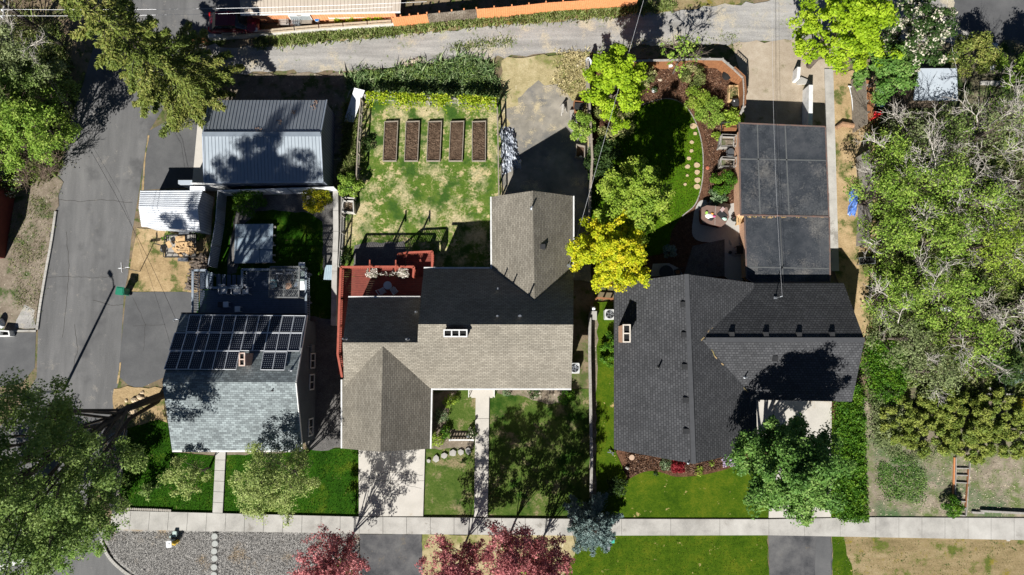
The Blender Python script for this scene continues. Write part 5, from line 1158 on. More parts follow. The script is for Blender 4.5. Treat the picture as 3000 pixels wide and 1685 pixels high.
# firewood
M_logend = pm('cut_wood', (.5, .38, .24), (.34, .24, .15), .9, 8)
mb = MB(); mb.tube([(-.2, 0, .0), (.2, 0, .0)], .085, 8); mb.mi = 1; mb.tube([(-.204, 0, 0), (.204, 0, 0)], .074, 8)
pr = None
for k in range(84):
    v = k//6/14; u = (k % 6)/6; bx_ = T(0, 1, 1400+110*u+60*(1-v)+random.uniform(-8, 8), 490+255*v+random.uniform(-8, 8), .4); loc = (bx_.x, bx_.y, .12+.28*random.random())
    if pr is None: pr = solo('firewood_log', mb, [M_bark, M_logend], 'split log in the woodpile beside the blue grey deck', 'log', 'split logs in the woodpile', loc=(0, 0, 0)); pr.location = loc
    else:
        c = pr.copy(); COL.objects.link(c); c.location = loc; c.rotation_euler = (0, random.uniform(-.25, .25), random.uniform(-.5, .5)+(math.pi/2 if random.random() < .3 else 0)); s_ = random.uniform(.8, 1.25); c.scale = (s_, s_, s_)
# street side: sign, bin, drain, pole
p = T(0, 1, 1058, 602); mb = MB(); mb.tube([(p.x, p.y, -.1), (p.x, p.y, 2.4)], .03, 6); t = thing('street_sign', 'white blade street sign on a thin pole by the dry verge', 'street sign', (p.x, p.y, 0)); part('pole', mb, M_galv, t)
mb = MB(); mb.box((p.x+.02, p.y), .75, .025, 2.05, 2.25, .12); part('sign_plate', mb, M_plastic, t); mb = MB(); mb.box((p.x, p.y), .025, .7, 2.28, 2.46, .12); part('sign_plate', mb, M_plastic, t)
M_bin = pm('green_bin_plastic', (.02, .20, .12), (.015, .15, .09), .45)
p = T(0, 1, 962, 757); t = thing('wheelie_bin', 'green wheeled bin standing at the edge of the street', 'bin', (p.x, p.y, 0)); mb = MB(); hollow_ = [(p.x-.24, p.y-.27), (p.x+.24, p.y-.27), (p.x+.24, p.y+.27), (p.x-.24, p.y+.27)]
rt = -.12; mb.box(p, .46, .52, .08, .95, rt, .04); part('body', mb, M_bin, t); mb = MB(); mb.box(p, .58, .6, .95, 1.02, rt, .06); mb.box((p.x, p.y), .46, .44, 1.02, 1.05, rt, .05); part('lid', mb, M_bin, t)
for s in (-1, 1): mb = MB(); mb.tube([(p.x+.24, p.y+s*.2-.03, .1), (p.x+.24, p.y+s*.2+.03, .1)], .1, 12); part('wheel', mb, M_dark, t)
mb = MB(); mb.tube([(p.x+.3, p.y-.22, .97), (p.x+.3, p.y+.22, .97)], .02, 6); part('handle', mb, M_bin, t)
mb = MB(); q = Ts(0, 0, [(1394, 402), (1428, 400), (1426, 453), (1393, 452)]); mb.prism(ccw(q), 0, .09); c4_ = ccw(q)
for k in range(5): mb.bar(c4_[0].lerp(c4_[3], (k+.5)/5)+V3((0, 0, .1)), c4_[1].lerp(c4_[2], (k+.5)/5)+V3((0, 0, .1)), .04, .02)
solo('drain_cover', mb, pm('rusty_iron', (.09, .07, .055), (.05, .04, .035)), 'rusty rectangular drain cover at the mouth of the alley', 'drain cover')
p = W(186, 1145); t = thing('street_lamp', 'tall grey lamp pole at the street edge under the big elm', 'lamp post', (p.x, p.y, 0)); part('pole', MB().tube([(p.x, p.y, -.1), (p.x, p.y, 6.8)], [.11, .08], 10), M_galv, t); mb = MB(); mb.tube([(p.x, p.y, 6.7), (p.x-.2, p.y+.3, 6.95), (p.x-.4, p.y+.6, 7.0)], .04, 6); part('arm', mb, M_galv, t); mb = MB(); mb.box((p.x-.46, p.y+.72), .2, .5, 6.92, 7.05, .6, .05); part('lamp_head', mb, M_galv, t)
p = W(186, 134); t = thing('utility_pole', 'dark wooden utility pole with crossarm in the top left corner', 'utility pole', (p.x, p.y, 0)); part('pole', MB().tube([(p.x, p.y, -.1), (p.x, p.y, 6.6)], [.16, .11], 10), M_barkd, t)
mb = MB(); mb.bar((p.x, p.y-1.0, 6.1), (p.x, p.y+1.0, 6.1), .1, .12); part('crossarm', mb, M_woodg, t)
for yy in (-.9, -.45, .45, .9): part('insulator', MB().lathe((p.x, p.y+yy), [(.04, 6.16), (.07, 6.2), (.05, 6.24), (.07, 6.28), (.03, 6.34)], 8), M_plastic, t)
def wire(label, pts, r=.014, m=None, sag=.4, name='power_line'):
    P = []
    for a, b in zip(pts[:-1], pts[1:]):
        for k in range(14): u = k/14; q_ = a.lerp(b, u); P.append(q_-V3((0, 0, sag*4*u*(1-u))))
    P.append(pts[-1]); return solo(name, MB().tube(P, r, 5), m or M_wire, label, 'power line')
px_ = lambda yy: V3((p.x, p.y+yy, 6.36))
for i, (yy, x2, y2, lb) in enumerate(((.9, 1600, -60, 'uppermost bright power line crossing the tan roof'), (.45, 1300, -20, 'bright power line above the dark red car'), (-.45, 1250, 5, 'bright power line over the conifer and car, second lowest'), (-.9, 1150, 20, 'lowest bright power line passing over the dark red car'))): wire(lb, [px_(yy), W(x2, y2, 6.2)], .006)
a = V3((p.x, p.y-.6, 5.4)); hp = T(0, 1, 1325, 960, 3.1)
wire('black service cable from the pole to the solar house corner', [a, T(0, 1, 860, 0, 4.6), hp], .012, M_cable, .25); wire('thin black cable crossing the street and lower driveway', [a+V3((0, 0, -.3)), T(0, 1, 900, 0, 4.2), T(0, 1, 1285, 1150, 2.9)], .008, M_cable, .25)
sm = p3b.T(3, 1, 55, 800)+V3((.1, .05, .95))
wire('pale braided cable over the flat roofed garage', [W(2262, -60, 5.5), sm], .006, M_wire, .5); wire('black cable over the flat roofed garage', [W(2272, -60, 5.7), sm+V3((.15, 0, 0))], .008, M_cable, .5)
hm = pgr.T(2, 1, 428, 560); mb = MB(); mb.tube([hm-V3((0, 0, .1)), hm+V3((0, 0, .5))], .03, 6); mb.bar(hm+V3((-.1, .1, .03)), hm+V3((.14, -.1, .03)), .16, .05); part('service_mast', mb, M_galv, h2)
wire('bright thin cable above the lime green tree and lawn edge', [T(2, 0, 1010, -60, 7.5), T(2, 0, 625, 1310, 5.4), hm+V3((0, 0, .5))], .008, M_wire, .2); wire('thin bright cable running down to the pale panel shed', [T(3, 0, 1350, -60, 6.5), D(2406, 172, 2.25)], .007, M_wire, .2)
p = T(0, 1, 1315, 975, 2.9); mb = MB(); mb.tube([p, p+V3((-.05, .1, .1)), p+V3((.1, .15, .05)), p+V3((.35, .1, -.05))], .05, 6); part('service_drop', mb, M_galv, h1)
# dark red car
def loft(mb, secs):
    n = len(secs[0]); o_ = [v for s in secs for v in s]; mb.add(o_, [(i*n+k, i*n+(k+1) % n, (i+1)*n+(k+1) % n, (i+1)*n+k) for i in range(len(secs)-1) for k in range(n)]+[tuple(reversed(range(n))), tuple(range((len(secs)-1)*n, len(secs)*n))])
c0 = T(0, 0, 1770, 176, .6); Lc, Wc = 3.75, 1.62
t = thing('car', 'dark red hatchback parked beside the orange building', 'car', (c0.x, c0.y, 0))
def sec(x, zlo, zs, zt_, ws, wt): return [(c0.x+x, c0.y+s, z) for s, z in ((-ws*.92, zlo), (ws*.92, zlo), (ws, (zlo+zs)/2), (ws*.97, zs), (wt, zt_), (-wt, zt_), (-ws*.97, zs), (-ws, (zlo+zs)/2))]
hw = Wc/2; mb = MB(); loft(mb, [sec(-Lc/2, .4, .62, .72, hw*.8, hw*.7), sec(-Lc/2+.12, .25, .75, .92, hw*.95, hw*.8), sec(-Lc/2+.5, .22, .8, .95, hw, hw*.84), sec(-.4, .2, .8, .93, hw, hw*.86), sec(.6, .2, .78, .9, hw, hw*.86), sec(1.1, .2, .76, .86, hw, hw*.84), sec(Lc/2-.25, .24, .68, .76, hw*.95, hw*.78), sec(Lc/2, .35, .55, .62, hw*.78, hw*.62)])
M_car = pm('dark_red_paint', (.13, .010, .02), (.10, .008, .016), .16, 2, spec=.6); part('body', mb, M_car, t, True)
mb = MB(); loft(mb, [sec(-Lc/2+.32, .9, .92, .94, hw*.84, hw*.8), sec(-Lc/2+.75, .9, 1.2, 1.3, hw*.82, hw*.68), sec(-.2, .9, 1.25, 1.38, hw*.82, hw*.7), sec(.35, .9, 1.2, 1.3, hw*.82, hw*.68), sec(1.05, .85, .87, .89, hw*.8, hw*.76)]); cb = part('cabin_glass', mb, pm('car_glass', (.015, .018, .022), rough=.06, spec=.8), t)
mb = MB(); loft(mb, [sec(-Lc/2+.72, 1.3, 1.31, 1.33, hw*.69, hw*.66), sec(-.2, 1.38, 1.39, 1.41, hw*.71, hw*.68), sec(.33, 1.3, 1.31, 1.33, hw*.69, hw*.66)]); part('roof_panel', mb, M_car, t)
for s in (-1, 1):
    for x in (-1.15, 1.15): mb = MB(); mb.tube([(c0.x+x, c0.y+s*(hw-.18), .3), (c0.x+x, c0.y+s*(hw+.005), .3)], .3, 18); w = part('wheel', mb, M_dark, t); mb = MB(); mb.tube([(c0.x+x, c0.y+s*(hw), .3), (c0.x+x, c0.y+s*(hw+.02), .3)], .19, 14); part('rim', mb, M_galv, w)
    mb = MB(); mb.box((c0.x-Lc/2+.1, c0.y+s*hw*.72), .16, .3, .74, .9, 0, .03); part('tail_light', mb, pm('red_lens', (.5, .01, .01), rough=.15), t); mb = MB(); mb.box((c0.x+Lc/2-.2, c0.y+s*hw*.7), .22, .3, .6, .74, 0, .05); part('headlight', mb, pm('clear_lens', (.6, .62, .64), rough=.1), t)
    mb = MB(); mb.box((c0.x+.7, c0.y+s*(hw+.06)), .12, .16, .92, 1.02, 0, .03); part('wing_mirror', mb, M_car, t)
# clutter along the orange wall
p = T(1, 0, 115, 168); t = thing('bicycle', 'dark bicycle leaning by the orange wall right of the car', 'bicycle', (p.x, p.y, 0))
for x in (-.5, .5):
    mb = MB(); a_ = [(p.x+x+.32*math.cos(k*.3927), p.y+.08*math.sin(k*.3927), .34+.32*math.sin(k*.3927)) for k in range(17)]; mb.tube(a_, .022, 5, False); part('wheel', mb, M_dark, t)
mb = MB(); g = lambda x, z: (p.x+x, p.y+.05*z, z); mb.bar(g(-.5, .34), g(-.15, .75), .035); mb.bar(g(-.15, .8), g(.35, .78), .035); mb.bar(g(-.05, .3), g(.35, .78), .035); mb.bar(g(-.05, .3), g(-.17, .85), .035); mb.bar(g(.5, .34), g(.33, .95), .035); mb.bar(g(-.5, .34), g(-.05, .3), .03); part('bicycle_frame', mb, M_dark, t)
mb = MB(); mb.bar((p.x+.33, p.y-.25, .98), (p.x+.33, p.y+.28, .98), .03); part('handlebar', mb, M_dark, t); part('saddle', MB().box((p.x-.18, p.y+.04), .25, .12, .86, .9, 0, .03), M_black, t)
p = T(1, 0, 225, 180); t = thing('work_bench', 'grey slatted bench in the clutter below the orange wall', 'bench', (p.x, p.y, 0)); mb = MB()
for k in range(4): mb.box((p.x, p.y-.27+k*.18), .8, .15, .5, .54)
part('seat', mb, M_woodg, t); legs(t, [(p.x+sx*.34, p.y+sy*.25) for sx in (-1, 1) for sy in (-1, 1)], 0, .5, .06, M_dark, 'leg')
p = T(1, 0, 300, 185); t = thing('wire_rack', 'dark wire rack of odd tools below the two small windows', 'rack', (p.x, p.y, 0)); mb = MB()
for k in range(7): mb.bar((p.x-.5+k*.17, p.y-.25, .6+.05*(k % 3)), (p.x-.45+k*.17, p.y+.25, .75), .03)
for sx in (-1, 1):
    for sy in (-1, 1): mb.bar((p.x+sx*.5, p.y+sy*.25, 0), (p.x+sx*.5, p.y+sy*.25, .7), .03)
part('rack_frame', mb, M_dark, t); part('tray', MB().box(p, 1.0, .5, .3, .33), M_galv, t)
p = T(1, 0, 390, 180); mb = MB(); mb.box(p, .9, .45, .45, .5); mb.box((p.x-.4, p.y), .06, .4, 0, .45); mb.box((p.x+.4, p.y), .06, .4, 0, .45); solo('shelf', mb, M_wood, 'low wooden shelf beside the blue bucket', 'shelf')
p = T(1, 0, 470, 165); t = thing('bucket', 'blue and white bucket at the foot of the orange wall', 'bucket', (p.x, p.y, 0)); part('pail', MB().lathe(p, [(.14, 0), (.17, .4), (.18, .4), (.18, .36)], 14), M_plastic, t); part('lid', MB().lathe(p, [(.165, .4), (.165, .42), (.1, .43)], 14), pm('blue_lid', (.02, .18, .5)), t)
p = T(1, 0, 580, 160); mb = MB(); mb.box(p, .4, .4, 0, .4, .0, .03); solo('crate', mb, M_woodl, 'small pale crate beside the sunny plants at the orange wall', 'crate')
t = thing('cold_frame', 'white framed glass cold frame against the orange wall', 'cold frame', (*T(1, 0, 660, 145).to_2d(), 0)); a, b = T(1, 0, 565, 150), T(1, 0, 850, 138); mb = MB()
mb.bar(a+V3((0, 0, .9)), b+V3((0, 0, .9)), .06); mb.bar(a+V3((0, -.15, .5)), b+V3((0, -.15, .5)), .06)
for k in range(6): m_ = a.lerp(b, k/5); mb.bar(m_+V3((0, 0, .9)), m_+V3((0, -.15, .5)), .05); mb.bar(m_+V3((0, 0, 0)), m_+V3((0, 0, .9)), .05)
part('frame', mb, M_trim, t); mb = MB(); quadbox(mb, [a+V3((0, 0, .88)), b+V3((0, 0, .88)), b+V3((0, -.15, .48)), a+V3((0, -.15, .48))], V3((0, .9, .4)).normalized(), .01); part('pane', mb, pm('pale_pane', (.5, .52, .5), rough=.15), t)
# white tub at left edge
q = ccw([T(0, 1, *p_, .55) for p_ in ((-12, 1042), (68, 1048), (76, 1090), (-12, 1094))]); mb = MB(); inn = hollow(mb, q, 0, .55, .1, .35); mb.mi = 1; mb.prism(ccw(inn), .1, .22); solo('tub', mb, [M_trim, M_black], 'white open tub at the left edge below the dirt verge', 'tub')
mb = MB(); mb.prism(ccw([D(-160, 462), D(44, 462), D(14, 650), D(-160, 660)]), -.1, 2.8); solo('side_wall', mb, pm('maroon_wall', (.11, .015, .012), (.08, .012, .01), .7), 'dark red wall in shade at the left edge', 'wall')
mb = MB(); mb.rock(T(0, 1, 15, 990), .3, .35, .5, 0, 5); solo('bag', mb, M_wpan, 'crumpled pale sack beside the white tub', 'sack')
# ---------------------------------------------------------------- dry yard behind the beige house
p = T(2, 0, 560, 530); t = thing('satellite_dish', 'white satellite dish on a pole by the weathered fence', 'satellite dish', (p.x, p.y, 0)); part('mast', MB().tube([(p.x, p.y, -.1), (p.x, p.y, 1.25)], .03, 6), M_galv, t)
mb = MB(); vs = []; nrm = V3((.55, -.3, .6)).normalized(); u = nrm.cross(V3((0, 0, 1))).normalized(); v = nrm.cross(u); cc = V3((p.x-.05, p.y+.03, 1.45))
for i in range(5):
    for k in range(16): rr = .02+.1*i; a = k*.3927; vs.append(cc+(u*math.cos(a)*.8+v*math.sin(a))*rr*.85+nrm*rr*rr*.5)
mb.add(vs, [(i*16+k, i*16+(k+1) % 16, (i+1)*16+(k+1) % 16, (i+1)*16+k) for i in range(4) for k in range(16)]); part('dish', mb, M_plastic, t, True); mb = MB(); mb.tube([cc-v*.3, cc+nrm*.45], .015, 5); mb.box(cc+nrm*.45, .08, .1, (cc+nrm*.45).z-.05, (cc+nrm*.45).z+.05); part('feed_arm', mb, M_galv, t)
a, b, c_ = T(2, 0, 365, 800, .5), T(2, 0, 385, 785, .75), T(2, 0, 410, 760, .7); mb = MB(); mb.bar(T(2, 0, 360, 815), b, .07); mb.bar(T(2, 0, 425, 745), b, .06); mb.bar(T(2, 0, 372, 880), b, .08); mb.bar(T(2, 0, 418, 860), b, .05); mb.bar(b, T(2, 0, 380, 850, .5), .16, .05); solo('sawhorse', mb, M_woodg, 'collapsed grey sawhorse standing on the gravel yard', 'sawhorse')
def planter(label, c, r, q, h, m=M_wood, fill=M_black, fl=.15, cat='planter', name='planter_box'):
    q = ccw([T(c, r, *k, h) for k in q]); t = thing(name, label, cat, (q[0].x, q[0].y, 0)); mb = MB(); inn = hollow(mb, q, 0, h, .06, fl+.05); part('box_wall', mb, m, t); part('fill', MB().prism(ccw(inn), h-fl-.2, h-fl), fill, t); return t
t = planter('dark wooden bin beside the conifer shrub at the yard fence', 2, 0, [(467, 757), (540, 765), (535, 850), (472, 845)], .8, M_cedar, M_black, .4); mb = MB(); mb.bar(T(2, 0, 470, 800, .84), T(2, 0, 538, 805, .84), .5, .03); part('lid', mb, M_dark, t)
planter('pale framed planter with dark soil at the yard fence', 2, 0, [(485, 1085), (552, 1100), (550, 1195), (478, 1185)], .6, M_wood, M_soil, .3)
mb = MB(); mb.lathe(T(2, 0, 516, 1195), [(.1, 0), (.13, .3), (.1, .34)], 12); solo('jug', mb, M_plastic, 'white jug beside the pale framed planter', 'jug')
mb = MB(); mb.box(T(2, 0, 465, 900, .5), .5, 1.5, 0, .45, .05); solo('timber_stack', mb, M_woodg, 'grey timber stack under the conifer shrub', 'timber')
p = T(1, 0, 1150, 485)
for i, (x, y, lb) in enumerate(((1140, 488, 'flat pale rock at the alley edge, nearer the left'), (1205, 465, 'pale broken rock slab at the alley edge, nearer the right'), (1225, 455, 'small pale rock behind the broken slab'))): mb = MB(); mb.rock(T(1, 0, x, y), .32, .2, .2, 0, i+20); solo('rock', mb, pm('pale_rock', (.45, .38, .29), (.33, .27, .2), .9, 5, bump=.5), lb, 'rock')
# AC units
def ac(label, q, s=.72):
    t = thing('air_conditioner', label, 'air conditioner', (q.x, q.y, 0)); mb = MB(); mb.box(q, s+.1, s+.1, 0, .08); part('base', mb, M_conc, t); mb = MB(); mb.box(q, s, s, .08, .8, 0, .06); part('casing', mb, pm('ac_casing', (.58, .59, .58), (.48, .49, .48), .5), t)
    mb = MB(); mb.lathe(q, [(s*.42, .795), (s*.42, .81)], 20); part('fan_well', mb, M_black, t); mb = MB()
    for k in range(5): a = k*1.2566; mb.bar((q.x+.05*math.cos(a), q.y+.05*math.sin(a), .815), (q.x+s*.4*math.cos(a), q.y+s*.4*math.sin(a), .815), .1, .008)
    part('fan', mb, M_galv, t)
    mb = MB()
    for rr in (.1, .2, .3): mb.tube([(q.x+rr*math.cos(k*.5236), q.y+rr*math.sin(k*.5236), .83) for k in range(13)], .006, 4, False)
    part('grille', mb, M_galv, t); return t
ac('white air conditioner beside the beige house wall', T(2, 1, 472, 1330, .8)); ac('white air conditioner beside the charcoal house wall', T(2, 1, 738, 925, .8))
# ---------------------------------------------------------------- mulched garden
for i, (x, y, r_) in enumerate(((1365, 955, .34), (1378, 1013, .2), (1352, 1077, .2), (1350, 1142, .2), (1332, 1200, .22), (1320, 1262, .24), (1390, 1250, .3), (1392, 1303, .3), (1397, 1362, .32), (1392, 1412, .32), (1318, 1328, .14), (1302, 1395, .16))):
    mb = MB(); r_ *= .82; rd = random.Random(i); c = T(2, 0, x, y); P_ = [(c.x+r_*rd.uniform(.75, 1.1)*math.cos(a*.785), c.y+.85*r_*rd.uniform(.75, 1.1)*math.sin(a*.785)) for a in range(8)]; mb.prism(P_, 0, LVp*.004+.07); solo('stepping_stone', mb, pm('tan_flagstone', (.50, .38, .23), (.38, .29, .18), .9, 6) if i == 0 else bpy.data.materials['tan_flagstone'], 'flat tan stepping stone set in the oval lawn edge', 'stepping stone', 'stepping stones along the oval lawn')
p = T(2, 0, 1612, 580); t = thing('fire_pit', 'round black covered fire pit in the mulch by the cedar fence', 'fire pit', (p.x, p.y, 0)); part('bowl', MB().lathe(p, [(.3, 0), (.36, .35), (.38, .4)], 18), M_dark, t); part('lid', MB().lathe(p, [(.38, .4), (.34, .47), (.2, .54), (.05, .58), (.05, .63)], 18), M_black, t)
q = ccw([T(2, 0, *k, .5) for k in ((1637, 642), (1715, 642), (1718, 760), (1632, 760))]); t = thing('raised_bed', 'pale timber raised bed in the corner of the cedar fence', 'raised bed', (q[0].x, q[0].y, 0)); mb = MB(); inn = hollow(mb, q, 0, .5, .1, .15); part('board', mb, M_woodl, t); part('soil', MB().prism(ccw(inn), .2, .38), M_straw, t)
C, d, rr = dome(.35, .5, 250, 6); C += np.array((q[2].x-q[0].x-.5, q[2].y-q[0].y-.5, .38)); o = bpy.data.objects.new('plant', quads('plant', C, .1, M_leafd, .3, .5, d, rr)); COL.objects.link(o); o.parent = t
p = T(2, 0, 1685, 775, .7); t = thing('storage_bin', 'black lidded bin with a white label beside the pale raised bed', 'bin', (p.x, p.y, 0)); part('body', MB().box(p, .42, .5, 0, .7, .1, .04), M_black, t); part('lid', MB().box(p, .48, .56, .7, .76, .1, .05), M_dark, t); part('label_plate', MB().box((p.x-.1, p.y+.1), .08, .1, .76, .765, .1), M_plastic, t)
p = T(2, 0, 1178, 523); t = thing('bird_house', 'small white box on a stake in the mulch by the cedar fence', 'bird box', (p.x, p.y, 0)); part('stake', MB().box(p, .05, .05, 0, .6), M_wood, t); mb = MB(); mb.box(p, .22, .22, .6, .85); mb.prism([(p.x-.15, p.y-.15), (p.x+.15, p.y-.15), (p.x+.15, p.y+.15), (p.x-.15, p.y+.15)], .85, .88); part('box', mb, M_plastic, t)
potplant('white pot with a small plant standing in the dark mulch', T(2, 0, 1070, 685, .2), 0, .16, .3, M_plastic, M_leafd, 120)
mb = MB(); mb.rock(T(2, 0, 1115, 608), .2, .15, .15, 0, 4); solo('rock', mb, bpy.data.materials['pale_rock'], 'pale rock lying on the mulch beside the lime tree', 'rock')
p = T(2, 0, 1472, 1270); mb = MB(); mb.lathe(p, [(.14, 0), (.14, ZG), (.11, ZG+.02), (.02, ZG+.02)], 16); solo('valve_cover', mb, pm('terracotta', (.42, .13, .07)), 'round terracotta cover in the mulch path by the garage', 'valve cover')
# two tall planters on frames beside the garage
for i, (y, lb) in enumerate(((1072, 'grey raised planter on a frame, nearer the cedar fence'), (1232, 'grey raised planter on a frame, nearer the round hedge'))):
    zt_ = .75; q = [T(2, 0, *k, zt_) for k in ((1572, y-45+i*8), (1680, y-40+i*8), (1675, y+42-i*8), (1560, y+42-i*8))]; qc = ccw(q); t = thing('raised_planter', lb, 'planter', (qc[0].x, qc[0].y, 0), 'raised planters beside the flat roofed garage'); mb = MB(); inn = hollow(mb, qc, .3, zt_, .08, .15); part('box_wall', mb, M_woodg, t); part('soil', MB().prism(ccw(inn), .5, .62), M_bare, t); legs(t, [k+(sum(q, V3())/4-k)*.1 for k in q], 0, .3, .09, M_woodg, 'leg')
    mb = MB()
    for k in range(4): mb.bar(q[k]+V3((0, 0, .0)), q[k]+V3((0, 0, .45)), .04); mb.bar(q[k]+V3((0, 0, .45)), q[(k+1) % 4]+V3((0, 0, .45)), .03)
    part('net_frame', mb, M_woodg, t)
p = T(2, 0, 1650, 1152, .9); t = thing('barbecue', 'black kettle hooded barbecue between the two grey planters', 'barbecue', (p.x, p.y, 0)); mb = MB(); mb.box(p, .45, .6, .55, .8, 0, .05); part('firebox', mb, M_dark, t); mb = MB(); mb.box(p, .47, .62, .8, .98, 0, .14); part('hood', mb, pm('bbq_hood', (.09, .095, .1), (.06, .065, .07), .35), t); legs(t, [(p.x+sx*.18, p.y+sy*.24) for sx in (-1, 1) for sy in (-1, 1)], 0, .55, .04, M_dark, 'leg'); part('side_shelf', MB().box((p.x, p.y+.42), .38, .2, .76, .79), M_dark, t); part('handle', MB().bar((p.x-.28, p.y-.2, .88), (p.x-.28, p.y+.2, .88), .03), M_galv, t)
p = T(2, 0, 1635, 965, .45); t = thing('garden_bench', 'dark wooden garden bench between shrubs at the garage corner', 'bench', (p.x, p.y, 0)); mb = MB()
for k in range(4): mb.box((p.x, p.y-.18+k*.12), 1.3, .1, .42, .45)
part('seat', mb, M_cedar, t); mb = MB()
for zz in (.6, .72, .84): mb.box((p.x, p.y+.28), 1.3, .03, zz, zz+.09)
part('backrest', mb, M_dark, t); mb = MB(); posts(mb, [(p.x+sx*.6, p.y+sy*.2) for sx in (-1, 1) for sy in (-1, 1)], 0, .6, .06); mb.bar((p.x-.6, p.y-.22, .6), (p.x-.6, p.y+.25, .6), .06); mb.bar((p.x+.6, p.y-.22, .6), (p.x+.6, p.y+.25, .6), .06); part('leg_frame', mb, M_dark, t)
# hot tub with things on its cover
zh = .95; q = [T(2, 1, *k, zh) for k in ((1430, 120), (1470, 102), (1625, 118), (1640, 190), (1610, 240), (1580, 262), (1440, 232), (1428, 200))]; c = sum(q, V3())/8
t = thing('hot_tub', 'brown hot tub with closed folding cover on the shaded patio', 'hot tub', (c.x, c.y, 0)); part('cabinet', MB().prism(ccw([c+(k-c)*.95 for k in q]), 0, .85), pm('hot_tub_side', (.14, .04, .03), (.1, .03, .022), .6), t); M_cov = pm('brown_vinyl', (.20, .13, .105), (.16, .105, .085), .55, 3); mb = MB(); mb.prism(ccw([c+(k-c)*1.0 for k in q]), .85, zh); part('cover', mb, M_cov, t)
mb = MB(); mb.bar(T(2, 1, 1535, 106, zh)+V3((0, 0, .01)), T(2, 1, 1530, 250, zh)+V3((0, 0, .01)), .03, .02); part('cover_seam', mb, M_woodg, t)
cl = [('white_towel', (1490, 185), .32, (.75, .73, .7), 'rumpled white cloth on the hot tub cover'), ('black_cloth', (1500, 205), .2, (.02, .02, .02), 'small black cloth on the hot tub cover'), ('pink_cloth', (1522, 185), .13, (.6, .1, .25), 'small pink cloth on the hot tub cover'), ('orange_cloth', (1510, 165), .11, (.7, .3, .04), 'small orange cloth on the hot tub cover')]
for i, (nm_, (x, y), r_, col, lb) in enumerate(cl):
    mb = MB(); mb.rock(T(2, 1, x, y, zh), r_, r_*.7, .08, zh, 30+i); solo(nm_, mb, pm(nm_+'_fabric', col), lb, 'cloth')
p = T(2, 1, 1465, 160, zh); mb = MB(); mb.lathe(p, [(.09, zh), (.1, zh+.12), (.06, zh+.12)], 12); solo('green_cup', mb, pm('lime_plastic', (.35, .6, .1)), 'lime green cup on the hot tub cover', 'cup')
mb = MB(); quadbox(mb, [T(2, 1, *k, zh+.05) for k in ((1545, 170), (1582, 135), (1628, 180), (1590, 215))], V3((0, 0, 1)), .03); solo('black_mat', mb, M_dark, 'black mat spread on the right half of the hot tub cover', 'mat')
mb = MB(); quadbox(mb, [T(2, 1, *k, zh+.09) for k in ((1567, 135), (1590, 112), (1608, 128), (1586, 155))], V3((0, 0, 1)), .02); solo('grey_board', mb, pm('pinkish_board', (.36, .32, .34), (.45, .28, .24), .7, 12), 'small pinkish grey board on the black mat', 'board')
mb = MB(); mb.rock(T(2, 1, 1600, 205, zh), .17, .14, .1, zh+.05, 9); solo('mint_cloth', mb, pm('mint_fabric', (.45, .65, .55)), 'mint green cloth at the edge of the black mat', 'cloth')
potplant('flower pot of purple plants on the patio beside the garage', T(2, 1, 1675, 205, .3), 0, .18, .3, M_dark, lm('purple_leaf', [(0, (.03, .05, .03)), (.6, (.09, .09, .07)), (1, (.3, .12, .2))]), 220)
p = T(2, 1, 1728, 222, .4); t = thing('garden_chair', 'honey coloured wooden garden chair beside the garage wall', 'chair', (p.x, p.y, 0)); mb = MB()
for k in range(4): mb.bar((p.x-.24+k*.16, p.y-.27, .38), (p.x-.24+k*.16, p.y+.22, .32), .14, .025)
part('seat', mb, M_woodl, t); mb = MB()
for k in range(4): mb.bar((p.x-.24+k*.16, p.y+.22, .34), (p.x-.26+k*.173, p.y+.5, .95), .13, .025)
part('backrest', mb, M_woodl, t)
for s in (-1, 1): part('armrest', MB().box((p.x+s*.34, p.y), .12, .62, .55, .58), M_woodl, t); part('leg', MB().box((p.x+s*.33, p.y-.25), .07, .07, 0, .55), M_woodl, t); part('leg', MB().box((p.x+s*.33, p.y+.25), .07, .07, 0, .55), M_woodl, t)
p = T(2, 1, 1720, 440, .5); t = thing('patio_table', 'black square table in the shade beside the lower garage roof', 'table', (p.x, p.y, 0)); part('tabletop', MB().box(p, .6, .6, .66, .7, 0, .03), M_black, t); legs(t, [(p.x+sx*.25, p.y+sy*.25) for sx in (-1, 1) for sy in (-1, 1)], 0, .66, .05, M_dark, 'leg')
p = T(2, 1, 1700, 465); mb = MB(); mb.box(p, .9, .5, .0, ZG, 0, .04); solo('door_mat', mb, M_woodg, 'pale step mat in front of the black square table', 'mat')
mb = MB(); mb.rock(T(2, 1, 1645, 385), .12, .22, .12, .03, 41); solo('stone', mb, M_conc, 'white stone on the shaded paving, nearer the lawn', 'stone'); mb = MB(); mb.lathe(T(2, 1, 1640, 460), [(.11, .02), (.13, .2), (.1, .22)], 12); solo('garden_light', mb, M_dark, 'small round black lantern on the shaded paving', 'lantern')
p = T(2, 1, 1250, 605, .5); t = thing('side_chair', 'dark chair with orange cushion on the shaded stone pad', 'chair', (p.x, p.y, 0)); part('seat', MB().box(p, .46, .46, .4, .44, .4, .04), M_dark, t); part('cushion', MB().box(p, .3, .3, .44, .52, .4, .06), M_cedar, t); mb = MB(); mb.box((p.x+.15, p.y+.22), .46, .05, .44, .9, .4); part('backrest', mb, M_dark, t); legs(t, [(p.x+sx*.18, p.y+sy*.18) for sx in (-1, 1) for sy in (-1, 1)], 0, .4, .04, M_dark, 'leg')
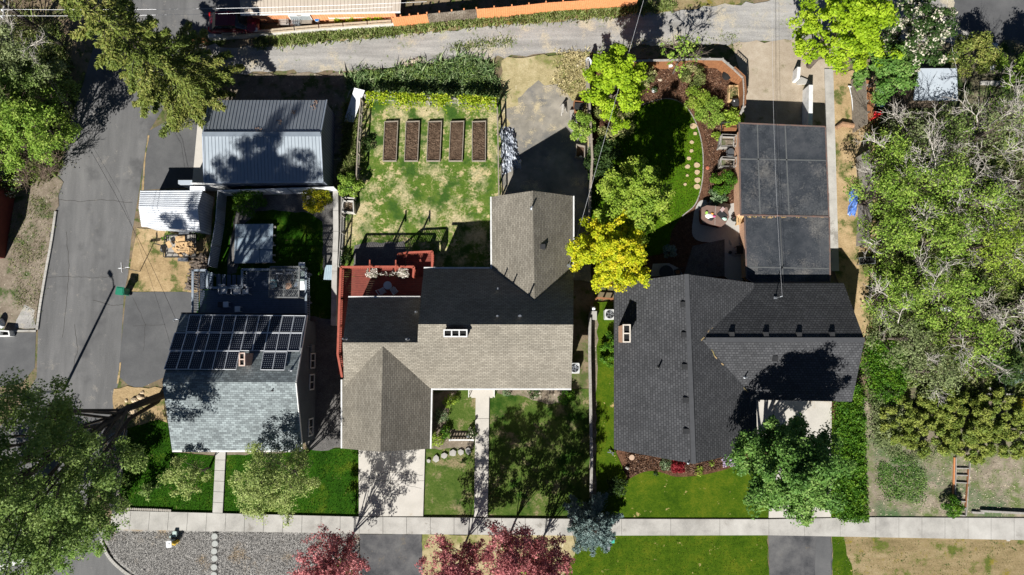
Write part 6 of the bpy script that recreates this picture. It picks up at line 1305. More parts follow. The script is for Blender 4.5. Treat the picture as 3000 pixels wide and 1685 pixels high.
p = T(2, 1, 1160, 610, .5); t = thing('round_table', 'dark round table on the shaded stone pad', 'table', (p.x, p.y, 0)); part('tabletop', MB().lathe(p, [(.5, .68), (.52, .7), (.5, .72)], 20), M_dark, t); part('pedestal', MB().lathe(p, [(.25, 0), (.05, .05), (.05, .68)], 10), M_dark, t)
# edging of the oval lawn
mb = MB()
for a, b in zip(OV[8:44], OV[9:45]): mb.bar((a.x, a.y, .07), (b.x, b.y, .07), .07, .12)
solo('lawn_edging', mb, M_woodg, 'curved pale edging between oval lawn and mulch', 'edging')
# ---------------------------------------------------------------- front yards
M_util = pm('utility_paint', (.40, .50, .47), (.3, .38, .36), .6)
p = T(0, 2, 1335, 1128); t = thing('utility_box', 'grey green utility box at the edge of the gravel strip', 'utility box', (p.x, p.y, 0)); part('housing', MB().box(p, .26, .36, 0, .35, 0, .03), M_util, t); part('lid', MB().box(p, .29, .39, .35, .38, 0, .04), M_util, t)
p = T(0, 2, 1310, 1195); t = thing('meter_pedestal', 'white pedestal box beside the yellow fire hydrant', 'utility box', (p.x, p.y, 0)); part('housing', MB().box(p, .34, .42, 0, .65, .1, .03), M_plastic, t); mb = MB(); mb.box(p, .38, .46, .65, .7, .1, .05); mb.lathe(p, [(.06, .7), (.06, .73)], 10); part('lid', mb, M_plastic, t)
p = T(0, 2, 1300, 1150); mb = MB(); mb.lathe(p, [(.1, 0), (.1, .25), (.05, .3)], 10); solo('marker_post', mb, M_util, 'stubby green marker behind the white pedestal box', 'marker')
p = T(0, 2, 1345, 1188); M_hyd = pm('yellow_hydrant', (.62, .42, .04), (.5, .33, .03), .5); t = thing('fire_hydrant', 'yellow fire hydrant on the grey gravel strip', 'fire hydrant', (p.x, p.y, 0)); part('barrel', MB().lathe(p, [(.15, 0), (.15, .05), (.11, .06), (.11, .55), (.15, .56), (.15, .6)], 14), M_hyd, t); part('bonnet', MB().lathe(p, [(.13, .6), (.12, .7), (.06, .78), (.03, .79), (.03, .86)], 14), M_hyd, t)
for a in (0, 1.571, 3.1416): part('outlet', MB().tube([(p.x+.09*math.cos(a), p.y-.09*math.sin(a), .45), (p.x+.2*math.cos(a), p.y-.2*math.sin(a), .45)], .06, 10), M_hyd, t)
M_disc = pm('round_paver', (.40, .41, .39), (.3, .31, .29), .9, 8)
for i, (x, y) in enumerate(((1625, 1150), (1628, 1205), (1622, 1262), (1625, 1316), (1622, 1382), (1620, 1440))):
    mb = MB(); mb.lathe(T(0, 2, x, y), [(.22, 0), (.22, ZG+.02), (.2, ZG+.03)], 18); solo('round_paver', mb, M_disc, 'round grey paver in the line across the gravel strip', 'paver', 'round pavers across the gravel strip')
for i, (x, y, r_) in enumerate(((1303, 585, .17), (1360, 567, .26), (1422, 545, .24), (1487, 527, .27), (1545, 517, .22), (1602, 510, .24))):
    rd = random.Random(i+50); c = T(1, 2, x, y); mb = MB(); mb.prism([(c.x+r_*rd.uniform(.7, 1.15)*math.cos(a*1.047+.5), c.y+r_*rd.uniform(.7, 1.15)*math.sin(a*1.047+.5)) for a in range(6)], 0, ZG+.02); solo('flagstone', mb, M_conc, 'pale flagstone in the row from walkway to concrete drive', 'flagstone', 'flagstones in the front lawn')
# stone edging of the corner lawn
M_edge = pm('edging_stone', (.36, .33, .29), (.24, .22, .19), .9, 6, bump=.4); k = 0
Pd_ = smooth(Ts(0, 2, [(958, 350), (948, 440), (930, 560), (918, 690), (898, 800), (900, 870), (945, 932), (1010, 945), (1150, 950), (1300, 957)]), 6)
Ls = sum((b-a).length for a, b in zip(Pd_[:-1], Pd_[1:])); nb = 60; proto = None
for i in range(nb):
    c = along(Pd_, (i+.5)/nb); c2 = along(Pd_, min(1, (i+.6)/nb)); a = math.atan2((c2-c).y, (c2-c).x)
    if proto is None: proto = solo('edging_block', MB().box((0, 0), Ls/nb*.9, .16, 0, .17, 0, .03), M_edge, 'small grey block edging the corner lawn', 'edging block', 'edging blocks round the corner lawn', loc=(0, 0, 0)); o = proto
    else: o = proto.copy(); COL.objects.link(o)
    o.location = (c.x, c.y, random.uniform(-.02, .02)); o.rotation_euler = (0, 0, a+random.uniform(-.1, .1))
bo = [(1022, 128, .3, 'large pale boulder nearest the lamp side of the rock bed'), (1062, 105, .26, 'rounded pale boulder at the top of the rock bed'), (1012, 205, .36, 'largest pale boulder in the middle of the rock bed'), (1105, 118, .18, 'small boulder right of the pair in the rock bed'), (965, 178, .2, 'orange tinted rock left of the largest boulder'), (985, 258, .22, 'pale rock at the foot of the rock bed by the gravel'), (1075, 70, .16, 'small rock at the driveway edge of the rock bed'), (1035, 240, .14, 'small flat rock below the largest boulder'), (955, 130, .15, 'small rock at the left edge of the rock bed')]
for i, (x, y, r_, lb) in enumerate(bo): mb = MB(); mb.rock(T(0, 2, x, y), r_, r_*.85, r_*.7, 0, 60+i); solo('boulder', mb, pm('tan_boulder', (.56, .44, .29), (.42, .32, .2), .9, 5, bump=.5) if i == 0 else bpy.data.materials['tan_boulder'], lb, 'boulder')
mb = MB(); mb.rock(T(0, 2, 928, 872), .14, .13, .14, 0, 71); solo('boulder', mb, bpy.data.materials['tan_boulder'], 'single tan rock at the corner of the front lawn edging', 'boulder')
a, b = T(1, 2, 1462, 428, .5), T(1, 2, 1638, 428, .5); t = thing('white_rail', 'low white picket rail beside the front walkway', 'fence', (a.x, a.y, 0)); mb = MB(); mb.bar(a, b, .1, .06); mb.bar(a-V3((0, 0, .3)), b-V3((0, 0, .3)), .05, .08); part('rail', mb, M_trim, t)
for k in range(9): m_ = a.lerp(b, k/8); part('picket', MB().box(m_, .08, .04, 0, .48), M_trim, t)
for m_ in (a, b): part('post', MB().box(m_, .12, .12, 0, .62), M_trim, t)
p = T(1, 2, 1608, 320); t = thing('garden_lamp', 'thin garden lamp with glass head beside the front walkway', 'garden lamp', (p.x, p.y, 0)); part('pole', MB().tube([(p.x, p.y-.6, 0), (p.x, p.y-.6, 1.1)], .025, 6), M_dark, t); part('lamp_head', MB().lathe((p.x, p.y-.6), [(.06, 1.1), (.11, 1.2), (.11, 1.3), (.03, 1.4)], 10), M_galv, t)
mb = MB(); mb.box(T(2, 2, 752, 1190), .36, .22, 0, .17, 0, .02); solo('meter_box', mb, pm('teal_lid', (.05, .42, .30), (.04, .34, .25), .6), 'teal green meter box lid in the front strip lawn', 'meter lid')
p = T(2, 2, 722, 1230); mb = MB(); mb.box(p, .28, .46, 0, .17, 0, .02); mb.lathe(p, [(.06, .17), (.06, .19)], 10); solo('meter_box', mb, M_galv, 'grey metal meter box lid in the front strip lawn', 'meter lid')
mb = MB(); mb.box(T(3, 2, 1802, 1165), .26, .42, 0, .13, .1, .05); solo('meter_box', mb, M_conc, 'pale oval meter cover at the right sidewalk edge', 'meter lid')
for i, (x, y, lb) in enumerate(((900, 555, 'round pale paver on the front mulch bed'),)): mb = MB(); mb.lathe(T(2, 2, x, y), [(.2, 0), (.2, .24), (.18, .27)], 16); solo('round_paver', mb, pm('peach_paver', (.5, .36, .26)), lb, 'paver')
mb = MB(); mb.rock(T(2, 2, 865, 635), .14, .12, .14, .2, 81); solo('stone', mb, M_conc, 'white stone at the left of the front mulch bed', 'stone')
mb = MB(); mb.bar(T(2, 2, 720, 520, .3), T(2, 2, 770, 525, .3), .06, .05); mb.bar(T(2, 2, 735, 500, .3), T(2, 2, 765, 545, .3), .06, .05); solo('hose_reel', mb, M_galv, 'small grey hose holder at the corner of the charcoal house', 'hose holder')
# steps in the vacant lot
P0, P1_ = T(3, 2, 1405, 560, .2), T(3, 2, 1392, 990, .2); Q0, Q1 = T(3, 2, 1525, 560, .2), T(3, 2, 1492, 1000, .2)
t = thing('garden_steps', 'grey and orange timber steps running up the weedy lot', 'steps', (P1_.x, P1_.y, 0))
for a, b, m in ((P0, P1_.lerp(P0, .3), M_orange), (P0+V3((.12, 0, 0)), P1_.lerp(P0, .15)+V3((.12, 0, 0)), M_woodg), (Q0, Q0.lerp(Q1, .45), M_woodg), (Q0.lerp(Q1, .2)-V3((.06, 0, .03)), Q0.lerp(Q1, .85)-V3((.06, 0, .03)), M_cedar), (Q0.lerp(Q1, .5), Q1, M_woodg)): part('side_rail', MB().bar(a, b, .06, .14), m, t)
for f_ in (.19, .31, .44, .76, .88, 1.0): part('tread', MB().bar(P0.lerp(P1_, f_)+V3((.1, 0, -.02)), Q0.lerp(Q1, f_)+V3((-.05, 0, -.02)), .07, .1), M_woodg, t)
mb = MB(); mb.bar(T(3, 2, 1535, 972, .15), T(3, 2, 1625, 978, .15), .14, .2); mb.bar(T(3, 2, 1600, 962, .2), T(3, 2, 1990, 982, .2), .14, .25); solo('retaining_timber', mb, M_woodg, 'long grey retaining timbers above the right sidewalk', 'timber')
# things under the trees on the right
p = T(3, 1, 745, 520); t = thing('steel_frame', 'pale steel bench frame in the shade of the woods', 'frame', (p.x, p.y, 0)); mb = MB(); q = [T(3, 1, *k, .5) for k in ((688, 498), (805, 490), (808, 540), (690, 548))]
for i in range(4): mb.bar(q[i], q[(i+1) % 4], .05); mb.bar(q[i]-V3((0, 0, .5)), q[i], .05)
part('frame', mb, M_galv, t); part('top_board', MB().prism(ccw([sum(q, V3())/4+(k-sum(q, V3())/4)*.9 for k in q]), .44, .48), M_black, t)
mb = MB(); q = [T(3, 1, *k, .3) for k in ((1715, 720), (1800, 700), (1890, 910), (1810, 910))]; mb.prism(ccw(q), 0, .09); solo('path_slab', mb, M_conc3, 'grey path slab at the right edge between trees', 'path')
postrail('pipe_rail', 'pale pipe rail at the right edge beyond the trees', [T(3, 1, 1720, 920, .8), T(3, 1, 1990, 912, .8)], .8, M_galv, 2, False, .06, False, 'rail')
mb = MB(); mb.box(T(3, 1, 1325, 888), .9, .3, 0, .5); solo('white_box', mb, M_plastic, 'small white box in the dark gap between trees', 'box')
for i, (a, b, lb) in enumerate((((1680, 1140), (1810, 1135), 'grey garden timber under the right hand trees, uppermost'), ((1670, 1145), (1700, 1205), 'short grey timber slanting down in the clearing'), ((1790, 1195), (1880, 1440), 'long pale timber slanting through the clearing'), ((1715, 1090), (1800, 1092), 'thin pale board near the top of the clearing'))):
    solo('garden_timber', MB().bar(T(3, 1, *a, .1), T(3, 1, *b, .1), .1, .14), M_woodg, lb, 'timber')
q = [T(3, 2, *k, .35) for k in ((1665, 40), (1850, 75), (1850, 82), (1590, 80))]; mb = MB(); mb.bar(T(3, 2, 1590, 78, .3), T(3, 2, 1860, 84, .3), .1, .16); mb.bar(T(3, 2, 1665, 30, .3), T(3, 2, 1705, 72, .3), .1, .16); mb.bar(T(3, 2, 1782, -30, .3), T(3, 2, 1785, 72, .3), .1, .16); mb.bar(T(3, 2, 1672, 82, .25), T(3, 2, 1668, 125, .25), .08, .14); solo('timber_bed', mb, M_woodg, 'grey timber bed frame above the junipers', 'bed frame')
p = T(3, 0, 1735, 515, .8); t = thing('potting_table', 'dark table with a white paper among the right hand shrubs', 'table', (p.x, p.y, 0)); part('tabletop', MB().box(p, 1.1, .65, .7, .75), M_wood, t); legs(t, [(p.x+sx*.5, p.y+sy*.28) for sx in (-1, 1) for sy in (-1, 1)], 0, .7, .06, M_wood, 'leg')
mb = MB(); mb.box((p.x-.4, p.y+.05), .3, .35, .75, .765, .1); solo('paper_sheet', mb, M_plastic, 'white sheet lying on the dark potting table', 'sheet')
mb = MB(); q = [T(3, 0, *k, 1.0) for k in ((1635, 320), (1730, 325), (1755, 400), (1655, 400))]; quadbox(mb, q, V3((0, 0, 1)), .05); solo('tarp_cover', mb, M_blroof, 'pale blue cover seen between shrubs at the right', 'cover')
q = ccw(Ts(3, 0, [(1590, 620), (1800, 620), (1790, 660), (1590, 645)])); mb = MB(); mb.prism(q, 0, .25); solo('low_wall', mb, M_conc3, 'low grey garden wall right of the pale panel shed', 'wall')
# ---------------------------------------------------------------- leaves
def stops(*c): n = len(c); return [(i/(n-1), x) for i, x in enumerate(c)]
L_lime = lm('lime_leaf', stops((.16, .28, .010), (.34, .50, .018), (.52, .64, .05)), .4)
L_yel = lm('yellow_leaf', stops((.24, .34, .010), (.56, .60, .018), (.80, .64, .03)), .4)
L_yg = lm('yellow_green_leaf', stops((.13, .23, .02), (.28, .40, .04), (.46, .54, .10)), .35)
L_birch = lm('pale_birch_leaf', stops((.17, .24, .06), (.32, .40, .11), (.5, .54, .22)), .35)
L_elm = lm('elm_leaf', stops((.075, .14, .03), (.17, .26, .055), (.33, .42, .13)), .35)
L_elm2 = lm('grey_green_leaf', stops((.10, .14, .05), (.21, .26, .10), (.36, .40, .2)), .3)
L_wood = lm('woods_leaf', stops((.09, .18, .02), (.23, .37, .045), (.46, .56, .12)), .35)
L_maple = lm('maple_leaf', stops((.045, .12, .018), (.11, .23, .038), (.26, .38, .10)), .25)
L_con = lm('conifer_needle', stops((.08, .125, .022), (.17, .215, .038), (.33, .31, .09)), .15)
L_spr = lm('blue_spruce_needle', stops((.06, .11, .105), (.16, .23, .215), (.3, .38, .36)), .12)
L_jun = lm('juniper_needle', stops((.09, .15, .022), (.20, .25, .04), (.36, .38, .09)), .15)
L_hedge = lm('hedge_leaf', stops((.03, .10, .008), (.08, .20, .012), (.2, .33, .025)), .3)
L_pink = lm('pink_leaf', stops((.05, .05, .015), (.20, .055, .055), (.44, .135, .14), (.66, .25, .25), (.7, .36, .35)), .3)
L_dk = lm('dark_shrub_leaf', stops((0.0156, 0.039, 0.0104), (0.039, 0.078, 0.0156), (0.091, 0.143, 0.0325)), .25)
L_wf = lm('blossom_tree_leaf', [(0, (.016, .045, .008)), (.5, (.045, .09, .018)), (.66, (.07, .12, .03)), (.68, (.6, .55, .42)), (1, (.72, .68, .58))], .25)
L_pale = lm('pale_blossom_leaf', [(0, (0.06, 0.096, 0.024)), (.5, (0.168, 0.204, 0.054)), (.7, (0.36, 0.348, 0.132)), (1, (0.624, 0.564, 0.324))], .3)
L_dirtb = lm('dry_brush_leaf', stops((.07, .06, .03), (.13, .12, .05), (.16, .19, .06)), .3)
L_yb = lm('yellow_bush_leaf', stops((.07, .13, .008), (.34, .36, .012), (.75, .50, .015)), .35)
L_redm = lm('red_shrub_leaf', stops((.10, .008, .010), (.28, .02, .03), (.42, .06, .07)), .35)
L_vine = lm('vine_leaf', stops((.15, .25, .012), (.36, .48, .02), (.56, .6, .06)), .4)
L_hosta = lm('pale_hosta_leaf', stops((.06, .12, .05), (.16, .24, .11), (.34, .40, .26)), .3)
L_lil = lm('lilac_bloom', [(0, (.03, .07, .02)), (.45, (.07, .11, .04)), (.5, (.5, .4, .6)), (1, (.7, .62, .75))], .3)
L_weed = lm('weed_blade', stops((.10, .15, .03), (.20, .27, .06), (.42, .42, .2)), .3)
L_weedd = lm('green_weed_blade', stops((.08, .15, .05), (.18, .28, .10), (.36, .42, .22)), .3)
L_dry = lm('dry_blade', stops((.30, .26, .11), (.52, .45, .22), (.7, .62, .36)), .3)
L_lawn = lm('lawn_blade', stops((.014, .045, .003), (.03, .08, .006), (.06, .12, .012)), .3)
L_lawny = lm('yellow_lawn_blade', stops((.03, .06, .004), (.07, .10, .008), (.14, .16, .02)), .3)
def at(x, y, zc): p = D(x, y, zc); return (p.x, p.y)      # ground point below a crown centre seen at x, y
def m_(px, zc=0): return px*KD/40*(1-zc/50)
# ---------------------------------------------------------------- conifer at the corner
def conifer(name, label, base, h, r0, mat, n, bark, seed=3, z0=.6, ls=.3, whorls=26, droop=.12, group=None, tip=.15):
    rd = random.Random(seed); t = thing(name, label, 'tree', (base[0], base[1], 0), group)
    bk = MB(); bk.tube([(0, 0, -.1), (0, 0, h*.5), (0, 0, h*.97)], [.04*h**.75, .022*h**.75, .015], 8); C = []; A = []
    segs = []
    for w in range(whorls):
        f = (w+rd.random()*.5)/whorls; z = z0+(h-z0)*f**.95; Lr = r0*((1-f)**.8)*(.55+.45*min(1, f*6+.5))+tip
        for k in range(5 if f > .5 else 6):
            az = w*1.1+k*6.283/(5 if f > .5 else 6)+rd.uniform(-.3, .3); L_ = Lr*rd.uniform(.62, 1.15)
            d = V3((math.cos(az), math.sin(az), 0)); s_ = V3((0, 0, z)); m1 = s_+d*L_*.5+V3((0, 0, L_*.08)); e = s_+d*L_+V3((0, 0, -L_*droop))
            bk.tube([s_, m1, e], [.035, .02, .006], 4, False); segs.append((s_, m1, e, L_, d))
    tw = np.array([s[3]**1.6 for s in segs]); tw /= tw.sum(); ix = rng.choice(len(segs), n, p=tw)
    S0 = np.array([tuple(s[0]) for s in segs])[ix]; M1 = np.array([tuple(s[1]) for s in segs])[ix]; E1 = np.array([tuple(s[2]) for s in segs])[ix]
    Lx = np.array([s[3] for s in segs])[ix][:, None]; dx = np.array([tuple(s[4]) for s in segs])[ix]
    tt = np.sqrt(rng.uniform(.03, 1, n))[:, None]; P = (1-tt)**2*S0+2*tt*(1-tt)*M1+tt**2*E1
    side = np.stack([-dx[:, 1], dx[:, 0], np.zeros(n)], 1); wd_ = rng.normal(size=n)[:, None]*(.04+.125*Lx*(1.08-tt)); P = P+side*wd_+np.stack([np.zeros(n), np.zeros(n), rng.normal(size=n)*.07-np.abs(wd_[:, 0])*.18], 1)
    q = rng.random(len(segs)); lpart('trunk', bk, bark, t)
    o = bpy.data.objects.new('crown', quads('crown', P, ls, mat, .32, 1.3, None, .5*q[ix]+.5*rng.random(n), dx+side*np.sign(wd_)*.8)); COL.objects.link(o); o.parent = t; return t
p = W(590, 292); conifer('conifer', 'tall spire shaped conifer leaning over the street corner', p, 16.5, 3.7, L_con, 56000, M_barkd, 3, .8, .24, 25, .03, tip=.6)
# ---------------------------------------------------------------- deciduous trees
tree('elm_tree', 'huge dark green elm over the street corner at the bottom left', 'tree', (W(476, 1158)[0], W(476, 1158)[1]), 22.2, 5.0, 8.6, L_elm, 85000, .16, M_barkd, 42, .52, 8, (-.2, -3.9), .24, None, .5, spread=.3, seed=5)
tree('elm_tree', 'added thin elm stem beside the huge elm, shading the solar house roof', 'tree', (W(462, 1176)[0], W(462, 1176)[1]), 12.8, 2.3, 8.0, L_elm, 9000, .16, M_barkd, 16, .42, 6, (1.5, -5.9), .13, None, .5, spread=.32, seed=4)  # added stem, placed so its crown shades the left of the roof
L_elmb = lm('bright_elm_leaf', stops((.07, .15, .02), (.16, .29, .04), (.32, .45, .10)), .35)
tree('elm_tree', 'bright low elm crown above the crosswalk, lower one at the bottom left', 'tree', at(170, 1315, 3), 5.2, m_(118, 3), 1.4, L_elmb, 20000, .16, M_barkd, 24, .42, 7, (0, 0), .13, None, .5, spread=.34, seed=7)
tree('shade_tree', 'small elm crown leaning in from the left edge below the driveway', 'tree', at(8, 1255, 2.6), 4.2, 2.5, 1.2, L_elmb, 9000, .17, M_barkd, 16, .42, 6, (0, 0), .12, seed=17)
tree('birch_tree', 'pale leaved birch in front of the solar house right of the walk', 'tree', at(705, 1205, 4), 7.6, 2.7, 1.8, L_birch, 15000, .12, M_bark, 22, .36, 6, (0, 0), .12, spread=.32, seed=8)
tree('birch_tree', 'small sparse pale birch in front of the solar house left of the walk', 'tree', at(478, 1195, 3), 5.2, 1.4, 1.6, L_birch, 3600, .12, M_bark, 12, .25, 5, (0, 0), .07, spread=.34, seed=9)
tree('sapling', 'thin green sapling in the corner lawn near the edging blocks', 'tree', at(380, 1230, 1.5), 2.6, .65, .6, L_elm, 350, .15, M_bark, 7, .16, 4, (0, 0), .03, seed=10)
def blossom(label, x, y, zc, h, r, n, seed, z0=1.5, **k):
    return tree('crabapple_tree', label, 'tree', at(x, y, zc), h, m_(r, zc)*1.04, z0, L_pink, n, .15, M_barkd, 26, .27, 8, (0, 0), .07, 'pink crabapples along the park strip', .5, spread=.26, seed=seed, inner=.22, **k)
blossom('pink crabapple standing alone left of the asphalt approach', 828, 1425, 5.5, 8.4, 86, 11000, 21)
blossom('pink crabapple at the bottom edge right of the asphalt approach', 1150, 1440, 5.5, 8.4, 92, 13000, 22)
blossom('pink crabapple with the tallest plume touching the sidewalk shade', 1285, 1392, 5.5, 9.2, 78, 10500, 23)
blossom('pink crabapple beside the dry grass strip and blue spruce', 1368, 1430, 5.5, 8.4, 82, 11000, 24)
for x, y, lb in ((860, 1440, 'green shoots at the foot of the lone pink crabapple'), (1340, 1425, 'green shoots at the foot of the crabapple by the dry strip')): q_ = at(x, y, .6); shrub('shoot_clump', lb, q_, .8, 1.3, L_wood, 700, .15, 8)
conifer('blue_spruce', 'rounded blue spruce over the sidewalk between the front lawns', at(1490, 1322, 1.4), 3.3, 1.95, L_spr, 26000, M_barkd, 31, .15, .15, 24, -.1, tip=.35)
tree('maple_tree', 'dense green maple beside the concrete drive of the charcoal house', 'tree', at(1978, 1172, 6), 10, m_(124, 6), 2.0, L_maple, 52000, .17, M_bark, 30, .46, 8, (0, 0), .18, spread=.3, seed=33)
tree('lime_tree', 'bright lime green tree at the corner of the cedar fence', 'tree', at(1545, 222, 4.2), 7.4, m_(78, 4.2), 1.4, L_lime, 17000, .19, M_bark, 20, .34, 7, (0, 0), .13, spread=.3, seed=35, ry=1.25)
shrub('blossom_shrub', 'pale blossoming shrub below the bright lime tree', at(1545, 300, 1.2), 1.55, 2.6, L_pale, 5200, .13, 20, stem=M_bark, ry=1.15)
shrub('conifer_shrub', 'feathery green conifer shrub at the yard fence', at(1463, 320, 1), .95, 2.4, L_wood, 3400, .13, 14, ry=1.2, stem=M_bark)
shrub('dark_shrub', 'dark shrub below the pale blossoming shrub', at(1520, 385, .9), 1.2, 2.0, L_dk, 3000, .15, 14, stem=M_bark)
shrub('dark_shrub', 'deep green shrub against the fence above the yellow green tree', at(1500, 420, .8), 1.0, 1.6, L_dk, 2200, .15, 12)
tree('yellow_green_tree', 'yellow green tree behind the golden tree', 'tree', at(1592, 512, 4.2), 8.0, m_(104, 4.2), 1.0, L_yg, 23000, .17, M_bark, 22, .36, 7, (0, 0), .14, spread=.3, seed=37)
tree('golden_tree', 'golden yellow tree between the beige and charcoal houses', 'tree', at(1530, 645, 4), 7.4, m_(104, 4), 1.8, L_yel, 20000, .17, M_bark, 26, .3, 8, (0, 0), .16, spread=.28, seed=39, up=.9)
tree('sapling_tree', 'thin half bare young tree by the cedar fence and alley', 'tree', (T(2, 0, 1212, 560).x, T(2, 0, 1212, 560).y), 4.4, 1.5, 1.2, L_wood, 420, .2, M_bark, 12, .2, 5, (0, .3), .07, spread=.35, seed=41, dead=3, deadmat=M_bark)
tree('lime_tree', 'big lime green tree at the top right beside the white flowering tree', 'tree', at(2105, 98, 4.5), 8.4, m_(142, 4.5)*.95, 2.2, L_lime, 19000, .2, M_bark, 26, .36, 7, (0, 0), .2, spread=.3, seed=43, ry=.72)
tree('flowering_tree', 'dark tree with white blossom at the top right', 'tree', at(2285, 105, 3.5), 6.8, m_(98, 3.5), 1.2, L_wf, 14000, .17, M_barkd, 20, .36, 6, (0, 0), .15, spread=.3, seed=45)
tree('dark_tree', 'dark green tree between the lime tree and pale shed roof', 'tree', at(2215, 195, 3), 5.5, m_(75, 3), 1.2, L_maple, 8000, .19, M_barkd, 16, .36, 6, (0, 0), .13, seed=46)
shrub('columnar_conifer', 'dull green conifer at the right of the white flowering tree', at(2440, 140, 1.5), 1.6, 3.6, L_con, 5000, .15, 16, stem=M_barkd)
tree('dark_tree', 'bushy green tree at the right edge below the dark asphalt', 'tree', at(2555, 195, 2), 4.5, 2.0, .8, L_wood, 5500, .17, M_barkd, 14, .36, 5, (0, 0), .1, seed=48)
# left woods
for i, (x, y, zc, h, r, n, mt, z0, lb, dd) in enumerate((
    (40, 40, 2.5, 4.6, 95, 2600, L_dirtb, .8, 'thin dry brushy tree in the top left corner', 6), (60, 165, 4, 7.0, 95, 9000, L_elm2, 1.5, 'grey green tree below the utility pole', 5),
    (110, 225, 3, 5.4, 75, 7000, L_elm, 1.0, 'darker green tree beside the shaded street bend', 1), (30, 255, 4, 7.2, 90, 9500, L_elm, 1.5, 'leafy tree at the left edge, upper one', 3),
    (95, 320, 3.5, 6.2, 95, 9500, L_wood, 1.0, 'yellowish green tree leaning toward the street', 3), (25, 365, 3, 5.6, 75, 6500, L_wood, 1.0, 'bushy light green tree at the left edge above the white blossom', 2))):
    tree('verge_tree', lb, 'tree', at(x, y, zc), h, m_(r, zc), z0, mt, n, .17, M_bark, 16, .45, 6, (0, 0), .14, 'trees along the left verge', .5, spread=.34, seed=60+i, dead=dd, deadmat=M_deadw if i < 2 else M_browntwig)
tree('bare_brush', 'brown leafless brush at the street edge on the left', 'bush', at(112, 425, 1), 2.6, 1.7, .3, L_dirtb, 450, .12, M_browntwig, 22, .4, 6, (0, 0), .05, spread=.4, seed=70, dead=12, deadmat=M_browntwig)
tree('bare_brush', 'thin grey twiggy brush above the maroon wall', 'bush', at(60, 430, 1), 2.4, 1.4, .3, L_wood, 500, .12, M_browntwig, 16, .4, 6, (0, 0), .05, spread=.4, seed=71, dead=6, deadmat=M_browntwig)
shrub('blossom_shrub', 'dark shrub with white blossom at the left edge', at(14, 455, 1), 1.1, 1.9, L_wf, 2600, .13, 12)
# right woods
for i, (x, y, zc, h, r, n, mt, lb, dd) in enumerate((
    (2222, 395, 3.0, 5.6, 70, 4000, L_wood, 'green tree beside the tall plank fence', 3), (2285, 345, 3, 5.0, 75, 2600, L_elm2, 'greyish sparse tree below the pale shed roof', 4), (2380, 345, 3, 5.0, 75, 3200, L_elm, 'dark thin tree in the middle of the woods below the shed', 4),
    (2460, 345, 4.5, 7.8, 100, 2300, L_elm2, 'half dead tree with bleached spreading branches, uppermost in the woods', 15), (2545, 300, 4, 7.0, 90, 3200, L_wood, 'thin tree with bleached twigs at the right edge, upper one', 9),
    (2215, 490, 3.5, 6.4, 95, 7500, L_wood, 'bright green tree beside the straw strip and blue tarp', 2), (2330, 470, 4.5, 7.8, 105, 6000, L_wood, 'loose yellow green tree with pale dead limbs in the woods', 9), (2430, 520, 4, 7.2, 90, 4300, L_wood, 'airy tree with bleached limbs beside the bare clearing', 10),
    (2230, 600, 3.5, 6.2, 85, 6500, L_wood, 'leafy tree above the steel frame in the shade', 3), (2340, 610, 4, 7.2, 105, 8000, L_wood, 'broad yellow green tree in the heart of the woods', 6), (2470, 620, 4, 7.0, 90, 5200, L_yg, 'sunny tree above the pale branchy snag', 6), (2560, 640, 4, 6.6, 85, 4200, L_yg, 'sunny tree at the right edge of the woods', 5),
    (2245, 745, 3.5, 6.2, 85, 6500, L_wood, 'leafy tree touching the charcoal roof corner', 4), (2350, 745, 4, 7.0, 95, 7500, L_wood, 'round green tree right of the charcoal roof', 5), (2505, 790, 3.5, 6.4, 70, 700, L_elm2, 'bleached branchy snag tree near the pipe rail', 24),
    (2440, 850, 3.5, 6.0, 95, 5600, L_wood, 'green tree left of the bare clearing', 6), (2260, 850, 3, 5.2, 85, 6500, L_elm2, 'grey green tree beside the roof ridge end', 4), (2340, 935, 3, 5.2, 70, 4200, L_elm2, 'dusty green tree above the juniper bank', 5), (2560, 460, 4, 6.6, 85, 1800, L_elm2, 'mostly bare bleached tree by the sandy clearing', 12))):
    tree('elm_tree', lb, 'tree', at(x, y, zc), h, m_(r, zc), 1.0, mt, int(n*.52), .155, M_bark, 16, .42, 6, (0, 0), .13, 'loose trees of the right hand woods', .5, spread=.3, seed=80+i, dead=(dd*2)//3, deadmat=M_deadw)
tree('dark_tree', 'small dark green tree at the right edge above the junipers', 'tree', at(2500, 920, 2), 4.2, 1.5, .6, L_dk, 4500, .15, M_barkd, 14, .32, 5, (0, 0), .09, seed=110)
tree('dark_tree', 'dark tree at the far right edge beside the clearing', 'tree', at(2580, 870, 2), 4.2, 1.3, .6, L_dk, 3500, .15, M_barkd, 12, .32, 5, (0, 0), .09, seed=111)
shrub('broom_shrub', 'yellow flowering broom at the right edge', at(2572, 1030, .5), .7, 1.2, L_yb, 1200, .1, 8)
shrub('sage_shrub', 'pale blue green shrub beside the pipe rail', at(2545, 940, .6), .7, 1.2, L_spr, 1100, .1, 8)
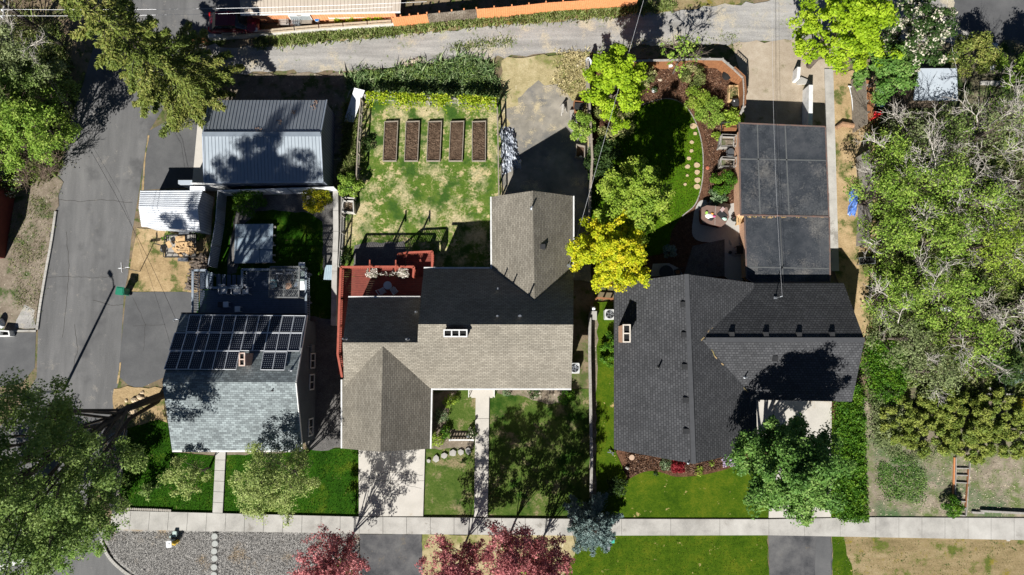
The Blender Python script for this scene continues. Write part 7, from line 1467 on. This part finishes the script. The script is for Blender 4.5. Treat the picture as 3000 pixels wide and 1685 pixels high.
# ground cover and climbers on the right
def patch(name, label, pts, n, h, mat, ls=.12, lump=.6, kind='stuff', cat='ground cover', k=None):
    P = inpoly(pts, n); P[:, :2] += rng.normal(size=(n, 2))*.28; kk = inpoly(pts, k or max(6, n//90)); d = np.sqrt(((P[:, None, :2]-kk[None, :, :2])**2).sum(2)); j = d.argmin(1); d = d.min(1); P[:, 2] = h*np.clip(1-(d/lump)**2*.7, .12, 1)*rng.uniform(.35, 1.05, n); q = rng.random(len(kk))
    o = bpy.data.objects.new(name, quads(name, P, ls, mat, .55, .8, None, .5*q[j]+.5*rng.random(n))); COL.objects.link(o); return tag(o, label, cat, kind=kind)
patch('ivy_cover', 'bright green climbing cover beside the charcoal roof end', Ds([(2155, 900), (2180, 850), (2260, 870), (2265, 1000), (2200, 1010), (2175, 960)]), 6500, 1.2, L_hedge, .14)
patch('grey_cover', 'dusty grey green cover between hedge and junipers', Ds([(2185, 985), (2240, 980), (2260, 1040), (2230, 1120), (2190, 1110)]), 4200, .8, L_elm2, .13)
patch('mat_cover', 'dark green ground cover mat in the weedy lot', Ds([(2205, 1160), (2270, 1140), (2330, 1190), (2320, 1260), (2240, 1262), (2205, 1230)]), 7000, .22, L_maple, .1, .5)
patch('mat_cover', 'yellowish weeds along the top of the weedy lot', Ds([(2195, 1080), (2240, 1050), (2300, 1110), (2400, 1130), (2300, 1160), (2210, 1140)]), 4500, .3, L_elm2, .1, .5)
for i, (x, y, r_, h_, n_, lb) in enumerate(((2270, 1060, 1.9, 1.5, 7000, 'spreading juniper nearest the hedge'), (2345, 1085, 2.2, 1.6, 8500, 'spreading juniper above the ladder like steps'), (2430, 1060, 2.2, 1.8, 8500, 'spreading juniper right of the steps top'), (2370, 1025, 1.9, 2.0, 6500, 'shaded juniper at the back of the bank'), (2510, 1045, 2.1, 1.9, 8500, 'tall juniper toward the right edge of the bank'), (2560, 1100, 1.8, 1.5, 6500, 'juniper at the right edge of the frame'), (2460, 1110, 1.8, 1.2, 6500, 'low front juniper between steps and right edge'))):
    C, d, q = dome(r_, h_, n_, 34, tight=.62); o = bpy.data.objects.new('juniper', quads('juniper', C, .19, L_jun, .33, .7, d*.6, q, d+np.array((0, 0, .5)))); COL.objects.link(o); b_ = at(x, y, .8); o.location = (b_[0], b_[1], 0); tag(o, lb, 'shrub', 'junipers on the bank')
shrub('round_shrub', 'small round green shrub at the foot of the garden steps', (T(3, 2, 1350, 915).x, T(3, 2, 1350, 915).y), .72, 1.2, L_hedge, 1900, .11, 12)
# hedge
hp = Ds([(2112, 985), (2160, 965), (2172, 1000), (2180, 1180), (2184, 1312), (2116, 1312), (2114, 1150)], 1.35); n = 30000; P = inpoly(hp, n); P[:, 2] = 1.2+.16*np.sin(P[:, 0]*3.1+P[:, 1]*1.3)*np.sin(P[:, 1]*2.3)+.3*np.abs(np.sin(P[:, 0]*6.3+1.7*np.sin(P[:, 1]*2.1))*np.sin(P[:, 1]*5.7+1.3*np.sin(P[:, 0]*3.3)))+rng.normal(size=n)*.05
k = rng.random(n) < .4; P[k, 2] *= rng.uniform(.05, 1, k.sum()); P += rng.normal(size=(n, 3))*np.array((.10, .1, .03)); c0_ = np.array((P[:, 0].mean(), P[:, 1].mean(), 0))
cells = (np.floor(P[:, 0]*2.2)*7.13+np.floor(P[:, 1]*2.2)*3.7); q = np.abs(np.sin(cells*12.9898)*43758.5453) % 1
o = bpy.data.objects.new('hedge', quads('hedge', P-c0_, .13, L_hedge, .6, .7, None, .4*q+.6*rng.random(n))); COL.objects.link(o); o.location = c0_; tag(o, 'long clipped green hedge right of the concrete drive', 'hedge')
for k in range(12): mb = MB(); y_ = -.47*(hp[0]-hp[5]).length+k*.94*(hp[0]-hp[5]).length/11; mb.tube([(c0_[0], c0_[1]+y_, -.1), (c0_[0]+.1, c0_[1]+y_, .9)], [.05, .02], 5); part('stem', mb, M_barkd, o)
# garden plants
R_ = lambda c, r, x, y: (T(c, r, x, y).x, T(c, r, x, y).y)
shrub('clipped_shrub', 'clipped shrub in front of the cedar fence, square topped', at(1745, 188, .9), .95, 1.7, L_pale, 3600, .1, 16)
shrub('spreading_shrub', 'yellow green shrub below the square topped shrub', at(1752, 248, .7), 1.0, 1.4, L_yg, 3200, .1, 16)
shrub('spreading_shrub', 'grey green shrub at the right of the oval lawn top', at(1788, 282, .7), 1.15, 1.4, L_wood, 4200, .1, 18)
shrub('leafy_shrub', 'bright leafy shrub behind the garden bench at the garage corner', at(1845, 297, .6), .75, 1.2, L_yg, 1500, .15, 10)
shrub('leafy_shrub', 'olive shrub under the right side of the lime tree', at(1622, 188, .7), .85, 1.3, L_pale, 1900, .13, 12)
shrub('round_shrub', 'round clipped dark green shrub beside the garage wall', at(1822, 458, .9), .95, 1.8, L_hedge, 4200, .1, 18)
shrub('hosta', 'pale leaved plant above the hot tub', at(1808, 494, .4), .66, .8, L_hosta, 700, .2, 10, cat='plant')
shrub('small_plant', 'small bright plant left of the grey planters', R_(2, 0, 1535, 1035), .32, .5, L_yg, 260, .14, 6, cat='plant')
shrub('round_shrub', 'round blue green shrub in the shade below the oval lawn', at(1685, 633, .6), .5, 1.2, L_spr, 900, .11, 10)
shrub('round_shrub', 'dull green shrub in the shade behind the blue spruce', at(1553, 1225, .6), .7, 1.2, L_dk, 1400, .12, 10)
shrub('bright_shrub', 'bright green shrub along the charcoal house wall', at(1532, 880, .6), .7, 1.2, L_hedge, 3000, .12, 14, ry=2.0)
shrub('yellow_shrub', 'yellow flowering shrub in the corner of the fenced yard', at(795, 497, .7), 1.1, 1.5, L_yb, 3800, .12, 16)
shrub('evergreen_shrub', 'dark evergreen shrub at the white panel fence', at(625, 505, .8), 1.15, 1.7, L_hedge, 3600, .12, 14)
shrub('leafy_bush', 'light green bush where the garden fence meets the block wall', at(880, 465, .8), .95, 1.7, L_wood, 2300, .14, 14)
shrub('small_plant', 'dark plant at the corner of the lawn beside the red deck', R_(1, 1, 660, 510), .5, .7, L_dk, 500, .13, 8, cat='plant')
shrub('small_plant', 'dark weedy clump beside the first raised bed', R_(1, 0, 850, 1100), .5, .7, L_dk, 500, .13, 8, cat='plant')
for x, y, r_, h_, mt, n_, lb in ((1145, 1005, .3, .5, L_wood, 300, 'small fern like plant at the porch step'), (1098, 1105, .55, .8, L_yg, 800, 'yellow green clump at the corner of the beige garage'), (1120, 1088, .45, .7, L_hedge, 600, 'mid green clump left of the white picket rail'), (1110, 1045, .5, .8, L_hosta, 500, 'pale leaved plant in the shade of the beige garage'), (1130, 1010, .45, .9, L_yg, 500, 'yellowish plant under the front eave of the beige house'), (1188, 1090, .38, .6, L_wf, 600, 'small white flowering plant at the end of the picket rail'), (1425, 995, .6, .8, L_hedge, 1300, 'bright green clump at the right of the front bed'), (1275, 985, .35, .5, L_hosta, 260, 'spiky pale plant left in the front bed'), (1345, 985, .5, .6, L_wf, 500, 'white flowered clump in the middle of the front bed'),
    (1675, 1167, .42, .6, L_hosta, 500, 'pale green plant beside the red shrub'), (1706, 1172, .48, .9, L_redm, 1500, 'red leaved shrub at the gable foot of the charcoal house'), (1835, 1158, .5, .5, L_lil, 650, 'lilac flowered clump at the right end of the mulch bed'), (1650, 1190, .16, .25, L_dk, 90, 'tiny dark plant in the mulch bed'), (1760, 1185, .35, .3, L_yg, 160, 'small yellowish plant in the mulch bed'), (1790, 1165, .18, .25, L_wood, 90, 'tiny green plant in the mulch bed under the gable'), (425, 600, .5, .5, L_hedge, 450, 'green weeds at the left end of the trailer'), (500, 590, .45, .6, L_hedge, 450, 'green weeds between trailer and shed corner'), (470, 575, .4, .4, L_hedge, 350, 'green weeds under the white shed eave'), (540, 315, .7, 1.2, L_wood, 800, 'low green bush at the corner of the metal garage'), (465, 300, .8, 1.2, L_con, 900, 'low dull bush under the conifer')):
    b_ = D(x, y, h_*.5); shrub('small_plant', lb, (b_.x, b_.y), r_, h_, mt, n_, .11, 8, cat='plant')
# plants at the orange wall
for x, lb in ((620, 'sunlit low plants at the left of the cold frame'), (720, 'sunlit low plants in the middle of the cold frame'), (850, 'sunlit low plants at the right of the cold frame'), (930, 'sunlit low plants near the orange fence corner')): b_ = R_(1, 0, x, 150); shrub('bed_plant', lb, b_, .42, .5, L_lime, 420, .12, 6, ry=.6, cat='plant')
# vine on the trellis
n = 4000; s = np.sort(rng.random(n)); P = np.zeros((n, 3)); kk = rng.random(40); 
for i in range(n):
    u = kk[rng.integers(40)]+rng.normal()*.018; u = min(.995, max(.02, u)); p = along(P1, u); P[i] = (p.x, p.y-abs(rng.normal())*.42+.22, p.z+rng.normal()*.14+.08)
P[:, 2] -= np.clip(P1[0].y-P[:, 1]-.6, 0, 1)*.0; c0_ = np.array((P[:, 0].mean(), P[:, 1].mean(), 0)); o = bpy.data.objects.new('vine', quads('vine', P-c0_, .15, L_vine, .8, .8)); COL.objects.link(o); o.location = c0_; tag(o, 'bright yellow green vines trained along the garden trellis', 'vine')
# ---------------------------------------------------------------- grasses
wp_ = Ds([(872, 185), (1000, 172), (1190, 150), (1240, 160), (1262, 245), (1100, 240), (920, 232), (880, 235)])
nw = 4200; P = inpoly(wp_, 90); P = P[rng.integers(0, 90, nw)]; P[:, :2] += rng.normal(size=(nw, 2))*np.array((.3, .22)); P[:, 2] = .1
o = bpy.data.objects.new('tall_weeds', blades('tall_weeds', P, .26*rng.uniform(.4, 1.6, nw), L_weedd, .04, (.2, .2), .8)); COL.objects.link(o); tag(o, 'tall green weeds on the bank above the raised beds', 'weeds', kind='stuff')
patch('bank_weeds', 'leafy weeds on the bank below the alley', Ds([(900, 175), (1180, 152), (1255, 235), (1000, 232)]), 3600, .45, L_elm, .13, .55)
grass('tall_grass', Ds([(868, 262), (905, 258), (900, 460), (862, 460)]), 4200, .6, L_weed, 'tall pale grass strip between garage and garden fence', 'grass', .03, (.1, -.1), .5)
grass('verge_grass', Ds([(640, 118), (1000, 86), (1250, 60), (1530, 42), (1700, 20), (1700, 8), (1580, 18), (1250, 52), (1000, 70), (640, 104)]), 7000, .3, L_weed, 'weedy grass along the foot of the orange fence', 'grass', .035, (.1, .3), .6, clump=420)
grass('dry_tall_grass', Ds([(1400, 135), (1482, 130), (1482, 300), (1440, 240), (1390, 215)]), 2200, .2, L_dry, 'dry tall grass at the corner of the yard fence', 'grass', .03, (.1, .1), .6, clump=220)
grass('weed_tufts', Ds([(1120, 120), (1290, 96), (1290, 108), (1120, 128)]), 1200, .14, L_weed, 'low weed tufts in the middle of the alley', 'weeds', .03, clump=60)
grass('weed_tufts', Ds([(1500, 118), (1850, 80), (1860, 116), (1500, 135)]), 800, .14, L_weed, 'low weed tufts along the lower alley edge', 'weeds', .03, clump=60)
grass('weed_tufts', Ts(0, 1, [(60, 100), (420, 0), (330, 700), (260, 1000), (100, 800)]), 2600, .12, L_weed, 'scattered weeds on the dirt verge of the street', 'weeds', .018, clump=150)
grass('weed_tufts', Ts(3, 2, [(480, 1150), (1931, 1170), (1931, 1500), (480, 1500)]), 1500, .11, L_weed, 'scattered green tufts in the dry park strip', 'weeds', .02, clump=70)
grass('weed_tufts', Ds([(2300, 1140), (2640, 1130), (2640, 1295), (2300, 1290)]), 2600, .11, L_weed, 'scattered weeds in the right hand lot', 'weeds', .02, clump=150)
grass('woods_undergrowth', Ds([(2190, 290), (2640, 290), (2640, 1000), (2190, 1000)]), 26000, .45, L_weed, 'rough undergrowth below the right hand trees', 'undergrowth', .045, (0, 0), .6, clump=1500)
grass('left_undergrowth', Ds([(-60, 0), (140, 60), (190, 210), (150, 430), (60, 470), (-60, 470)]), 12000, .5, L_weed, 'rough undergrowth below the trees on the left', 'undergrowth', .045, (0, 0), .6, clump=800)
grass('lawn_tufts', OV[:-1], 14000, .07, L_lawny, 'short grass of the oval lawn', 'grass', .02, z=LVp*.004+.004)
grass('lawn_tufts', Ds([(570, 1150), (905, 1130), (905, 1297), (563, 1290)]), 9000, .07, L_lawn, 'short dark grass right of the solar house walk', 'grass', .02)
grass('lawn_tufts', Ts(0, 2, [(965, 350), (1180, 280), (1265, 310), (1300, 520), (1630, 560), (1615, 965), (1300, 960), (955, 925), (920, 880), (930, 600)]), 9000, .07, L_lawn, 'short dark grass of the corner lawn', 'grass', .02)
grass('lawn_tufts', Ds([(1560, 1215), (1640, 1190), (1720, 1205), (1850, 1175), (1930, 1210), (1930, 1300), (1555, 1300)]), 9000, .07, L_lawny, 'short mown grass before the mulch bed', 'grass', .02)
grass('lawn_tufts', Ds([(1470, 1350), (1928, 1348), (1932, 1470), (1400, 1470)]), 9000, .07, L_lawny, 'short mown grass of the park strip', 'grass', .02)
# stones of the gravel strip
def pebbles(name, label, pts, n, r, mat, z=.3):
    P = inpoly(pts, n); P[:, 2] = z
    o = bpy.data.objects.new(name, quads(name, P, r, mat, .8, 1.2)); COL.objects.link(o); return tag(o, label, 'gravel', kind='stuff')
L_peb = lm('pebble', stops((.09, .088, .085), (.24, .23, .22), (.45, .43, .40)), 0); L_chip = lm('pale_chip', stops((.2, .16, .11), (.42, .35, .26), (.62, .55, .43)), 0); L_peb2 = lm('bark_chip', stops((.03, .015, .01), (.10, .05, .03), (.26, .16, .10)), 0)
pebbles('loose_gravel', 'loose grey stones of the park strip', Ds([(262, 1340), (903, 1342), (903, 1480), (400, 1475), (330, 1440), (280, 1390)]), 42000, .052, L_peb, .14)
pebbles('loose_gravel', 'loose stones of the border beside the corner lawn', Ts(0, 2, [(830, 390), (945, 350), (935, 450), (910, 620), (890, 850), (920, 950), (850, 955), (805, 800), (795, 600)]), 3600, .09, L_peb, .14)
pebbles('wood_chips', 'bark chips of the mulched back garden', Ds([(1600, 160), (1720, 152), (1830, 160), (1862, 215), (1858, 310), (1855, 505), (1775, 520), (1785, 400), (1760, 300), (1690, 245), (1600, 275)]), 9000, .09, L_peb2, .145)
pebbles('wood_chips', 'bark chips of the front mulch bed', Ds([(1570, 1135), (1700, 1165), (1860, 1140), (1858, 1165), (1750, 1192), (1640, 1180), (1580, 1200)]), 3000, .09, L_peb2, .145)
pebbles('pale_chips', 'pale chips scattered over the weedy lot', Ds([(2200, 1130), (2620, 1130), (2620, 1295), (2200, 1295)]), 1800, .06, L_chip, .145)
